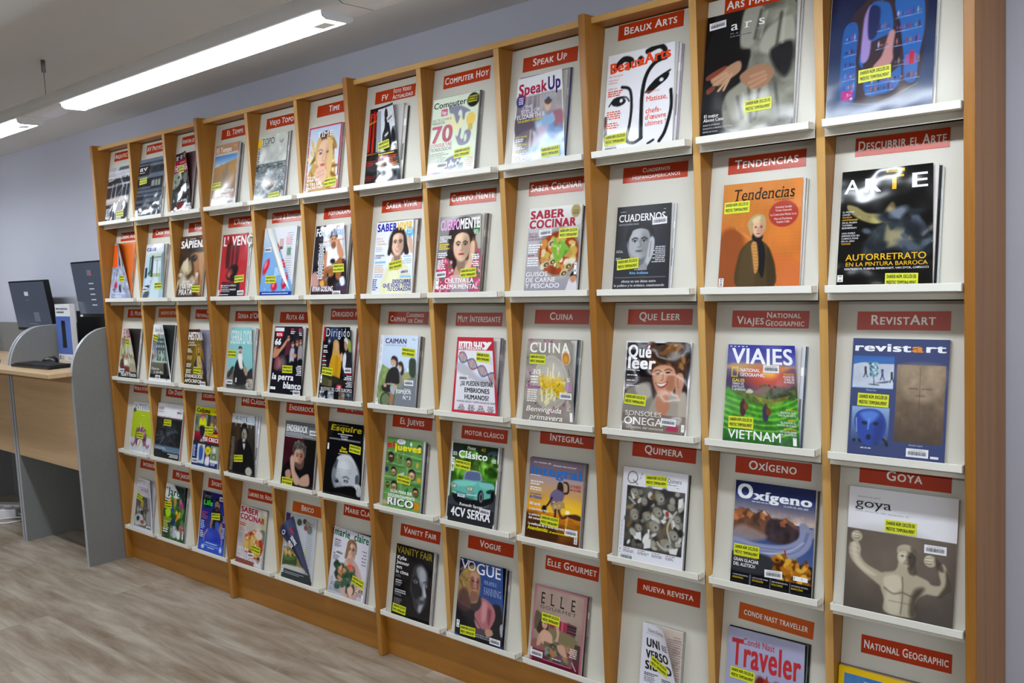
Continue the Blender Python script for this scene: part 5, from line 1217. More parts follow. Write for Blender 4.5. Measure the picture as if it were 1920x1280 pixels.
@art(3, 8)
def _(p):
    p.bg('6a5a66>a89494'); p.bx(0, 22, 100, 66, 'a8949a>e8a018'); p.el(72, 62, 40, 14, 'f8c830', 1, 0, .9); p.el(76, 62.5, 4, 3, 'fff4c0', .6); p.bx(0, 66, 100, 100, 'c87a1c>4a2410'); p.nz(.3, 6, 22, 3, (0, 66, 100, 100)); p.po('3a2010', '0,70 50,82 60,100 0,100', 6, .8)
    p.po('4a2a20', '72,66.4 90,63 100,65 100,70 84,69', 1); p.ln('f8d060', 2.4, '76,68 74,90', 3, .7)
    p.po('2e2420', '56,27 64,28 66,38 60,43 54,40', 1); p.ln('3a2824', 3.4, '64,40 74,38 74,29 70,26', .6); p.ln('2e2420', 2.4, '70,26 66,26', .6); p.po('6e6284', '48,38 56,36 68,41 64,52 56,60 46,58 42,46', 1.2); p.ln('382420', 3, '46,47 40,56 34,61', .6); p.el(33, 63, 4.6, 4.6, '1c1614', .08)
    p.po('b09060', '47,57 60,50 70,52 64,60 60,66 50,64', 2); p.sp(16, (48, 52, 70, 64), .8, 2, ['d8b878', '8a6a44'], 5); p.ln('4a2c20', 4, '54,62 54,80', .8); p.ln('5a3020', 4, '60,62 66,70 74,68', .8); p.ln('c8a060', .6, '62,56 80,60', .8, .7)
    p.tx(3, 98, 20.5, 11.5, 'integral', '2a6ab8', s=1, b=.035); p.tx(8, 40, 6, 2, 'La revista de', 'f0e8ec', i=.2); p.tx(44, 86, 7.4, 2, 'alimentación, salud y vida natural', 'f0e8ec', i=.2); p.gl(3, 21.4, 26, 1, 1.6, 'e8dce0')
    p.tx(78, 97, 31, 3.4, 'IA Y ROBOTS', 'b02030', b=.025); p.tx(78, 97, 35, 3.4, 'en tu vida', 'b02030', b=.025)
    p.gl(4, 29, 30, 2, 3.2, 'e4dce0'); p.gl(4, 37, 28, 2, 2.6, 'f0e8e0'); p.tx(4, 26, 46.4, 1.8, 'Cocina vegetariana', '2a6ab8', b=.02); p.tx(4, 28, 51.4, 4, 'de México', '2a6ab8', b=.035); p.tx(5, 26, 59.8, 4, 'del acné', 'f0ece8', b=.035); p.tx(5, 42, 66.6, 2.6, 'LA GRAN MURALLA VERDE', 'f4f0e8', b=.03)
    p.tx(5, 26, 73.5, 2.6, 'La sabiduría', 'f4f0ec', b=.025); p.tx(5, 32, 78, 3.2, 'del corazón', 'f4f0ec', b=.03); p.tx(5, 72, 85.5, 3, 'La molécula de la dicha suprema', 'f4f0ec', b=.03); p.tx(5, 44, 91.4, 4.6, 'Anandamida:', 'e8dc1c', b=.035); p.tx(46, 96, 91.4, 2.6, 'el neurotransmisor divino', 'e8dc1c', b=.03)
    barcode_strip(p, 91, 88, 5.5, 11, True)
@art(3, 9)
def _(p):
    p.bg('e2e2ea'); p.bx(8, 21, 97, 89, '3a3836'); p.nz(.7, 9, 9, 3, (8, 21, 97, 89))
    p.sp(70, (10, 23, 95, 87), 2, 7, ['2a2826', '5c5850', '7a766a', '1c1a1a', '9a9688', '4a4640'], 5, .5, 1.5); p.sp(34, (10, 23, 95, 87), 1.5, 5, ['c8c8c4', 'e0e0de', 'a8a69c', '8a7a5c', '6a5434'], 8, .4, 2.5)
    for x, y, s in ((20, 28, 6), (36, 36, 5), (60, 30, 7), (22, 54, 6), (42, 52, 6), (58, 46, 7), (84, 68, 7), (54, 62, 8), (74, 80, 9), (30, 66, 5), (88, 50, 5), (78, 38, 5)):
        p.el(x, y, s * 1.3, s * .8, '6e6a5c', .4, x * 7); p.po('8e8a7a', [(x - s, y - s * .5), (x + s * .4, y - s * .7), (x + s * .9, y + s * .2), (x - s * .2, y + s * .7)], 1.4); p.el(x + s * .3, y + .5, s * .45, s * .36, 'b0b2ae', .14); p.el(x + s * .3, y + .5, s * .3, s * .24, '5c5c58', .2)
    for q in ('78,50 74,62 80,76', '86,42 80,50 82,60', '12,34 22,40', '60,78 70,84 84,82'): p.ln('b4b2a8', 2.6, q, .8)
    for q in ('26,72 34,70 36,80 28,78', '40,78 50,76 50,86 40,88', '78,84 92,80 90,88 80,88', '88,28 95,26 94,36 88,38', '44,66 48,66 46,74', '14,26 22,34 18,36'): p.po('dcdcda', q, .8, 1, 0)
    p.po('9a3a2c', '70,44 74,43 75,48 71,49', .8)
    p.ln('23262c', 1, '8,11.5 10,6.4 16,4.6 22,7 23.4,12 20,16 13,17.4 8.6,14.6 8,11.5', .4); p.ln('23262c', 1, '17,14 24,18.4', .4); p.el(30, 6, .7, .6, '3a3a4a'); p.el(28, 11, .7, .6, '3a3a4a'); p.ln('9a9aa6', .4, '27,12 31,5')
    p.tx(70, 91, 11.6, 4.6, 'Quimera', '3a3e48'); p.gl(70, 13.4, 90, 1, 1.4, '8a8c96'); p.gl(84, 16, 90, 1, 1.4, '8a8c96')
    for x in (8, 31, 53, 74): p.gl(x, 90.6, x + 16, 1, 1.5, '9a7a84'); p.gl(x, 92.6, x + 19, 2, 1.6, '8a8c98')
    barcode_strip(p, 1, 91, 4, 8, True)
    for y in range(60, 90, 5): p.G.append((2.6, y, 3.4, y + 3.6, 'a8aab4'))
@art(3, 10)
def _(p):
    p.bg('1c2350>5a74aa'); p.bx(0, 12, 100, 36, '2c3c74>c8b0a0'); p.nz(.15, 3, 5, 3, (0, 0, 100, 34))
    p.po('6a4838', '0,30 6,29 10,27.4 14,28 18,27 23,30 28,30.6 33,28.6 38,25.6 41,28 44,29.4 48,33 53,36 56,36.6 60,33.6 63,31.6 66,30.4 69,33 74,34 79,38 84,42 80,52 60,56 40,54 0,50', 1, 1, 0); p.po('3a2f34', '44,36 60,33 72,38 84,44 80,54 60,57 42,54', 3); p.po('b46c44', '0,31 10,28 15,29 11,33 14,36 5,40 0,41', 1.4, 1, 0); p.po('b87448', '18,29 25,32 21,37 16,34', 1.2, .9, 0); p.po('c07848', '33,30 38,26.4 44,31 39,33 40,37 34,35', 1.2, 1, 0); p.po('9a5a3c', '58,36 65,31.4 68,35 64,37 66,40 60,40', 1.2, 1, 0); p.po('4a3830', '24,33 32,30 31,38 35,44 26,42', 1.4, .8, 0); p.po('e0d6d8', '36,29 38,26 39.4,28 43,31 40,30.6', .8, .8, 0); p.nz(.4, 12, 10, 6, (0, 26, 88, 56)); p.po('8a90a6', '82,36 88,33 96,38 100,36 100,46 86,46', 2)
    p.po('a08c88', '0,50 10,44 26,46 44,52 30,58 0,60', 5, .75); p.po('8c93b6', '0,58 30,60 62,58 80,50 84,40 92,40 98,48 92,60 74,70 40,74 0,74', 2.5)
    for o in (0, 3, 6.5): p.ln('5a6288', .9, [(2, 62 + o), (34, 64 + o), (66, 61.6 + o * .8), (86, 53 + o * .7), (91 + o * .5, 42)], .8, .8)
    p.ln('c4cadf', 2, '4,67 40,69 70,63 88,52', 2, .7); p.bx(0, 74, 100, 100, '262630>17171c'); p.po('35343c', '0,72 40,70 56,76 40,90 0,90', 4)
    p.po('8a5a1c', '54,78 60,68 66,66 74,72 84,76 92,84 99,90 99,98 56,96 50,88', 1.8); p.sp(50, (56, 70, 96, 94), 1.2, 4, ['c8882a', 'e0a83c', '6a3c14', '4a2a10', 'b06c1c'], 5, .4, 2); p.el(66.5, 62, 1, .9, 'c87a5a'); p.ln('8a2430', 1.8, '66.5,63 67,66.4', .5)
    p.bx(0, 92, 100, 100, '101116')
    for x in (25, 50, 74): p.bx(x, 93, x + .5, 99, '6a6a72')
    p.tx(3, 24, 17, 13.6, 'O', 'eceef4', b=.05); p.tx(25, 97, 17, 8.6, 'xígeno', 'eceef4', s=1, b=.04); p.gl(22, 19, 44, 1, 1.5, 'c0c8dc'); p.tx(62, 92, 20.6, 1.7, 'LA GUÍA DEL AIRE LIBRE', 'd8dcea', b=.01)
    p.tx(3, 33, 76.5, 2, 'ESPLENDOR EN SUIZA', 'd0a83c'); p.tx(3, 35, 81, 3.2, 'GRAN GLACIAR', 'f0f0f2', b=.016); p.tx(3, 31, 85.6, 3.2, 'DEL ALETSCH', 'f0f0f2', b=.016)
    for x, a, b_ in ((3, '5 CIMAS PANORÁMICAS', 'MONTAÑAS'), (28, 'LAS CLAVES PARA', 'FOTOGRAFIAR'), (52, 'SENDERISMO', 'VOLCANES'), (76, 'UN TESORO NATURAL', 'AZNCÓN')): p.tx(x, x + 20, 95.4, 1.3, a, 'dcdce2'); p.tx(x, x + 14, 98.4, 1.8, b_ if b_ != 'AZNCÓN' else 'RINCÓN', 'd0b01c', b=.02)
    barcode_strip(p, 78, 85, 17, 4.4)
@art(3, 11)
def _(p):
    p.bg('e4e4ea'); p.bx(0, 36, 100, 100, '665a50>4a423c'); p.el(40, 62, 46, 24, '74685c', 1, 0, .6); p.nz(.12, 5, 5, 3, (0, 36, 100, 100))
    # a plain plaster torso with both arms raised
    S, L, D = 'b0a68f', 'd6cdb6', '40382f'
    p.po(S, '3,50 10,46 14,52 14,58 20,64 34,69 44,72 40,82 26,76 12,68 4,60', 1.6); p.po(L, '5,50 9,48 11,58 18,66 30,72 22,72 9,64', 2, .7)
    p.el(9.4, 42, 5.4, 4.6, S, .12); p.el(8.6, 40.6, 3.4, 2.6, L, .5)
    for q in ('7,39 12,39.6', '7,41.4 12.4,42', '7.4,43.6 12,44'): p.ln(D, .7, q, .5, .7)
    for y in (49, 53, 57): p.ln(L, .8, [(3.4, y), (12, y + 1.4)], .5, .7)
    p.po(S, '86,56 90,54 96,64 98,72 94,78 82,80 70,78 70,70 82,72 88,70 86,62', 1.6); p.po(D, '92,58 98,68 97,76 86,81 92,70', 2.5, .9); p.el(78, 53, 5.6, 4.8, S, .12); p.el(76.6, 52, 3.4, 3, L, .5); p.po(D, '82,50 88,54 90,60 84,58', 2, .8)
    for q in ('74,51 79,50.4', '74,53 79,53', '75,55 79,55.4'): p.ln(D, .7, q, .5, .7)
    p.po(S, '34,70 46,66 50,62 60,62 66,66 78,70 78,78 70,84 66,92 66,101 40,101 38,90 34,80', 1.6); p.po(L, '38,72 50,69 54,78 46,84 38,80', 3, .8); p.po(L, '40,84 52,84 52,100 42,100', 4, .6); p.po(D, '66,78 74,76 68,88 68,100 62,100 62,88', 4, .85); p.ln(D, 1, '54,70 55,84 54,100', 1.2, .6); p.ln(D, 1.4, '38,81 46,84.6 54,82.6', 1.6, .6); p.ln(D, 1.4, '56,82.6 64,84 70,80', 1.6, .6); p.ln(D, .9, '43,91 64,91', 1.4, .4)
    p.po(S, '50,58 62,57 64,66 52,67', 1.6); p.po(D, '58,59 64,57 66,66 60,66', 2, .75); p.el(56, 53, 7.6, 8.6, S, .12); p.el(53, 52, 3.6, 6.4, L, .6, 0, .8); p.el(61.4, 54, 3.6, 8, D, .6, 0, .9); p.po('b4a992', '48,50 49,45 56,42.6 63,45 65,51 61,48.4 54,47.6 51,49', .9); p.po(D, '60,44 65,47 65,56 62,52', 2, .7)
    for k in range(6): p.ln('8a8070', .6, [(49.6 + k * 1.9, 46.6 + abs(k - 2) * .2), (50.2 + k * 1.9, 49.4)], .4, .7)
    p.el(53, 52.4, 1.7, .7, '4a4238', .4); p.el(59.4, 52.6, 1.6, .7, '2e2822', .4); p.ln('6c6252', .9, '56.6,52 57,56 55.4,56.4', .5, .8); p.ln('5c5244', .9, '54.4,58.2 58,58.2', .5, .8)
    p.tx(8, 30, 8.4, .9, 'REVISTA DE ARTE', '5a5c64', tr=.08); p.tx(6.5, 41, 16.6, 7.4, 'goya', '12181e', s=1, asp=1.2)
    for a, e, t in ((7, 14, 'Número 395'), (16, 29, 'Enero-marzo 2026'), (31, 36, 'Madrid'), (38, 52, 'Nueva etapa editorial'), (54, 57, '18 €')): p.tx(a, e, 20.4, .9, t, '6a6c74')

@art(4, 0)
def _(p):
    p.bg('dcdee6'); p.bx(4, 18, 90, 40, 'b4b6c4>c4c4cc'); p.bx(4, 38, 90, 97, '4a443c>6c665e'); p.nz(.5, 7, 8, 3, (4, 38, 90, 97)); p.po('a8acb8', '70,24 90,20 90,90 80,80', 4, .7)
    p.bx(30, 46, 44, 58, 'a89448'); p.bx(28, 62, 50, 74, 'e0e0e2'); p.bx(33, 65, 46, 72, '22242a'); p.sp(40, (6, 60, 88, 78), 1.5, 5, ['2a2620', '8a8478', '3a342c', 'b8b2a8', '5c3c30'], 5); p.po('c8c8cc', '6,78 40,74 50,90 20,97 5,96', 2); p.po('2a2a2e', '12,80 26,78 28,86 14,88', 1.5); p.el(44, 89, 22, 6, 'c8beb0', .1); p.el(44, 88, 12, 3, '8a4a44', .3); p.po('9a9a9e', '66,70 88,64 90,96 70,92', 3)
    p.tx(4, 108, 14, 9, 'INTERIORES', '8a8c94', s=1); p.tx(26, 78, 26, 5.6, 'LA CASA', 'c02c4c', b=.012)
@art(4, 1)
def _(p):
    p.bg('2c5228>3a6a34'); p.nz(.5, 8, 8, 3); p.bx(0, 0, 100, 24, 'd8e0e2'); p.po('14140f', '40,0 100,0 100,40 84,28 66,16', 1, 1, 0)
    p.sp(60, (30, 28, 98, 96), 3, 9, ['2e6a2c', '4a8a3c', '1c3a1c', '3c7a40', '224a22'], 5, .5, 2); p.sp(14, (72, 26, 90, 44), 2, 5, ['c83a8a', 'e070b0', 'a82a70'], 6); p.sp(10, (58, 50, 76, 68), 3, 6, ['e8a818', 'f0c830', 'd88a14'], 8); p.sp(10, (76, 74, 96, 88), 2, 5, ['d84a70', 'f0a0b4', 'c83050'], 9); p.po('c88a3c', '46,26 56,26 54,40 46,38', 2); p.el(22, 32, 10, 6, 'e8981c', .4)
    p.bx(0, 40, 34, 100, '1e2e1a', .6); p.po('a8d818', '8,50 30,47 32,60 14,63', 2); p.bx(2, 64, 36, 69, '7a9a1c'); p.po('20306a', '36,70 52,66 54,74 40,78', 2); p.po('c0c0cc', '40,82 60,78 70,92 60,99 44,97', 3); p.sp(14, (42, 80, 66, 97), 1.5, 4, ['8a8a9a', 'e0e0e8', '5a5a6a'], 4); p.po('e8e8ea', '66,88 78,84 82,97 70,99', 2); p.el(40, 48, 8, 5, '3a3a8a', .4)
    p.tx(14, 104, 21, 14, 'Jardín', '1c3c34', b=.02); p.tx(3, 13, 10, 4, 'mi', '3a5a54', b=.02)
    p.gl(3, 71, 34, 5, 3, 'd8dc6a'); p.gl(3, 86, 40, 2, 4.4, 'e8e8ea'); barcode_strip(p, 90, 88, 6, 10, True)
@art(4, 2)
def _(p):
    p.bg('1e2474>2438a8'); p.nz(.2, 4, 5, 3); p.el(22, 15, 20, 14, '101818', .04); p.po('13141c', '44,32 56,24 70,26 84,36 86,48 80,60 50,60 44,46', 1.6); p.el(62, 20, 9, 10, 'a87a62', .2); p.po('1a1614', '54,16 56,9 66,8 71,14 70,18 62,13', 1.2); p.el(62, 26, 7, 4, '3a2a24', .5)
    for e in (59, 66): p.el(e, 19, 1.6, .9, '1a1410')
    p.po('a87c64', '44,46 50,48 46,60 56,66 58,72 48,70 40,58', 1.6); p.po('a87c64', '82,48 88,56 82,70 74,64', 1.6); p.po('2a5ab8', '60,50 76,50 74,64 64,66', 2)
    p.el(52, 80, 42, 18, '1c36b0', .08); p.el(40, 74, 20, 8, '3a5ad0', 1, 0, .6); p.ln('b0907c', 3.6, '22,96 20,78 32,66', 1); p.ln('b0907c', 3.6, '88,96 90,78 82,66', 1); p.bx(4, 86, 100, 100, '2c58c8', .8); p.el(18, 97, 6, 3, 'd0d8e8'); p.el(88, 95, 5, 5, 'd0d8e8')
    p.tx(8, 38, 12, 5.4, 'SPORT', '6a8a9a', b=.02); p.tx(7, 44, 24, 9, 'Life', '34c83c', b=.045, i=.08)
    p.gl(3, 36, 28, 4, 3.4, 'a84a6c'); p.gl(3, 52, 22, 5, 3.2, 'a8c0e8'); p.gl(3, 70, 18, 4, 3.2, 'c8d4f0'); p.gl(84, 36, 98, 4, 3.2, 'c08ab0', 'r'); p.gl(86, 56, 98, 6, 3.2, 'b0c0e8', 'r')
    p.gl(26, 88, 76, 1, 2.6, 'd0e0f8', 'c'); p.tx(22, 80, 94.6, 3, 'MARIO GONZÁLEZ', '8ac0f4', b=.01); p.gl(30, 96, 72, 1, 2.4, 'e8f0fa', 'c')
@art(4, 3)
def _(p):
    p.bg('cfc8c8>b4aeb4'); p.bx(0, 27, 100, 46, 'c8bcb4'); p.nz(.15, 4, 4, 3); p.po('a8a86a', '76,10 98,10 98,34 86,34', 4, .8); p.po('4a5a5a', '80,38 100,36 100,60 90,54', 3, .8)
    p.el(62, 66, 36, 25, 'c04838', .06); p.el(62, 65, 33, 22, '94281c', .15); p.nz(.2, 10, 10, 4, (26, 42, 98, 92))
    for x, y in ((38, 60), (64, 50), (72, 68)): p.po('d0b05c', [(x - 12, y - 2), (x + 12, y - 2), (x + 13, y + 16), (x - 11, y + 16)], 2); p.po('b08c3c', [(x + 4, y), (x + 12, y), (x + 12, y + 15), (x + 4, y + 15)], 3, .7); p.el(x, y - 5, 11, 7, 'c88a4c', .15); p.sp(10, (x - 8, y - 10, x + 8, y - 2), 1.5, 4, ['a83a24', 'e8d0b0', 'c86a3c', 'f0e0c8'], x)
    p.el(78, 46, 14, 8, 'd8c8b4', .3); p.po('d8d8e0', '72,98 80,92 90,92 96,100 72,100', 1.2); p.el(84, 90, 5, 5, 'b8846c', .2); p.po('2c2422', '79,88 82,84 88,84 90,88', 1); p.bx(0, 96, 70, 100, '8a4438')
    p.tx(4, 70, 12, 9.6, 'SABER', 'a41c34', b=.045); p.tx(3, 95, 24.5, 9.6, 'COCINAR', 'a41c34', b=.045); p.gl(3, 31, 28, 2, 3.4, 'c04c3c'); p.gl(3, 40, 26, 2, 3, 'b09088'); p.gl(3, 52, 22, 2, 3, 'a89890')
    for y, t, e in ((80, 'FETAS', 46), (87.4, 'FÁCILES', 44), (94.6, 'PARA LUCIRTE', 76)): p.tx(4, e, y, 5.4, t, 'f2eef0', b=.012)
    barcode_strip(p, 91, 80, 5, 13, True)
@art(4, 4)
def _(p):
    p.bg('2a2a5e>c0c8d0'); p.bx(0, 0, 100, 8, '3a2c74'); p.bx(3, 36, 96, 62, 'c8d2dc'); p.bx(0, 56, 100, 92, '8a8e86'); p.nz(.3, 6, 6, 3, (0, 56, 100, 92))
    for x in (10, 24, 40): p.bx(x, 34, x + 1, 54, '9aa6b0')
    p.po('324a24', '2,70 20,66 46,68 46,84 4,90', 1.5); p.po('4a6a34', '4,68 30,64 44,66 40,72 10,76', 2); p.sp(36, (4, 52, 40, 68), 2, 5, ['8a5a3c', 'c8904a', '4a3a20', '6a7a3c', 'b86a50', 'd8b070'], 5); p.el(40, 58, 7, 4, 'e0b020', .3); p.bx(48, 70, 74, 82, '9a7c4c'); p.el(61, 70, 14, 4, 'b8a070', .1); p.el(58, 62, 6, 6, 'a06a4c', .3); p.po('c0c4c0', '6,84 90,82 96,92 4,96', 2); p.bx(0, 91, 100, 100, '2c3236')
    p.ln('8a6a54', 1.4, '80,74 78,90'); p.ln('8a6a54', 1.4, '84,74 90,90')
    p.gl(10, 93, 90, 2, 2.4, '8a9298'); barcode_strip(p, 1, 88, 5, 9, True)
@art(4, 5)
def _(p):
    p.bg('cfcddb>bdbbc8'); p.el(50, 40, 50, 50, 'dad8e4', 1)
    p.po('c8a8a4', '38,50 46,42 64,42 82,54 92,74 86,78 80,66 80,98 36,98 34,70', 1.8); p.po('b89490', '64,50 78,58 80,96 68,96', 5, .6); p.po('d6b8b4', '44,46 58,44 56,60 42,64', 4, .8); p.po('dcb4a0', '84,72 92,72 92,88 72,92 60,98 56,90 78,84', 1.8)
    p.po('7a5c3e', '40,26 44,15 56,12 66,17 68,28 64,40 60,34 48,34 44,42 38,42', 1.6); p.face(54, 29, 11.5, 'e0b49c', '7a5c3e', hs='none', smile=1); p.po('8a6a48', '40,32 44,16 54,14 50,22 44,40 38,44', 1.4); p.el(66, 36, 1.4, 2, 'e8e0c8')
    p.po('c0988c', '46,42 62,42 62,48 46,48', 2)
    p.sp(40, (14, 56, 68, 90), 3, 7, ['2c4a34', '1e3626', '3c5e44', '284232'], 5, .3, 1.8); p.ln('3a5240', 1.6, '12,60 20,58 28,64'); p.ln('405a46', 2.5, '50,84 58,98', 1); p.sp(9, (46, 50, 62, 58), 3, 6, ['d86a54', 'e08a70', 'c85448'], 6); p.sp(9, (26, 58, 42, 72), 3, 6, ['d0885c', 'e0a47c', 'b86c48'], 7); p.sp(6, (22, 74, 32, 80), 2, 4, ['d08a68', 'c07450'], 9)
    p.po('e0b8a4', '54,86 64,82 70,88 64,96 56,94', 1.6)
    p.tx(2, 47, 12.5, 11, 'marie', '1c6a48', b=.035); p.tx(58, 99, 12.5, 11, 'claire', '1c6a48', b=.035); p.gl(2, 2.4, 22, 1, 1.6, 'a07a9c')
    p.gl(6, 19, 30, 1, 2.6, '2c2c34'); p.gl(6, 22.4, 26, 4, 2.2, '6a6a78'); p.gl(6, 40, 16, 1, 2.6, '2c2c34'); p.gl(6, 43, 24, 4, 2.2, '7a7a88')
    for y in (24, 29, 34, 39, 44): p.gl(82, y, 96, 1, 2.2, '5a5a68', 'r')
    p.gl(78, 82, 96, 2, 2.4, '2c2c34', 'r'); p.gl(70, 87, 96, 3, 2.2, '7a7a88', 'r')
    p.tx(6, 12, 82, 5, 'El', '8a9aa0', s=1); p.tx(6, 36, 91, 7.4, 'ARTE', '6c7c84', s=1); p.tx(4, 36, 98, 5, 'DE PARÍS', '7c8a92', s=1); barcode_strip(p, 93, 88, 4, 10, True)
@art(4, 6)
def _(p):
    p.bg('08080a'); p.po('34343a', '46,40 52,26 70,20 88,30 90,48 86,60 90,66 86,80 74,92 60,86 52,72 44,60', 5)
    p.po('82848c', '58,30 72,24 84,32 86,46 82,48 84,58 88,64 83,70 82,78 74,90 68,86 72,70 68,50', 4); p.po('a6a9b2', '66,30 76,28 82,36 80,46 70,44', 5, .9); p.po('a0a3ac', '74,76 80,74 76,88 70,86', 3, .9); p.po('14141a', '52,46 68,48 70,64 60,72 50,62', 5, .8); p.po('0a0a0e', '70,52 76,58 76,66 70,66', 3, .85); p.po('b6b9c2', '79,48 84,56 87,64 82,66 79,58', 1.8, .9)
    p.el(58, 48, 5, 2.4, '8a8d96', .6); p.el(58, 48, 2, 1.6, '0c0c10', .3); p.el(84, 50, 4, 2, 'b0b3bc', .5); p.el(84, 50, 1.6, 1.4, '0c0c10', .3); p.ln('16161c', 2, '48,45 56,41 66,44', 1); p.ln('26262e', 1.8, '78,46 86,44 90,46', 1); p.po('50525a', '64,74 76,71 83,72 80,77 70,79', 1.6); p.ln('1a1a20', .9, '65,75 82,73.6', .6)
    p.tx(3, 97, 13, 10, 'VANITY FAIR', '8a7a1c', b=.02)
    for y, t, e in ((22, 'Kylie', 30), (29, 'Jenner', 38), (35.6, 'en', 20), (42.4, 'la cima', 38)): p.tx(4, e, y, 5, t, 'e4e4e8', s=1, b=.02)
    p.gl(5, 45, 20, 2, 2, '6a6a72'); p.gl(5, 52, 30, 2, 3, 'b8b8c0'); p.gl(5, 58, 26, 2, 1.9, '7a7a84'); p.gl(5, 66, 36, 2, 3, 'b8b8c0'); p.gl(5, 72, 32, 2, 1.9, '7a7a84'); p.gl(5, 79, 30, 4, 2, '6a6a74')
@art(4, 7)
def _(p):
    p.bg('2a4a8e>30528e'); p.bx(0, 0, 30, 30, '23284e'); p.nz(.15, 3, 3, 3); p.po('16151c', '0,56 30,52 60,60 80,52 96,60 100,100 0,100', 4); p.po('1c1a1e', '76,54 94,50 100,66 96,86 80,84', 4)
    p.po('9a7c4a', '0,28 16,12 32,7 46,14 50,30 44,56 30,64 4,60 0,50', 3); p.sp(24, (2, 14, 34, 56), 2, 6, ['b8964f', '7a5c34', 'a88646', '5a3c2c'], 5, .8, .4); p.po('4a2c34', '4,44 20,40 32,60 20,70 2,64', 6, .8)
    p.po('c08e7c', '26,20 36,15 46,20 48,32 42,42 34,42 27,34', 1.8); p.po('7c4a40', '26,24 34,22 34,38 28,36', 3, .8); p.po('6a4038', '42,22 48,24 46,36 41,38', 3, .7); p.el(33, 27, 3, 1, '2c1a1a', .4); p.el(42.6, 27, 2.6, 1, '2c1a1a', .4); p.ln('7c4a40', 1, '38,27 38.6,32.4 36.6,32.8'); p.el(36.6, 36.4, 3.4, .9, '8a3c3c', .4); p.po('8a5c50', '30,41 44,41 46,50 30,54', 2)
    p.po('b06a72', '50,48 62,46 80,54 84,66 76,80 66,90 54,84 40,72 44,62', 2.5); p.po('cf949a', '56,52 66,52 64,72 56,76', 5, .8); p.po('7a3c48', '68,58 76,60 72,78 68,74', 4, .8); p.po('c4848c', '40,76 50,82 60,90 46,86', 3, .9); p.po('3c3034', '30,58 44,54 50,44 54,54 46,64 34,66', 2); p.po('4e4448', '44,88 64,86 62,95 48,96', 2); p.po('b88e7a', '64,86 76,83 80,89 68,94', 1.6); p.po('a0a2b4', '94,76 100,72 100,86 96,88', 2)
    p.tx(3, 22, 14, 12.5, 'V', 'e8e8f0', s=1); p.tx(18, 38, 14, 12.5, 'O', 'd8d8e4', s=1); p.tx(39, 96, 16, 14, 'GUE', 'e8eaf2', s=1, b=.008); p.po('a3844e', '18,16 24,9 34,6 44,11 46,17 36,12 26,15', 1.4)
    p.tx(58, 86, 27, 5, 'POR AMOR A', '9aaad0', s=1); p.tx(58, 97, 40, 9, 'FANNING', '8ca0cc', s=1); p.gl(10, 94, 92, 2, 2.6, '8a8a94', 'c'); barcode_strip(p, 3, 83, 6, 10, True)
@art(4, 8)
def _(p):
    p.bg('b0707a>a8666e'); p.bx(5, 3.5, 95, 99, 'a28c80>8a7268'); p.nz(.12, 5, 5, 3, (5, 3.5, 95, 99)); p.el(50, 30, 40, 22, 'ae988c', 1, 0, .6)
    p.bx(18, 42, 70, 54, '9a2c48'); 
    for x in (32, 44, 58): p.bx(x, 42, x + 2, 54, 'b8586c')
    p.po('5c5040', '5,38 12,36 20,44 16,56 5,60', 2); p.po('6a3c44', '68,40 86,42 84,58 68,54', 1.2, 1, 0)
    for y in (44, 48, 52): p.bx(69, y, 85, y + 1.4, '2c1c28')
    p.po('7a7050', '20,56 40,53 70,55 90,62 90,74 60,70 24,68', 2); p.bx(5, 80, 95, 99, '7a1c34>5c142c'); p.po('8a5a54', '5,74 30,76 44,84 5,86', 3); p.bx(86, 66, 95, 90, '4a3434')
    p.po('3c2620', '12,54 18,44 26,42 32,48 32,58 26,62 18,66 10,62', 2); p.el(25, 51, 5.4, 6, 'cfa48c', .2); p.el(24.4, 50.4, .9, .6, '2c1c18'); p.el(27.6, 50.4, .9, .6, '2c1c18'); p.ln('a85850', .9, '24.4,54 27.4,53.8')
    p.po('cfa48c', '16,66 24,58 36,60 42,66 40,76 28,78 18,74', 1.8); p.po('c89c84', '14,68 18,66 20,78 12,82', 1.6); p.po('cfa48c', '38,64 44,72 50,62 48,52 52,50 54,60 50,76 42,76', 1.5); p.el(49.6, 49, 3, 4, 'cfa48c', .2)
    p.po('6a5a48', '26,74 40,74 50,70 66,74 80,90 84,97 66,95 44,96 32,88', 2); p.sp(46, (28, 74, 80, 95), 1.5, 5, ['8a6a44', '4a5a54', 'a8744c', '3c4438', 'b09a70', '6a4a58', '7a8a84'], 5, .5, 2); p.po('c89c84', '52,74 64,72 72,84 66,86 56,82', 2); p.ln('d8c8c0', 1.6, '82,90 90,99', .8)
    for x, t, in ((13, 'E'), (32, 'L'), (51, 'L'), (72, 'E')): p.tx(x, x + 9, 24, 15, t, '221a1c', s=1)
    p.tx(13, 84, 30.5, 4.6, 'GOURMET', '5c4c4c', tr=.1); p.gl(72, 72, 90, 5, 2.6, 'dcc8c0', 'r'); p.gl(40, 92, 66, 1, 2.2, 'e8dcd8', 'c'); p.gl(24, 97, 84, 1, 2, 'd86a9a', 'c'); barcode_strip(p, .5, 86, 4, 10, True)
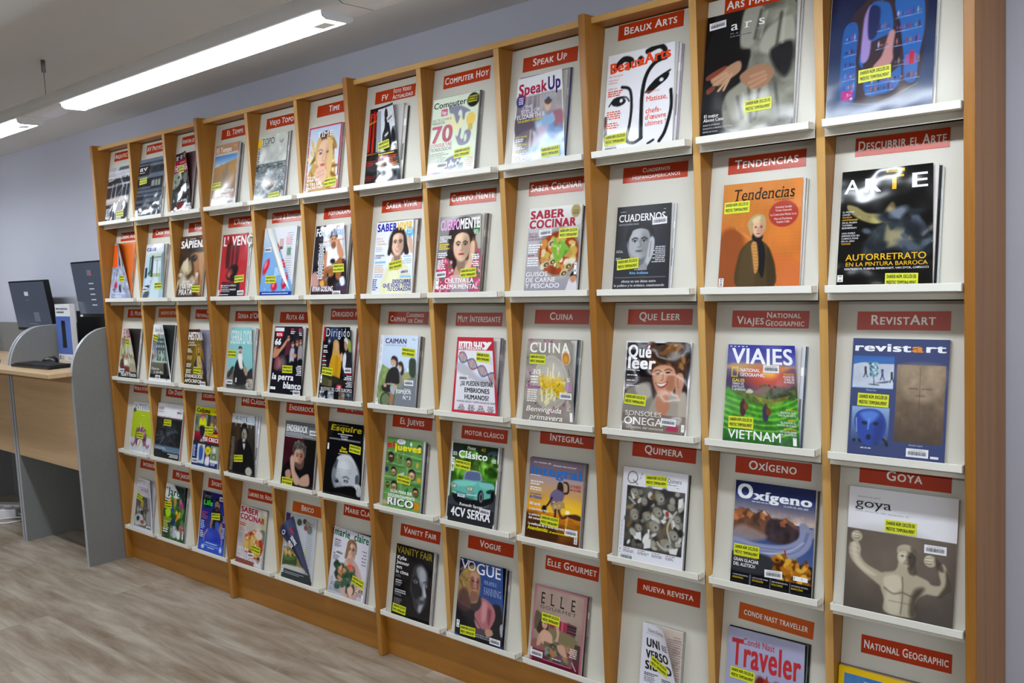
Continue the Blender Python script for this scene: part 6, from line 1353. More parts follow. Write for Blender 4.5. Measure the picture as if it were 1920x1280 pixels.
@art(4, 9)
def _(p):
    p.bg('dcdce6'); p.nz(.04, 3, 3, 2)
    p.tx(20, 92, 11, 5, 'Nueva Revista', '6a6c76', s=1); p.gl(14, 13, 84, 1, 1.4, 'aaacb6')
    for y, t, a, e in ((31, 'UNI', 16, 68), (47, 'VERSO', 16, 92), (62, 'SIDAD', 14, 96)): p.tx(a, e, y, 11, t, '14151c', b=.045)
    p.tx(74, 96, 31, 8, 'RE', '7a7c86', b=.04, r=0); p.gl(12, 67, 52, 2, 2.4, '3a3c46'); p.gl(12, 72.5, 50, 4, 2, '7a7c88'); p.gl(60, 70, 92, 2, 2.4, '3a3c46'); p.gl(60, 76, 90, 4, 2, '7a7c88'); p.gl(12, 84, 52, 4, 2.4, '4a4c58')
@art(4, 10)
def _(p):
    p.bg('a8a8c6>9a9cc0'); p.nz(.25, 3, 4, 3, (0, 0, 100, 100), 'bcbcd4')
    p.po('8e2418', '46,60 52,46 54,42 56,50 62,50 70,56 68,64 74,76 66,82 56,80 48,86 40,76', 1.4); p.sp(24, (44, 50, 70, 80), 3, 7, ['a83424', '6a1810', '8a2818', 'b8442c'], 5, .6, 1.5); p.po('d8d0d4', '2,66 10,60 20,62 26,72 20,84 6,82', 1.4); p.sp(12, (4, 62, 22, 82), 2, 5, ['ece6e8', 'c8bcc4', 'dcd4d8'], 6); p.po('d8a418', '26,76 38,70 50,78 60,90 50,100 28,98', 2); p.sp(18, (28, 74, 56, 98), 2, 6, ['e8b828', 'c88c14', 'f0cc48'], 7); p.po('4a6a4c', '14,86 28,82 40,92 30,100 12,100', 2); p.po('b03a28', '56,90 76,86 88,98 60,100', 2)
    p.tx(6, 96, 38.5, 27, 'Traveler', 'b82c34', b=.028); p.tx(20, 62, 15.5, 6.6, 'Condé Nast', 'b4343c', b=.006)
    p.gl(8, 41, 24, 1, 1.4, '8a7a9a'); p.gl(72, 56, 92, 5, 2.8, 'c88a9a')
@art(4, 11)
def _(p):
    p.bg('e0b80c'); p.bx(8, 7, 92, 94, '3f76ae>b9a08e'); p.bx(8, 40, 92, 94, 'b89a8c>3a4a3c'); p.nz(.2, 4, 5, 3, (8, 7, 92, 94)); p.po('d8c8ac', '8,30 50,26 92,34 92,40 8,40', 5, .6)
    for k, (w, y) in enumerate(((4, 22), (6, 27), (8, 33), (9, 40), (11, 47), (12, 55), (14, 63))): p.bx(56 - w / 2, y, 56 + w / 2, y + 7, '4a2c34'); p.ln('33202a', 1.4, [(56 - w * .75, y + 1), (56, y - .6), (56 + w * .75, y + 1)], .5)
    p.ln('3c242c', 1.2, '56,22 56,15'); p.po('2c3c2c', '8,72 40,66 92,70 92,94 8,94', 3)
    p.gl(34, 11, 86, 1, 1.4, 'a8c4e0'); p.tx(32, 82, 24, 6.6, 'NATIONAL', 'eceef2', s=1, z=1); p.tx(26, 84, 33, 6.6, 'GEOGRAPHIC', 'eceef2', s=1, z=1); p.bx(53, 18, 59, 34, '4a2c34')
# ------------------------------------------------------------------ the room
YW = 0.2026                                  # face of the wall behind the rack
ZC = 2.03                                    # ceiling
def slab(name, lo, hi, m):
    b = MB()
    b.box(lo, hi, m)
    return tag(b.build(name), kind='structure')
slab('floor', (-4.6, -6.2, -0.05), (6.4, YW + 0.1, 0.0), M_FLOOR)
slab('ceiling', (-4.6, -6.2, ZC), (6.4, YW + 0.1, ZC + 0.05), M_CEIL)
slab('wall_back', (-4.6, YW, 0.0), (6.4, YW + 0.1, ZC), M_WALL)
slab('wall_left', (-4.7, -6.2, 0.0), (-4.6, YW + 0.1, ZC), M_FAR)
slab('wall_right', (6.4, -6.2, 0.0), (6.5, YW + 0.1, ZC), M_FAR)
slab('wall_front', (-4.6, -6.3, 0.0), (6.4, -6.2, ZC), M_FAR)

# ------------------------------------------------------------------ the magazine rack
XS = [0.0, 0.8895, 1.7919, 2.7192, 3.6]      # left faces of the tall side panels
TS, TD, EP = 0.0209, 0.019, 0.0279           # side panel, divider, how far side panels stand proud
Z0 = 1.54154
SP = 0.344121
DZ = [0.0014, 0.0044, -0.0033, 0.0088, -0.0024]
ZT = 1.8805
ZL = [Z0 - r * SP + DZ[r] for r in range(5)] # top of the front lip of each row
SL = 0.19                                    # slope of the display sheets
SN = math.hypot(1, SL)
LIPH, LIPQ = 0.0164, 0.030
TH = math.atan2(1, SL)                       # rotation that lays a page on a sheet
def colx(c):
    k, i = divmod(c, 3)
    w = (XS[k + 1] - XS[k] - TS - 2 * TD) / 3
    return XS[k] + TS + i * (w + TD), w

CARDS = {
 (0, 0): ('Arquitectura', .309), (0, 1): ('AV Proyectos', .307), (0, 2): ('Aventura de la Historia', .305), (0, 3): ('El Temps', .295), (0, 4): ('Viejo Topo', .296),
 (0, 5): ('Time', .297), (0, 6): ('FV|Foto Video/Actualidad', .296), (0, 7): ('Computer Hoy', .295), (0, 8): ('Speak Up', .291), (0, 9): ('Beaux Arts', .316), (0, 10): ('Ars Magazine', .3165),
 (1, 0): ('Diseño Interior', .295), (1, 1): ('Casa Viva', .295), (1, 2): ('Sàpiens', .302), (1, 3): ("L'Avenç", .303), (1, 4): ('Salud & Bienestar', .302), (1, 5): ('*FOTOGRAMAS', .296),
 (1, 6): ('Saber Vivir', .297), (1, 7): ('Cuerpo Mente', .297), (1, 8): ('Saber Cocinar', .299), (1, 9): ('/Cuadernos/Hispanoamericanos', .306), (1, 10): ('Tendencias', .299), (1, 11): ('Descubrir el Arte', .308),
 (2, 0): ('El Mueble', .303), (2, 1): ('*NUEVO ESTILO', .306), (2, 2): ('Historia|National/Geographic', .302), (2, 3): ("Serra d'Or", .295), (2, 4): ('Ruta 66', .292), (2, 5): ('Dirigido por', .304),
 (2, 6): ('Caiman|Cuadernos/de Cine', .294), (2, 7): ('Muy Interesante', .291), (2, 8): ('Cuina', .300), (2, 9): ('Que Leer', .301), (2, 10): ('Viajes|National/Geographic', .298), (2, 11): ('RevistArt', .296),
 (3, 0): ('World of Interiors', .295), (3, 1): ('On Diseño', .294), (3, 2): ('*CICLISMO A FONDO', .297), (3, 3): ('440 Clàssica', .295), (3, 4): ('Enderrock', .290), (3, 5): ('Esquire', .314),
 (3, 6): ('El Jueves', .289), (3, 7): ('*MOTOR CLÁSICO', .280), (3, 8): ('Integral', .294), (3, 9): ('Quimera', .292), (3, 10): ('Oxígeno', .284), (3, 11): ('Goya', .297),
 (4, 0): ('Interiores', .299), (4, 1): ('Mi Jardín', .285), (4, 2): ('Sport Life', .285), (4, 3): ('Labores del Hogar', .279), (4, 4): ('Brico', .272), (4, 5): ('Marie Claire', .303),
 (4, 6): ('Vanity Fair', .281), (4, 7): ('Vogue', .293), (4, 8): ('Elle Gourmet', .286), (4, 9): ('*NUEVA REVISTA', .281), (4, 10): ('*CONDE NAST TRAVELLER', .281), (4, 11): ('National Geographic', .272)}
CW, CH = 0.186, 0.0392
def card_text(mb, s, W, H, z, org):
    """lettering of a title card; org maps card coordinates to points"""
    def put(t, cx, cy, h, fit, caps=True, c='efe9e0', b=.02):
        V, F, w = lay(t, b, 0, 0, caps, 0.03)
        k = min(h, fit / w)
        V = V * [k, h if k > h * .72 else h * .88, 1]
        V = V + [cx - w * k / 2, cy, 0]
        mb.add(org(V[:, 0], V[:, 1], z + V[:, 2]), F, M_CARDT, h2s(c))
    if s.startswith('*'):
        put(s[1:], W / 2, H * .33, H * .33, W * .86, False)
    elif s.startswith('/'):
        a, b = s[1:].split('/')
        put(a, W * .52, H * .58, H * .27, W * .9, True, 'd8c088', .004); put(b, W * .52, H * .18, H * .27, W * .86, True, 'd8c088', .004)
    elif '|' in s:
        a, b = s.split('|')
        u, v = b.split('/')
        put(a, W * .25, H * .2, H * .46, W * .4); put(u, W * .68, H * .58, H * .34, W * .44); put(v, W * .7, H * .12, H * .34, W * .5)
    else:
        put(s, W / 2, H * .3, H * .5, W * .94)

rack_desc = ['farthest magazine rack unit of light wood, next to the grey desk panel', 'second magazine rack unit of light wood, counted from the desk end',
             'third magazine rack unit of light wood, counted from the desk end', 'nearest magazine rack unit of light wood, at the right end beside the bare wall']
RACK = []
for k in range(4):
    x0, x1 = XS[k], XS[k + 1]
    rk = empty('magazine_rack', (x0, 0, 0), rack_desc[k], 'magazine rack', 'units of the magazine rack wall')
    RACK.append(rk)
    def R(name, lo, hi, m, bv=0.0012, parent=rk, edge=None):
        b = MB()
        b.box((lo[0] - x0, lo[1], lo[2]), (hi[0] - x0, hi[1], hi[2]), m)
        if edge:                              # front face in the paler veneer, lamp light put into its colour
            b.box((lo[0] - x0 + .0002, lo[1] - .0008, lo[2] + .0002), (hi[0] - x0 - .0002, lo[1], hi[2] - .0002), edge)
        return b.build(name, parent, bv, 2)
    R('side_panel', (x0, -EP, 0), (x0 + TS, YW - .002, ZT), M_WOODZ, .003, edge=None)
    if k == 3:
        R('side_panel', (x1, -EP, 0), (x1 + TS, YW - .002, ZT), M_WOODZ, .003)
    xa, xb = x0 + TS + .0004, x1 - .0004
    R('top_board', (xa, 0, 1.8585), (xb, YW - .004, 1.8745), M_WOODX, edge=M_EDGEX)
    R('kickboard', (xa, -.0005, 0), (xb, .018, ZL[4] - .021), M_WOODX)
    R('back_board', (xa, .188, ZL[4] - .02), (xb, .198, 1.858), M_DARK, 0)
    for i in (1, 2):
        cx, w = colx(3 * k + i)
        R('divider', (cx - TD, .0, ZL[4] - .0205), (cx, .1875, 1.858), M_WOODZ, edge=M_EDGE)
    for r in range(5):
        for i in range(3):
            c = 3 * k + i
            cx, w = colx(c)
            zl = ZL[r]
            def P(x, dz, off=0.0):           # a point on the sloping sheet; off = towards the viewer
                return (cx - x0 + x, SL * dz - .001 - off / SN, zl + dz + off * SL / SN)
            b = MB()
            e = .0008
            lo, hi = -.0164, .3125
            vs = [P(e, lo), P(w - e, lo), P(w - e, hi), P(e, hi), P(e, lo, -.002), P(w - e, lo, -.002), P(w - e, hi, -.002), P(e, hi, -.002)]
            b.add(vs, [(0, 1, 2, 3), (7, 6, 5, 4), (0, 4, 5, 1), (1, 5, 6, 2), (2, 6, 7, 3), (3, 7, 4, 0)], M_METAL)
            b.box((cx - x0 + e, -.004, zl - .033), (cx - x0 + w - e, -.0025, zl - LIPH), M_METAL)      # flange under the ledge
            sh = b.build('display_shelf', rk)
            b = MB()
            xl, xr = cx - x0 + .005, cx - x0 + w - .0025
            b.box((xl, -LIPQ, zl - LIPH), (xr, -.0045, zl - LIPH + .0016), M_LIP)
            b.box((xl, -LIPQ, zl - LIPH), (xr, -LIPQ + .0022, zl), M_LIP)
            b.box((xl, -LIPQ, zl - LIPH), (xl + .0016, -.0045, zl - .001), M_LIP)
            b.box((xr - .0016, -LIPQ, zl - LIPH), (xr, -.0045, zl - .001), M_LIP)
            b.build('front_lip', sh, .0006, 1)
            if (r, c) in CARDS:
                s, vt = CARDS[(r, c)]
                m = M_CARDO if (r, c) in ((4, 10), (2, 1), (4, 4)) else M_CARD
                rot = -.045 if (r, c) == (4, 10) else (-.004, .003, 0, .005)[(r + c) % 4]
                lx = {(2, 1): .030, (1, 4): .036, (1, 1): .039, (3, 6): .035}.get((r, c), .0435)
                def org(u, v, z, lx=lx, vt=vt, rot=rot):
                    u = np.asarray(u, float); v = np.asarray(v, float) - CH
                    a = lx + u * math.cos(rot) - v * math.sin(rot)
                    d = (vt + u * math.sin(rot) + v * math.cos(rot)) / SN
                    return np.stack([cx - x0 + a, SL * d - .001 - z / SN, zl + d + z * SL / SN], -1)
                b = MB()
                q = org([0, CW, CW, 0, 0, CW, CW, 0], [0, 0, CH, CH, 0, 0, CH, CH], np.array([.0001] * 4 + [.0008] * 4))
                b.add(q, [(0, 3, 2, 1), (4, 5, 6, 7), (0, 1, 5, 4), (1, 2, 6, 5), (2, 3, 7, 6), (3, 0, 4, 7)], m)
                card_text(b, s, CW, CH, .00095, org)
                b.build('title_card', sh)
# ------------------------------------------------------------------ the magazines
NX = [34, 36, 40, 46, 50, 54, 62, 72, 84, 98, 110, 124]
# (row, column): x, width, height, top/bottom width, curl, turn, description, colours of older issues behind with (shift right, shift up)
MAGS = {
 (0, 0): (.015, .21, .253, 1, 0, 0, 'magazine with a grey glass and steel facade, far left of the top row', []),
 (0, 1): (.012, .215, .258, 1, 0, 0, 'magazine with a blue-grey photo of stacked concrete balconies, second in the top row', [('b8bcc4', .022, -.004)]),
 (0, 2): (.02, .17, .25, .64, .035, 0, 'curled black and red magazine with a strip of white capitals under a black top band', [('3a1c20', .02, -.006)]),
 (0, 3): (.034, .166, .246, .97, .004, 0, 'magazine with a desert road under blue sky in a brown border', [('3a3436', .014, -.006), ('a8a4a8', .02, -.012)]),
 (0, 4): (.021, .181, .243, 1, 0, 0, 'magazine with a round boat crowd alone on a grey sea', [('c8c4cc', .01, .002), ('6a6c70', .016, .004)]),
 (0, 5): (.028, .173, .234, 1, 0, 0, 'red bordered magazine with a long haired blonde woman, hand at her mouth', [('8a4a5c', .008, 0), ('b0a89c', .013, -.002)]),
 (0, 6): (.039, .172, .253, .72, .03, 0, 'curled black magazine with a dark standing silhouette on a pale panel', [('d4d2ce', .02, -.008), ('1a1a22', .028, -.01)]),
 (0, 7): (.02, .186, .238, 1, 0, 0, 'pale green magazine with grey hands and yellow light bulbs', [('5a5c60', .006, .003), ('8c8c8c', .012, .001)]),
 (0, 8): (.04, .182, .244, .87, .018, 0, 'magazine with a seated lady in a wide pale blue gown', [('a8a8b0', .006, .003), ('343c6c', .014, .006)]),
 (0, 9): (.028, .2, .252, .96, .005, 0, 'white magazine with thick black brush strokes of a face', [('dcd8e0', .01, -.004), ('a8a0b0', .016, -.006)]),
 (0, 10): (.008, .222, .29, .97, .005, 0, 'large black magazine with a pale draped robe and folded hands', [('d4d6d8', .005, -.004)]),
 (0, 11): (.006, .208, .3, 1, 0, 0, 'large dark blue magazine with a cabinet of small coloured bottles and jars, top right corner', [('c8ccd2', .007, -.002)]),
 (1, 0): (.008, .212, .262, .46, .06, 0, 'strongly curled grey-blue magazine with a bright orange upright flap', [('d8681c', .015, -.006)]),
 (1, 1): (.022, .18, .24, .9, .012, 0, 'magazine with a pale blue photo of a bright room with a dark column', [('8c8078', .012, -.002), ('b4aca4', .02, -.006)]),
 (1, 2): (.008, .197, .26, 1, 0, 0, 'brown magazine with one large eye above a sailing ship', [('3c342c', .008, -.01)]),
 (1, 3): (.029, .186, .25, .96, .004, 0, 'red magazine with a dark spoon shape below a fluted column', [('e0dce4', .01, -.02)]),
 (1, 4): (.01, .197, .26, 1, 0, 0, 'light blue magazine with red organs, front page folded down to the left', [('8c98a0', .01, -.004)]),
 (1, 5): (.023, .2, .247, .82, .02, 0, 'magazine with a sitting man in a white t-shirt, hand on his head', [('5c5450', .008, -.008), ('2c2826', .016, -.01)]),
 (1, 6): (.037, .19, .239, .93, .008, 0, 'white magazine with a smiling short haired woman in a pale yellow top', [('6a5648', .012, .004)]),
 (1, 7): (.025, .186, .236, .92, .01, 0, 'magazine with a close portrait of a woman, chin on her hand, pink flowers', [('8c8478', .01, .001), ('4c4640', .018, .001), ('b8b0a4', .024, 0)]),
 (1, 8): (.059, .18, .237, .98, 0, 0, 'grey magazine with a bowl of stew seen from above', [('2a2a2c', .006, -.004)]),
 (1, 9): (.04, .163, .219, .97, .004, 0, 'small black journal with a grey face in the dark', [('d4d8e0', .008, 0)]),
 (1, 10): (.042, .195, .248, .97, .004, 0, 'orange magazine with a standing woman in a brown coat', [('dcd8d4', .005, -.002)]),
 (1, 11): (.024, .191, .25, .95, .008, 0, 'black magazine with large white capitals, one letter yellow', [('1a1a1e', .008, -.004), ('d0d8d8', .014, -.008)]),
 (2, 0): (.033, .186, .23, .58, .045, 0, 'curled magazine with a laid garden table and a dark red title', [('c8c4c8', .01, 0), ('3a3230', .018, -.004)]),
 (2, 1): (.02, .2, .25, .62, .045, 0, 'curled white bordered magazine with a tall green window', [('1c2426', .01, -.002), ('a8a8b0', .018, -.006)]),
 (2, 2): (.022, .186, .233, .68, .04, 0, 'curled magazine with a gold mosaic figure in a blue cloak', [('9a94a4', .01, -.002), ('5c5060', .018, -.006)]),
 (2, 3): (.041, .187, .246, .85, .02, 0, 'turquoise magazine with a white bearded man in black', [('b0c4c8', .008, -.002), ('7a3440', .014, -.006)]),
 (2, 4): (.03, .198, .253, .9, .014, 0, 'dark magazine with a group of five people and slanted white lettering', [('3a3436', .01, -.004)]),
 (2, 5): (.028, .19, .254, .82, .022, 0, 'black magazine with a blonde figure in a mustard coat facing a man in grey', [('6c1420', .01, -.002), ('a89ca0', .018, -.02)]),
 (2, 6): (.027, .186, .232, .97, .004, 0, 'pale sky blue magazine with two women riding a bicycle', [('3c3a40', .012, -.002), ('8c847c', .018, -.004)]),
 (2, 7): (.067, .187, .232, .83, .02, 0, 'red and white magazine with a twisted coloured helix', [('6c6670', .012, 0), ('8a8690', .018, -.006)]),
 (2, 8): (.034, .183, .232, .86, .018, 0, 'taupe magazine with white asparagus and yellow petals on a plate', [('1c3a4a', .012, .001), ('b8b4ac', .02, 0)]),
 (2, 9): (.048, .189, .234, 1, 0, 0, 'white bordered magazine with a laughing brown haired woman, hand at her face', []),
 (2, 10): (.044, .188, .232, .88, .016, 0, 'magazine with green rice terraces under a violet sunset', [('c8ccd4', .014, .001), ('4a5a70', .021, 0)]),
 (2, 11): (.04, .193, .253, 1, 0, 0, 'navy magazine with three pictures, one of a blue mask', []),
 (3, 0): (.07, .184, .23, 1, 0, 0, 'lime green magazine with a purple pointed ornament', []),
 (3, 1): (.003, .215, .24, 1, 0, 0, 'half white half black magazine with a dark starburst photo', [('a81c2c', .006, -.006)]),
 (3, 2): (.025, .197, .246, 1, 0, 0, 'yellow topped magazine with cyclists in several photos', [('5c4c50', .006, -.008)]),
 (3, 3): (.002, .19, .238, .86, .012, 0, 'dark brown magazine with an old man in a black hat', [('d8d8e4', .018, -.002)]),
 (3, 4): (.06, .195, .238, 1, 0, 0, 'grey framed magazine with a grey haired man leaning on his crossed arms', [('5c3440', .008, -.004)]),
 (3, 5): (.012, .206, .256, .95, .008, 0, 'black magazine with a bald head looking over a dark collar', [('a8a4a8', .01, -.03)]),
 (3, 6): (.03, .18, .231, .95, .006, 0, 'green comic magazine full of small cartoon heads', [('242a3c', .012, -.006), ('8c8078', .02, -.01)]),
 (3, 7): (.019, .194, .243, 1, 0, 0, 'magazine with a turquoise open car on a road', [('a8a4a4', .007, 0), ('6c6868', .014, 0)]),
 (3, 8): (.023, .19, .229, 1, 0, 0, 'magazine with a dancing silhouette on a sunset beach', [('70686c', .005, .001), ('4a4448', .01, .002)]),
 (3, 9): (.028, .19, .239, 1, 0, 0, 'white magazine with a square photo of a heap of grey gas masks', [('1a1a1c', .005, -.002)]),
 (3, 10): (.052, .197, .243, .99, .002, 0, 'magazine with a glacier curving below brown mountain peaks', [('4c4840', .006, -.002)]),
 (3, 11): (.027, .22, .263, 1, 0, 0, 'large white and brown magazine with a plaster torso raising both fists', []),
 (4, 0): (.052, .18, .231, .76, .028, 0, 'curled white magazine with a dark dining room photo, bottom row at the far left', [('a8a4a8', .008, -.002)]),
 (4, 1): (.014, .19, .238, .92, .012, 0, 'garden magazine with pink and yellow flowers and a dark corner', [('8c9090', .012, -.006)]),
 (4, 2): (.024, .192, .246, 1, 0, 0, 'royal blue magazine with a man sitting on a big blue ball', [('7a7c8c', .01, -.01)]),
 (4, 3): (.01, .182, .228, 1, 0, -.02, 'magazine with a plate of little filled pastries, bottom row', [('4a5654', .008, -.002)]),
 (4, 4): (.016, .187, .24, 1, 0, 0, 'magazine with a folded over dark blue page and a green bench garden', []),
 (4, 5): (.004, .2, .238, .98, .003, -.05, 'pale lilac magazine with a smiling woman in pink holding roses', [('3a3a44', .01, -.006), ('a8a0a8', .017, -.02)]),
 (4, 6): (.042, .181, .232, .98, .003, -.01, 'black magazine with a half lit pale face and white lettering', [('a8a4a8', .008, -.002), ('6c686c', .014, -.006)]),
 (4, 7): (.027, .198, .238, .92, .012, 0, 'blue magazine with a fair haired woman in a pink blouse', [('14121a', .012, -.006), ('b0acac', .02, -.008)]),
 (4, 8): (.019, .182, .218, 1, 0, -.012, 'dusty pink framed magazine with a woman lying on a sofa', [('3c1c24', .01, -.002), ('8c847c', .02, -.002)]),
 (4, 9): (.08, .126, .192, .6, .05, 0, 'small thick white booklet with big black letters, cover bent open', []),
 (4, 10): (.023, .197, .235, .98, .008, 0, 'pale violet magazine with red, white and yellow flowers, cut off by the photo edge', [('16201f', .01, .002)]),
 (4, 11): (.002, .17, .212, .96, .012, 0, 'yellow bordered magazine with a pagoda, bottom right corner', [('d0a80c', .008, .001), ('6c6a74', .014, .003)]),
}
YEL = {(0, 0): (70, 84, 2), (0, 1): (22, 36, 3), (0, 2): (50, 27, 0), (0, 3): (17, 64, 3), (0, 4): (70, 92, 3), (0, 5): (79, 83, 4), (0, 6): (56, 49, 6), (0, 7): (73, 72, 3), (0, 8): (74, 87, 2), (0, 9): (19, 85, 1), (0, 10): (63, 77, 1),
 (0, 11): (46, 69, 2), (1, 0): (66, 62, 0), (1, 1): (76, 74, 1), (1, 2): (76, 83, 0), (1, 3): (76, 69, 3), (1, 4): (33, 73, 0), (1, 5): (78, 60, 1), (1, 6): (57, 58, 8), (1, 7): (74, 72, 3), (1, 8): (79, 31, 1), (1, 9): (26, 66, 4),
 (1, 10): (19, 22, 1), (1, 11): (69, 92, -1), (2, 0): (55, 27, -3), (2, 1): (22, 23, -6), (2, 2): (58, 71, -1), (2, 3): (15, 42, 0), (2, 4): (53, 61, 1), (2, 5): (22, 60, -4), (2, 6): (77, 23, -4), (2, 7): (70, 25, -3), (2, 8): (25, 24, -1),
 (2, 9): (20, 63, -3), (2, 10): (24, 77, 0), (2, 11): (25, 51, -1), (3, 0): (46, 64, 1), (3, 1): (44, 34, 1), (3, 2): (58, 36, 3), (3, 3): (38, 72, 5), (3, 4): (21, 92, 0), (3, 5): (80, 33, -4), (3, 6): (54, 56, -3), (3, 7): (27, 27, -3),
 (3, 8): (45, 73, -2), (3, 9): (53, 11, 2), (3, 10): (19, 66, 0), (3, 11): (50, 28, 1), (4, 0): (22, 37, -10), (4, 1): (19, 39, 3), (4, 2): (60, 38, 5), (4, 3): (73, 68, -2), (4, 4): (54, 57, -2), (4, 5): (80, 68, -8), (4, 6): (21, 89, -2),
 (4, 7): (28, 89, 2), (4, 8): (36, 40, -1), (4, 9): (56, 51, -18), (4, 10): (22, 45, -2)}
BARC = {(0, 0): (14, 20, 6), (0, 2): (84, 87, 2), (0, 3): (80, 91, 2), (0, 6): (82, 17, 14), (0, 7): (31, 84, 1), (0, 9): (13, 94, 1), (0, 10): (13, 8, 3), (0, 11): (15, 6, 3), (1, 1): (13, 80, 0), (1, 3): (84, 90, 1), (1, 4): (16, 31, 0), (1, 5): (72, 94, 0),
 (1, 6): (81, 67, 3), (1, 7): (12, 73, 4), (1, 8): (35, 29, 2), (1, 9): (80, 19, 2), (2, 0): (22, 83, 1), (2, 1): (42, 90, 0), (2, 2): (82, 93, 0), (2, 3): (13, 86, 0), (2, 4): (85, 93, 1), (2, 5): (87, 57, 1), (2, 6): (83, 64, 0), (2, 7): (22, 52, 0),
 (2, 8): (85, 65, -1), (2, 9): (73, 84, -2), (2, 10): (65, 23, 0), (2, 11): (73, 91, 0), (3, 1): (86, 14, 0), (3, 2): (13, 90, 0), (3, 4): (88, 14, 0), (3, 7): (80, 79, -2), (3, 8): (85, 82, 0), (3, 9): (14, 95, 0), (3, 10): (54, 83, 3), (3, 11): (82, 41, 1),
 (4, 0): (78, 92, 0), (4, 1): (14, 27, 1), (4, 2): (80, 8, 0), (4, 3): (56, 80, 3), (4, 5): (22, 36, -1), (4, 7): (85, 92, 0), (4, 8): (14, 88, 0), (4, 10): (82, 48, 1)}
FINISH = {(3, 11): 1, (3, 9): 1, (2, 11): 1, (2, 7): 1, (2, 6): 1, (2, 3): 1, (3, 0): 1, (3, 1): 1, (4, 9): 1, (4, 3): 1, (1, 9): 1}
FILM = {(0, 0), (0, 1), (0, 2), (0, 6), (2, 9), (1, 11), (0, 5), (1, 5)}
PAPER = {(0, 6): 'c4c2c0', (1, 0): 'd8681c', (1, 4): 'd2d4da', (4, 4): 'b9bcc4', (4, 9): 'cbb9ae', (2, 0): '2a2424', (2, 1): '1c2426', (4, 1): '23241f', (4, 7): '15141a', (4, 10): '14201f', (4, 0): 'b0aeb4', (2, 2): '8a8498', (0, 2): '4a2a30', (3, 3): 'd0d0dc'}
THICK = {(4, 9): .016, (1, 10): .007, (3, 9): .007, (0, 10): .008, (2, 11): .007, (3, 11): .007}

def page_box(b, w, h, z0, z1, col, edge='d6d2cc', seed=1):
    """block of pages: plain front, edges with fine leaves"""
    vs = lambda a, c: [(0, 0, a), (w, 0, a), (w, h, a), (0, h, a), (0, 0, c), (w, 0, c), (w, h, c), (0, h, c)]
    b.add(vs(z0, z1)[4:], [(0, 1, 2, 3)], M_MATTE, h2s(col))
    b.add(vs(z0, z1)[:4], [(3, 2, 1, 0)], M_MATTE, h2s(edge))
    r = random.Random(seed)
    n = 5
    for i in range(n):
        a, c = z0 + (z1 - z0) * i / n, z0 + (z1 - z0) * (i + 1) / n
        k = h2s(edge) * r.uniform(.62, 1.08)
        b.add(vs(a, c), [(0, 1, 5, 4), (1, 2, 6, 5), (2, 3, 7, 6), (3, 0, 4, 7)], M_MATTE, k)

def bent_page(name, parent, mat, rows, ink, text=None):
    """a loose leaf; rows = list of rows of points, ink = function of (i, j)"""
    R_ = np.array(rows, float)
    n, m = R_.shape[:2]
    b = MB()
    f = [(i * m + j, i * m + j + 1, (i + 1) * m + j + 1, (i + 1) * m + j) for i in range(n - 1) for j in range(m - 1)]
    b.add(R_.reshape(-1, 3), f, mat, ink, True)
    return b.build(name, parent)

def sticker(root, name, cx, cy, rot, sw, sh, mp, w, h, fn):
    """flat label on the cover, in its own mesh"""
    a = math.radians(rot)
    def sm(u, v, z):                          # u, v in metres-like drawing units from the centre
        u = np.asarray(u, float); v = np.asarray(v, float)
        du = u * math.cos(a) - v * math.sin(a)
        dv = u * math.sin(a) + v * math.cos(a)
        return mp(cx + du / w * 100, cy - dv / h * 100, z)
    b = MB()
    fn(b, sm, sw, sh)
    return b.build(name, root)
def grid_quad(b, sm, x0, y0, x1, y1, z, col, mat, n=4):
    X, Y = np.meshgrid(np.linspace(x0, x1, n + 1), np.linspace(y0, y1, 3))
    V = sm(X.ravel(), Y.ravel(), z)
    m = n + 1
    b.add(V, [(i * m + j, i * m + j + 1, (i + 1) * m + j + 1, (i + 1) * m + j) for i in range(2) for j in range(n)], mat, h2s(col))
def fn_yellow(b, sm, sw, sh):
    grid_quad(b, sm, -sw / 2, -sh / 2, sw / 2, sh / 2, .0009, 'd6dd22', M_STICK)
    for t, y in (('DARRER NÚM. EXCLÒS DE', sh * .12), ('PRÉSTEC TEMPORALMENT', -sh * .33)):
        V, F, W = lay(t, .042, 0, 0, False, .03)
        k = sw * .9 / W
        b.add(sm(V[:, 0] * k - sw * .45, y + V[:, 1] * sh * .25, .0012 + V[:, 2]), F, M_STICK, h2s('15160c'))
def fn_bar(b, sm, sw, sh):
    grid_quad(b, sm, -sw / 2, -sh / 2, sw / 2, sh / 2, .0009, 'e9e9ee', M_STICK)
    V, F, W = lay('Consell de Mallorca', 0, 0, 0)
    k = sw * .7 / W
    b.add(sm(V[:, 0] * k - sw * .35, sh * .28 + V[:, 1] * sh * .11, .0012 + V[:, 2]), F, M_STICK, h2s('3a3a44'))
    r = random.Random(5)
    x = -sw * .4
    while x < sw * .4:
        q = r.uniform(.0004, .0011)
        V = sm(np.array([x, x + q, x + q, x]), np.array([-sh * .26] * 2 + [sh * .18] * 2), .0012)
        b.add(V, [(0, 1, 2, 3)], M_STICK, h2s('30323c'))
        x += q + r.uniform(.0004, .0009)

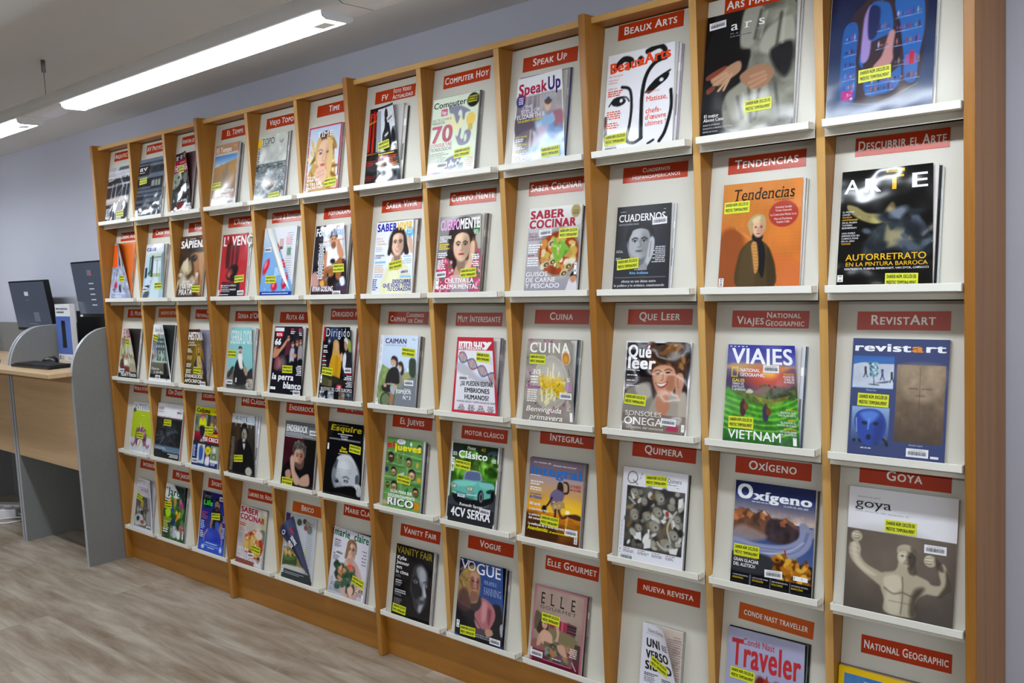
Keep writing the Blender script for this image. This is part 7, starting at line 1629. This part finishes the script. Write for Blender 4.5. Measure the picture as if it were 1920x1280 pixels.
def older_label(k, n, desc):
    w = desc.replace('magazine', 'one').split()
    pre = ['older', 'issue', 'behind', 'the'] if n == 1 else [('first', 'second', 'third')[k], 'older', 'issue', 'behind', 'the']
    w = w[:16 - len(pre)]
    while w[-1].strip(',') in ('a', 'an', 'the', 'in', 'of', 'with', 'and', 'under', 'on', 'at', 'his', 'her', 'from', 'one', 'below', 'above', 'over'):
        w.pop()
    return ' '.join(pre + w).rstrip(',')
ROOT = {}
ISS = [0]
for (r, c), (mx, w, h, tp, curl, turn, desc, older) in MAGS.items():
    cx, cw = colx(c)
    zl = ZL[r]
    vb = -.0148 * SN + .0005                  # resting on the ledge
    t0 = .0008
    rotm = Matrix.Rotation(TH, 4, 'X')
    def base(x, v, off):
        d = v / SN
        return (cx + x, SL * d - .001 - off / SN, zl + d + off * SL / SN)
    # older issues standing behind
    off = t0
    for k, (col, dx, dy) in list(enumerate(older))[::-1]:
        t = .0034
        rt = empty('magazine', base(mx, vb, off), older_label(k, len(older), desc), 'magazine', 'older issues kept behind the display copies', rotm.to_euler())
        b = MB()
        w0 = w if curl < .01 else w * (.5 + .5 * max(tp, .84))
        ww = min(w0 + dx * .55, cw - mx - .004)
        page_box(b, ww, h + dy, 0, t - .0006, 'c8c4c0', 'cdc8c2', k + c)
        b.build('page_block', rt)
        b = MB()
        b.box((0, 0, t - .0005), (ww + .0004, h + dy, t - .0001), M_PRINT, h2s(col))
        kk = h2s(col)
        b.box((ww * .9, h * .3, t - .0001), (ww * .985, h * .5, t), M_PRINT, np.clip(kk * .6, 0, 1))
        b.box((ww * .88, h * .72, t - .0001), (ww * .99, h * .8, t), M_PRINT, np.clip(kk * 1.3 + .08, 0, 1))
        b.build('cover', rt)
        off += t
    th = THICK.get((r, c), .0045)
    root = empty('magazine', base(mx, vb, off), desc, 'magazine', None, (rotm @ Matrix.Rotation(turn, 4, 'Z')).to_euler())
    ROOT[(r, c)] = root
    b = MB()
    wp = w if curl < .01 else w * (.5 + .5 * max(tp, .84))
    page_box(b, wp, h - .001, 0, th, PAPER.get((r, c), 'cfccc8'), 'd8d4ce', r * 12 + c)
    if (curl > .03 and c > 5) or (r, c) in ((4, 4), (1, 4)):      # printed columns on the page that shows
        rr = random.Random(r * 20 + c)
        for k in range(26):
            y = h * (.9 - k * .032)
            b.add([(w * .72, y, th + .0001), (w * rr.uniform(.86, .95), y, th + .0001), (w * .9, y + .0022, th + .0001), (w * .72, y + .0022, th + .0001)], [(0, 1, 2, 3)], M_MATTE, h2s(PAPER.get((r, c), 'cfccc8')) * .72)
    b.build('page_block', root)
    fold = {(1, 4): .0, (4, 4): .0}.get((r, c))
    def mp(X, Y, lift, w=w, h=h, tp=tp, curl=curl, th=th):
        u = np.asarray(X, float) / 100
        t = 1 - np.asarray(Y, float) / 100
        g = 1 - (1 - tp) * t
        z = th + .0006 + curl * .55 * u * u * t ** 1.3 + lift
        return np.stack(np.broadcast_arrays(w * u * g, h * t, z), -1)
    ma = lambda X, Y, lift: mp(X, np.asarray(Y, float) / HID, lift)
    sh = Sheet(NX[c], h / w)
    ART[(r, c)](sh)
    b = MB()
    ny, nx = sh.ny, sh.nx
    ii = np.arange(ny * nx).reshape(ny, nx)
    F = np.stack([ii[1:, :-1], ii[1:, 1:], ii[:-1, 1:], ii[:-1, :-1]], -1).reshape(-1, 4)
    if (r, c) == (1, 4):                      # the top right part of this cover is turned down
        keep = sh.X < 26 + sh.Y * .85
    elif (r, c) == (4, 4):
        keep = (sh.X < 22 + sh.Y * .78) & ~((sh.Y < 14) & (sh.X > 16))
    else:
        keep = None
    if keep is not None:
        F = F[keep[:-1, :-1].ravel() & keep[1:, 1:].ravel()]
    mat = M_FILM if (r, c) in FILM else M_MATTE if FINISH.get((r, c)) else M_PRINT
    b.add(ma(sh.X.ravel(), sh.Y.ravel(), 0), F.tolist(), mat, sh.C.reshape(-1, 3), True)
    def clipT(T):
        if keep is None:
            return T
        o = []
        for q in T:
            xe = q[1] if q[1] is not None else q[0] + 12
            lim = (26 + (q[2] - q[3]) * .85) if (r, c) == (1, 4) else (22 + (q[2] - q[3]) * .78)
            if xe <= lim + 1:
                o.append(q)
        return o
    for q in sh.T:
        q[6].setdefault('asp', h / w)
    place_text(b, clipT(sh.T), ma, mat, .00025)
    G = sh.G if keep is None else [q for q in sh.G if q[2] < 24 + q[1] * .78]
    place_bars(b, G, ma, mat, .00015)
    b.build('cover', root)
    if (r, c) in YEL:
        x, y, ro = YEL[(r, c)]
        sticker(root, 'yellow_sticker', x, y, ro, .064, .0265, mp, w, h, fn_yellow)
    if (r, c) in BARC:
        x, y, ro = BARC[(r, c)]
        sticker(root, 'barcode_label', x, y, ro, .043, .0172, mp, w, h, fn_bar)

# turned down leaves
def leaf(root, name, A, B, C_, D_, rise, cols, n=14, lab=None):
    """a leaf between two edges A-B (hinge) and D_-C_ (free edge), bulging towards the viewer"""
    A, B, C_, D_ = [Vector(q) for q in (A, B, C_, D_)]
    rows = []; ink = []
    for i in range(n + 1):
        t = i / n
        row = []
        for j in range(n + 1):
            s = j / n
            p = A.lerp(B, s).lerp(D_.lerp(C_, s), t)
            p.z += rise * math.sin(PI * min(t * 1.0, 1)) * (0.4 + 0.6 * (1 - s))
            row.append(tuple(p))
            ink.append(cols(s, t))
        rows.append(row)
    return bent_page(name, root, M_MATTE, rows, np.array(ink))
# light blue magazine of the second row: white back of the front leaf
rt = ROOT[(1, 4)]
lf = leaf(rt, 'turned_leaf', (.052, .258, .006), (.185, .03, .006), (.1, .125, .012), (.02, .252, .012), .012, lambda s, t: h2s('d6d8d4') * (.92 + .08 * math.sin(6 * t)))
b = MB()
b.box((.100, .178, .0052), (.122, .216, .0056), M_MATTE, h2s('c09a9a')); b.box((.103, .178, .0056), (.12, .188, .0058), M_MATTE, h2s('2a1c1c'))
b.box((.138, .196, .0052), (.17, .222, .0056), M_MATTE, h2s('d8a8b4')); b.box((.15, .155, .0052), (.17, .182, .0056), M_MATTE, h2s('4a7a60'))
for k in range(5): b.box((.115, .13 - k * .011, .0052), (.17, .1315 - k * .011, .0054), M_MATTE, h2s('a8aab0'))
b.build('inside_pictures', rt)
# bottom row: dark blue leaf folded across
rt = ROOT[(4, 4)]
lf = leaf(rt, 'turned_leaf', (.045, .232, .006), (.18, .03, .006), (.09, .1, .014), (-.012, .165, .02), .016, lambda s, t: h2s('1e2450') * (1 - .25 * s))
b = MB()
for k, (x, y, q) in enumerate(((.085, .215, .016), (.118, .222, .013), (.138, .21, .02), (.15, .196, .018), (.126, .2, .012))):
    n = 14
    b.add([(x + q * .9 * math.cos(2 * PI * j / n), y + q * .8 * math.sin(2 * PI * j / n), .0052 + k * .0001) for j in range(n)], [tuple(range(n))], M_MATTE, h2s(('3a5a40', '4a4a48', '9a9488', '6a7268', '8a4a48')[k]))
b.build('inside_pictures', rt)
b = MB()
def lp(u, v, z):                              # lettering lying on the folded leaf
    u = np.asarray(u, float); v = np.asarray(v, float)
    o = np.array((-.004, .168, .0345 + z)); ex = np.array((.072, -.064, -.006)) ; ey = np.array((.050, .052, -.004))
    return o + u[..., None] * ex + v[..., None] * ey
for t, u0, u1, v0, hh, cc in (('BOSCH', .32, .62, .8, .16, 'c02434'), ('SIEMPRE', .62, 1.02, .56, .2, 'e8eaf0'), ('MEJOR', .66, .98, .26, .2, 'e8eaf0')):
    V, F, W = lay(t, .04)
    q = lp(u0 + V[:, 0] * (u1 - u0) / W, v0 + V[:, 1] * hh, .0)
    q[:, 2] += V[:, 2] * 4
    b.add(q, F, M_MATTE, h2s(cc))
n = 18
b.add(lp(.22 + .085 * np.cos(np.arange(n) * 2 * PI / n), .36 + .14 * np.sin(np.arange(n) * 2 * PI / n), 0), [tuple(range(n))], M_MATTE, h2s('dfe3ee'))
b.add(lp(.22 + .06 * np.cos(np.arange(n) * 2 * PI / n), .36 + .1 * np.sin(np.arange(n) * 2 * PI / n), .0003), [tuple(range(n))], M_MATTE, h2s('2a3060'))
b.build('leaf_lettering', lf)
# white booklet: the first printed page behind the bent cover
rt = ROOT[(4, 9)]
b = MB()
for k in range(30):
    b.box((.074, .165 - k * .0052, .0161), (.113 - (k * 7 % 5) * .003, .1672 - k * .0052, .0163), M_MATTE, h2s('9a8a82'))
b.build('printed_page', rt)
# ------------------------------------------------------------------ pendant tube lamps
YL = -0.555
def housing_outline(k=1.0):
    o = []
    for i in range(17):
        a = PI * i / 16
        o.append((YL + .056 * k * math.cos(a), 1.862 + .049 * k * math.sin(a)))
    o += [(YL - .054 * k, 1.856), (YL - .044 * k, 1.851), (YL + .044 * k, 1.851), (YL + .054 * k, 1.856)]
    return o
lamp_lab = {0: 'pendant tube lamp at the far left, only its near end in view', 1: 'long white pendant tube lamp glowing above the far half of the magazine rack',
            2: 'white pendant tube lamp above the near end of the rack, at the top edge', -1: 'white pendant tube lamp beyond the left edge', 3: 'white pendant tube lamp past the near end of the rack, outside the picture'}
for k in (-1, 0, 1, 2):
    xj = .80 + (k - 1) * 1.72
    L = empty('pendant_lamp', (xj, 0, 0), lamp_lab[k], 'ceiling lamp', 'tube lamps in one line below the ceiling')
    b = MB()
    b.prism(housing_outline(), .0015, 1.7185, 0, M_LAMP, True, True)
    b.build('housing', L)
    b = MB()
    b.prism(housing_outline(.985), -.0015, .0015, 0, M_BLACK2, True)
    b.build('joint_ring', L)
    b = MB()                                  # the lit trough below
    o = [(YL + .042, 1.8508), (YL + .040, 1.843), (YL + .030, 1.8375), (YL, 1.836), (YL - .030, 1.8375), (YL - .040, 1.843), (YL - .042, 1.8508)]
    b.prism(o, .29, 1.64, 0, M_DIFF, True)
    d = b.build('diffuser', L)
    for xx in (.283, 1.641):
        b = MB()
        b.prism([(YL + .044, 1.851), (YL + .042, 1.842), (YL + .031, 1.836), (YL - .031, 1.836), (YL - .042, 1.842), (YL - .044, 1.851)], xx, xx + .006, 0, M_LAMP)
        b.build('end_cap', L)
    b = MB()
    b.box((1.575, YL - .02, 1.8342), (1.625, YL + .012, 1.8358), M_LAMP)
    b.build('retaining_clip', L)
    b = MB()
    b.tube([(.075, YL, 1.909), (.075, YL, ZC - .035)], .0012, M_STEEL, 6)
    b.build('suspension_wire', L)
    b = MB()
    b.tube([(.075, YL, ZC - .04), (.075, YL, ZC)], .007, M_STEEL, 14)
    b.build('ceiling_cup', L)

# ------------------------------------------------------------------ catalogue desks at the left
ZD = .888
def panel_outline(yf):
    o = [(.178, 0.0), (yf, 0.0), (yf, .86)]
    for i in range(1, 13):
        a = PI / 2 * i / 12
        o.append((yf + (-.02 - yf) * (1 - math.cos(a)), .86 + .21 * math.sin(a)))
    o.append((.178, 1.07))
    return o
def side_panel(x0, x1, yf, parent):
    o = panel_outline(yf)
    b = MB()
    b.prism(o, x0, x1, 0, M_GREY)
    p = b.build('side_panel', parent)
    # pale strip along the front and top edge
    b = MB()
    q = o[1:]
    n = len(q)
    out = []
    for i, (y, z) in enumerate(q):
        y0, z0 = q[max(i - 1, 0)]; y1, z1 = q[min(i + 1, n - 1)]
        t = Vector((y1 - y0, z1 - z0)).normalized()
        out.append((y - t.y * .0012 * 1.0, z + t.x * .0012))
    v = []
    for x in (x0 + .001, x1 - .001):
        for (y, z) in q: v.append((x, y, z))
        for (y, z) in out: v.append((x, y, z))
    f = []
    for i in range(n - 1):
        f.append((n + i, n + i + 1, 2 * n + n + i + 1, 2 * n + n + i))
        f.append((i, i + 1, n + i + 1, n + i)); f.append((2 * n + i, 2 * n + n + i, 2 * n + n + i + 1, 2 * n + i + 1))
    b.add(v, f, M_TRIM)
    t = b.build('edge_strip', p)
    tag(p, 'grey side panel with a rounded front shoulder')
    return p
def desk(xa, xb, label, partition_top):
    D = empty('catalogue_desk', (0, 0, 0), label, 'desk', 'standing computer desks')
    side_panel(xa, xa + .021, -.190, D)
    side_panel(xb - .021, xb, -.190, D)
    b = MB(); b.box((xa + .0215, -.1925, ZD - .019), (xb - .0215, .176, ZD), M_DESK)
    b.box((xa - .003, -.2985 + .008, ZD - .019), (xb + .003, -.1925, ZD), M_DESK)
    b.build('desktop', D, .0012, 2)
    b = MB(); b.box((xa + .0215, -.187, .44), (xb - .0215, -.170, ZD - .0195), M_DESK)
    b.build('front_panel', D, .001, 1)
    b = MB(); b.box((xa + .0215, .1785, .0), (xb - .0215, .1995, partition_top), M_GREY)
    b.build('back_partition', D)
    return D
desk(-.729, -.004, 'maple topped standing desk with grey side panels touching the rack end', 1.25)
desk(-1.9, -.7375, 'maple topped standing desk at the left edge, beyond the double grey panel', 1.062)

def monitor(xc, yb, zb, w, h, yaw, label, lean, marks):
    Mn = empty('monitor', (xc, yb, ZD), label, 'computer monitor', 'computer monitors on the desks', (0, 0, yaw))
    z0 = zb - ZD
    tilt = lambda y, z: (y - (z - z0) * lean, z)
    def slabx(b, x0, x1, za, zb_, ya, yb_, m):
        v = []
        for z in (za, zb_):
            for y in (ya, yb_):
                yy, zz = tilt(y, z)
                v += [(x0, yy, zz), (x1, yy, zz)]
        b.add(v, [(0, 1, 5, 4), (2, 6, 7, 3), (0, 4, 6, 2), (1, 3, 7, 5), (4, 5, 7, 6), (0, 2, 3, 1)], m)
    b = MB(); slabx(b, -w / 2, w / 2, z0, z0 + h, -.006, .022, M_BLACK); b.build('casing', Mn, .002, 1)
    b = MB(); slabx(b, -w / 2 + .008, w / 2 - .008, z0 + .016, z0 + h - .008, -.0075, -.0062, M_SCREEN)
    for (x, z, ww, hh, m) in marks: slabx(b, x - ww / 2, x + ww / 2, z0 + z, z0 + z + hh, -.0085, -.0076, m)
    b.build('screen', Mn)
    b = MB(); b.box((-.03, .02, .008), (.03, .036, z0 + h * .45), M_BLACK); b.build('stand', Mn, .002, 1)
    b = MB(); b.box((-.11, -.06, 0.0004), (.11, .043, .01), M_BLACK); b.build('stand_foot', Mn, .003, 2)
    return Mn
M_SCREEN = flat('lit_monitor_screen', '30343f', 0.2, emit='596274', es=0.45)
M_SCRW = flat('screen_lettering', '9aa2b0', 0.3, emit='b8c0cc', es=0.5)
M_SCRD = flat('screen_dim_picture', '4a505c', 0.3, emit='6c7484', es=0.5)
M_SCRR = flat('screen_red_mark', 'a04a50', 0.3, emit='b85c60', es=0.4)
monitor(-1.10, .1, 1.03, .48, .272, 0, 'thin black monitor with a dark grey screen on the left desk', .12,
        [(-.02, .19, .05, .022, M_SCRW), (-.02, .165, .04, .004, M_SCRD), (.06, .05, .07, .05, M_SCRD), (.0, .035, .12, .005, M_SCRD)])
mk = [(.04, .2, .03, .028, M_SCRD), (.062, .2, .012, .026, M_SCRR)] + [(.05, .16 - .026 * i, .05, .005, M_SCRW) for i in range(5)]
mo = monitor(-.255, .08, 1.109, .46, .27, 0, 'thin black monitor half hidden behind the end of the rack', .1, [(x - .09, z, a, q, m) for (x, z, a, q, m) in mk])
b = MB(); b.box((-.225, -.0086, 1.107 - ZD + .003), (-.195, -.0078, 1.107 - ZD + .013), M_WHITE); b.build('white_maker_tag', mo)

b = MB(); b.box((0, 0, 0), (.63, .046, .247), M_BLACK)
T = empty('computer_tower', (-.66, .128, ZD + .0004), 'flat black computer box standing behind the blue and white display board', 'computer')
b.build('case', T, .003, 2)
b = MB()
for i in range(9): b.box((.2 + i * .012, -.0008, .03), (.206 + i * .012, 0.0, .09), M_BLACK2)
b.build('vent_slots', T)

# blue and white board with the photo of a slot
S = empty('display_board', (-.672, .03, ZD + .0004), 'upright white and blue board with a picture of a narrow black slot, on the desk', 'sign')
b = MB(); b.box((0, 0, 0), (.17, .028, .286), M_WHITE); b.build('board', S, .001, 1)
M_BLUE = flat('blue_print', '5470bb', 0.4)
b = MB(); b.box((.0005, -.0008, .036), (.1695, 0, .226), M_BLUE); b.build('blue_field', S)
b = MB(); b.box((.064, -.0016, .068), (.108, -.0008, .204), M_BLACK); b.box((.060, -.0016, .07), (.066, -.0008, .085), M_BLACK)
for x, z in ((.070, .198), (.102, .198), (.104, .073)): b.box((x - .002, -.002, z - .002), (x + .002, -.0016, z + .002), M_STEEL)
b.build('slot_picture', S)
b = MB()
M_NAVY = flat('navy_lettering', '23264a', 0.5)
for t, x0, x1, z in (('BÚSTIA DE RECOLLIDA', .014, .15, .259), ("D'IMPRESSIONS", .018, .104, .242)):
    V, F, W = lay(t, .035)
    k = (x1 - x0) / W
    b.add(np.stack([x0 + V[:, 0] * k, -.0006 - V[:, 2], z + V[:, 1] * .0085], 1), F, M_NAVY)
for t, x0, x1, z in (('Consell', .024, .062, .02), ('Mallorca', .024, .062, .009)):
    V, F, W = lay(t, .01)
    k = (x1 - x0) / W
    b.add(np.stack([x0 + V[:, 0] * k, -.0006 - V[:, 2], z + V[:, 1] * .0065], 1), F, M_NAVY)
b.box((.012, -.0006, .008), (.02, 0, .028), M_NAVY); b.box((.112, -.0006, .012), (.145, 0, .014), M_NAVY); b.box((.112, -.0006, .02), (.13, 0, .022), M_NAVY)
b.build('lettering', S)

def keyboard(x, y, yaw, label, w=.40, d=.125):
    k = empty('keyboard', (x, y, ZD + .0004), label, 'keyboard', None, (0, 0, yaw))
    b = MB(); b.box((-w / 2, -d / 2, 0), (w / 2, d / 2, .012), M_BLACK); b.build('case', k, .003, 2)
    b = MB()
    for i in range(5):
        for j in range(17):
            x0 = -w / 2 + .012 + j * (w - .024) / 17
            y0 = -d / 2 + .012 + i * (d - .024) / 5
            b.box((x0, y0, .012), (x0 + (w - .024) / 17 - .003, y0 + (d - .024) / 5 - .003, .0165), M_BLACK2)
    b.build('keys', k)
    return k
def mouse(x, y, z, yaw, label):
    m = empty('computer_mouse', (x, y, z), label, 'computer mouse', None, (0, 0, yaw))
    b = MB()
    n, q = 20, 8
    v = []
    for i in range(q + 1):
        a = PI / 2 * i / q
        for j in range(n):
            t = 2 * PI * j / n
            v.append((.054 * math.cos(a) ** .7 * math.cos(t), .031 * math.cos(a) ** .7 * math.sin(t), .004 + .03 * math.sin(a) * (1 + .18 * math.cos(t) * math.cos(a))))
    f = [(i * n + j, i * n + (j + 1) % n, (i + 1) * n + (j + 1) % n, (i + 1) * n + j) for i in range(q) for j in range(n)]
    f.append(tuple(range(n))[::-1])
    v2 = [(p[0], p[1], 0) for p in v[:n]]
    b.add(v, f, M_BLACK, None, True); b.add(v[:n] + v2, [(n + j, n + (j + 1) % n, (j + 1) % n, j) for j in range(n)], M_BLACK)
    b.build('shell', m)
    b = MB(); b.tube([(.028, -.004, .033), (.028, .004, .033)], .006, M_BLACK2, 10); b.build('scroll_wheel', m)
    return m
keyboard(-.435, -.145, .02, 'black keyboard lying on the desk in front of the blue and white board', .42)
mouse(-.555, -.062, ZD + .0006, .25, 'black mouse beside the keyboard on the nearer desk')
mouse(-1.03, -.16, ZD + .0006, .1, 'black mouse on the left desk at the photo edge')

# sockets and cable on the floor under the left desk
ps = empty('socket_strip', (-1.47, -.02, 0), 'white socket strip on the floor below the left desk', 'power socket', None, (0, 0, .5))
b = MB(); b.box((-.13, -.03, .0004), (.12, .03, .045), M_WHITE); b.build('body', ps, .004, 2)
for i in (-1, 0, 1):
    b = MB(); n = 20
    b.add([(i * .075 + .021 * math.cos(2 * PI * j / n), -.0306, .023 + .018 * math.sin(2 * PI * j / n)) for j in range(n)], [tuple(range(n))], flat('socket_recess', 'b4b4ba', .5) if i == -1 else bpy.data.materials['socket_recess'])
    for s in (-1, 1): b.box((i * .075 + s * .008 - .002, -.0312, .021), (i * .075 + s * .008 + .002, -.0307, .025), M_BLACK)
    b.build('socket', ps)
ad = empty('power_adapter', (-1.30, -.06, 0), 'white power adapter with a looped cable beside the socket strip', 'power adapter', None, (0, 0, .7))
b = MB(); b.box((-.05, -.028, .0004), (.05, .028, .05), M_WHITE); b.build('body', ad, .005, 2)
b = MB()
pp = [Vector((.05, 0, .02)), Vector((.09, -.02, .006)), Vector((.12, -.09, .005)), Vector((.05, -.14, .005)), Vector((-.04, -.10, .005)), Vector((-.02, -.05, .005)), Vector((.08, -.05, .011)), Vector((.2, -.02, .006)), Vector((.26, .03, .006))]
cp = [tuple(q) for q in catmull(np.array([list(p) for p in pp]), False, 8)]
b.tube([(x, y, max(z, .0045)) for x, y, z in cp], .004, M_WHITE, 8)
b.build('cable', ad)

bpy.data.objects.remove(_fo)
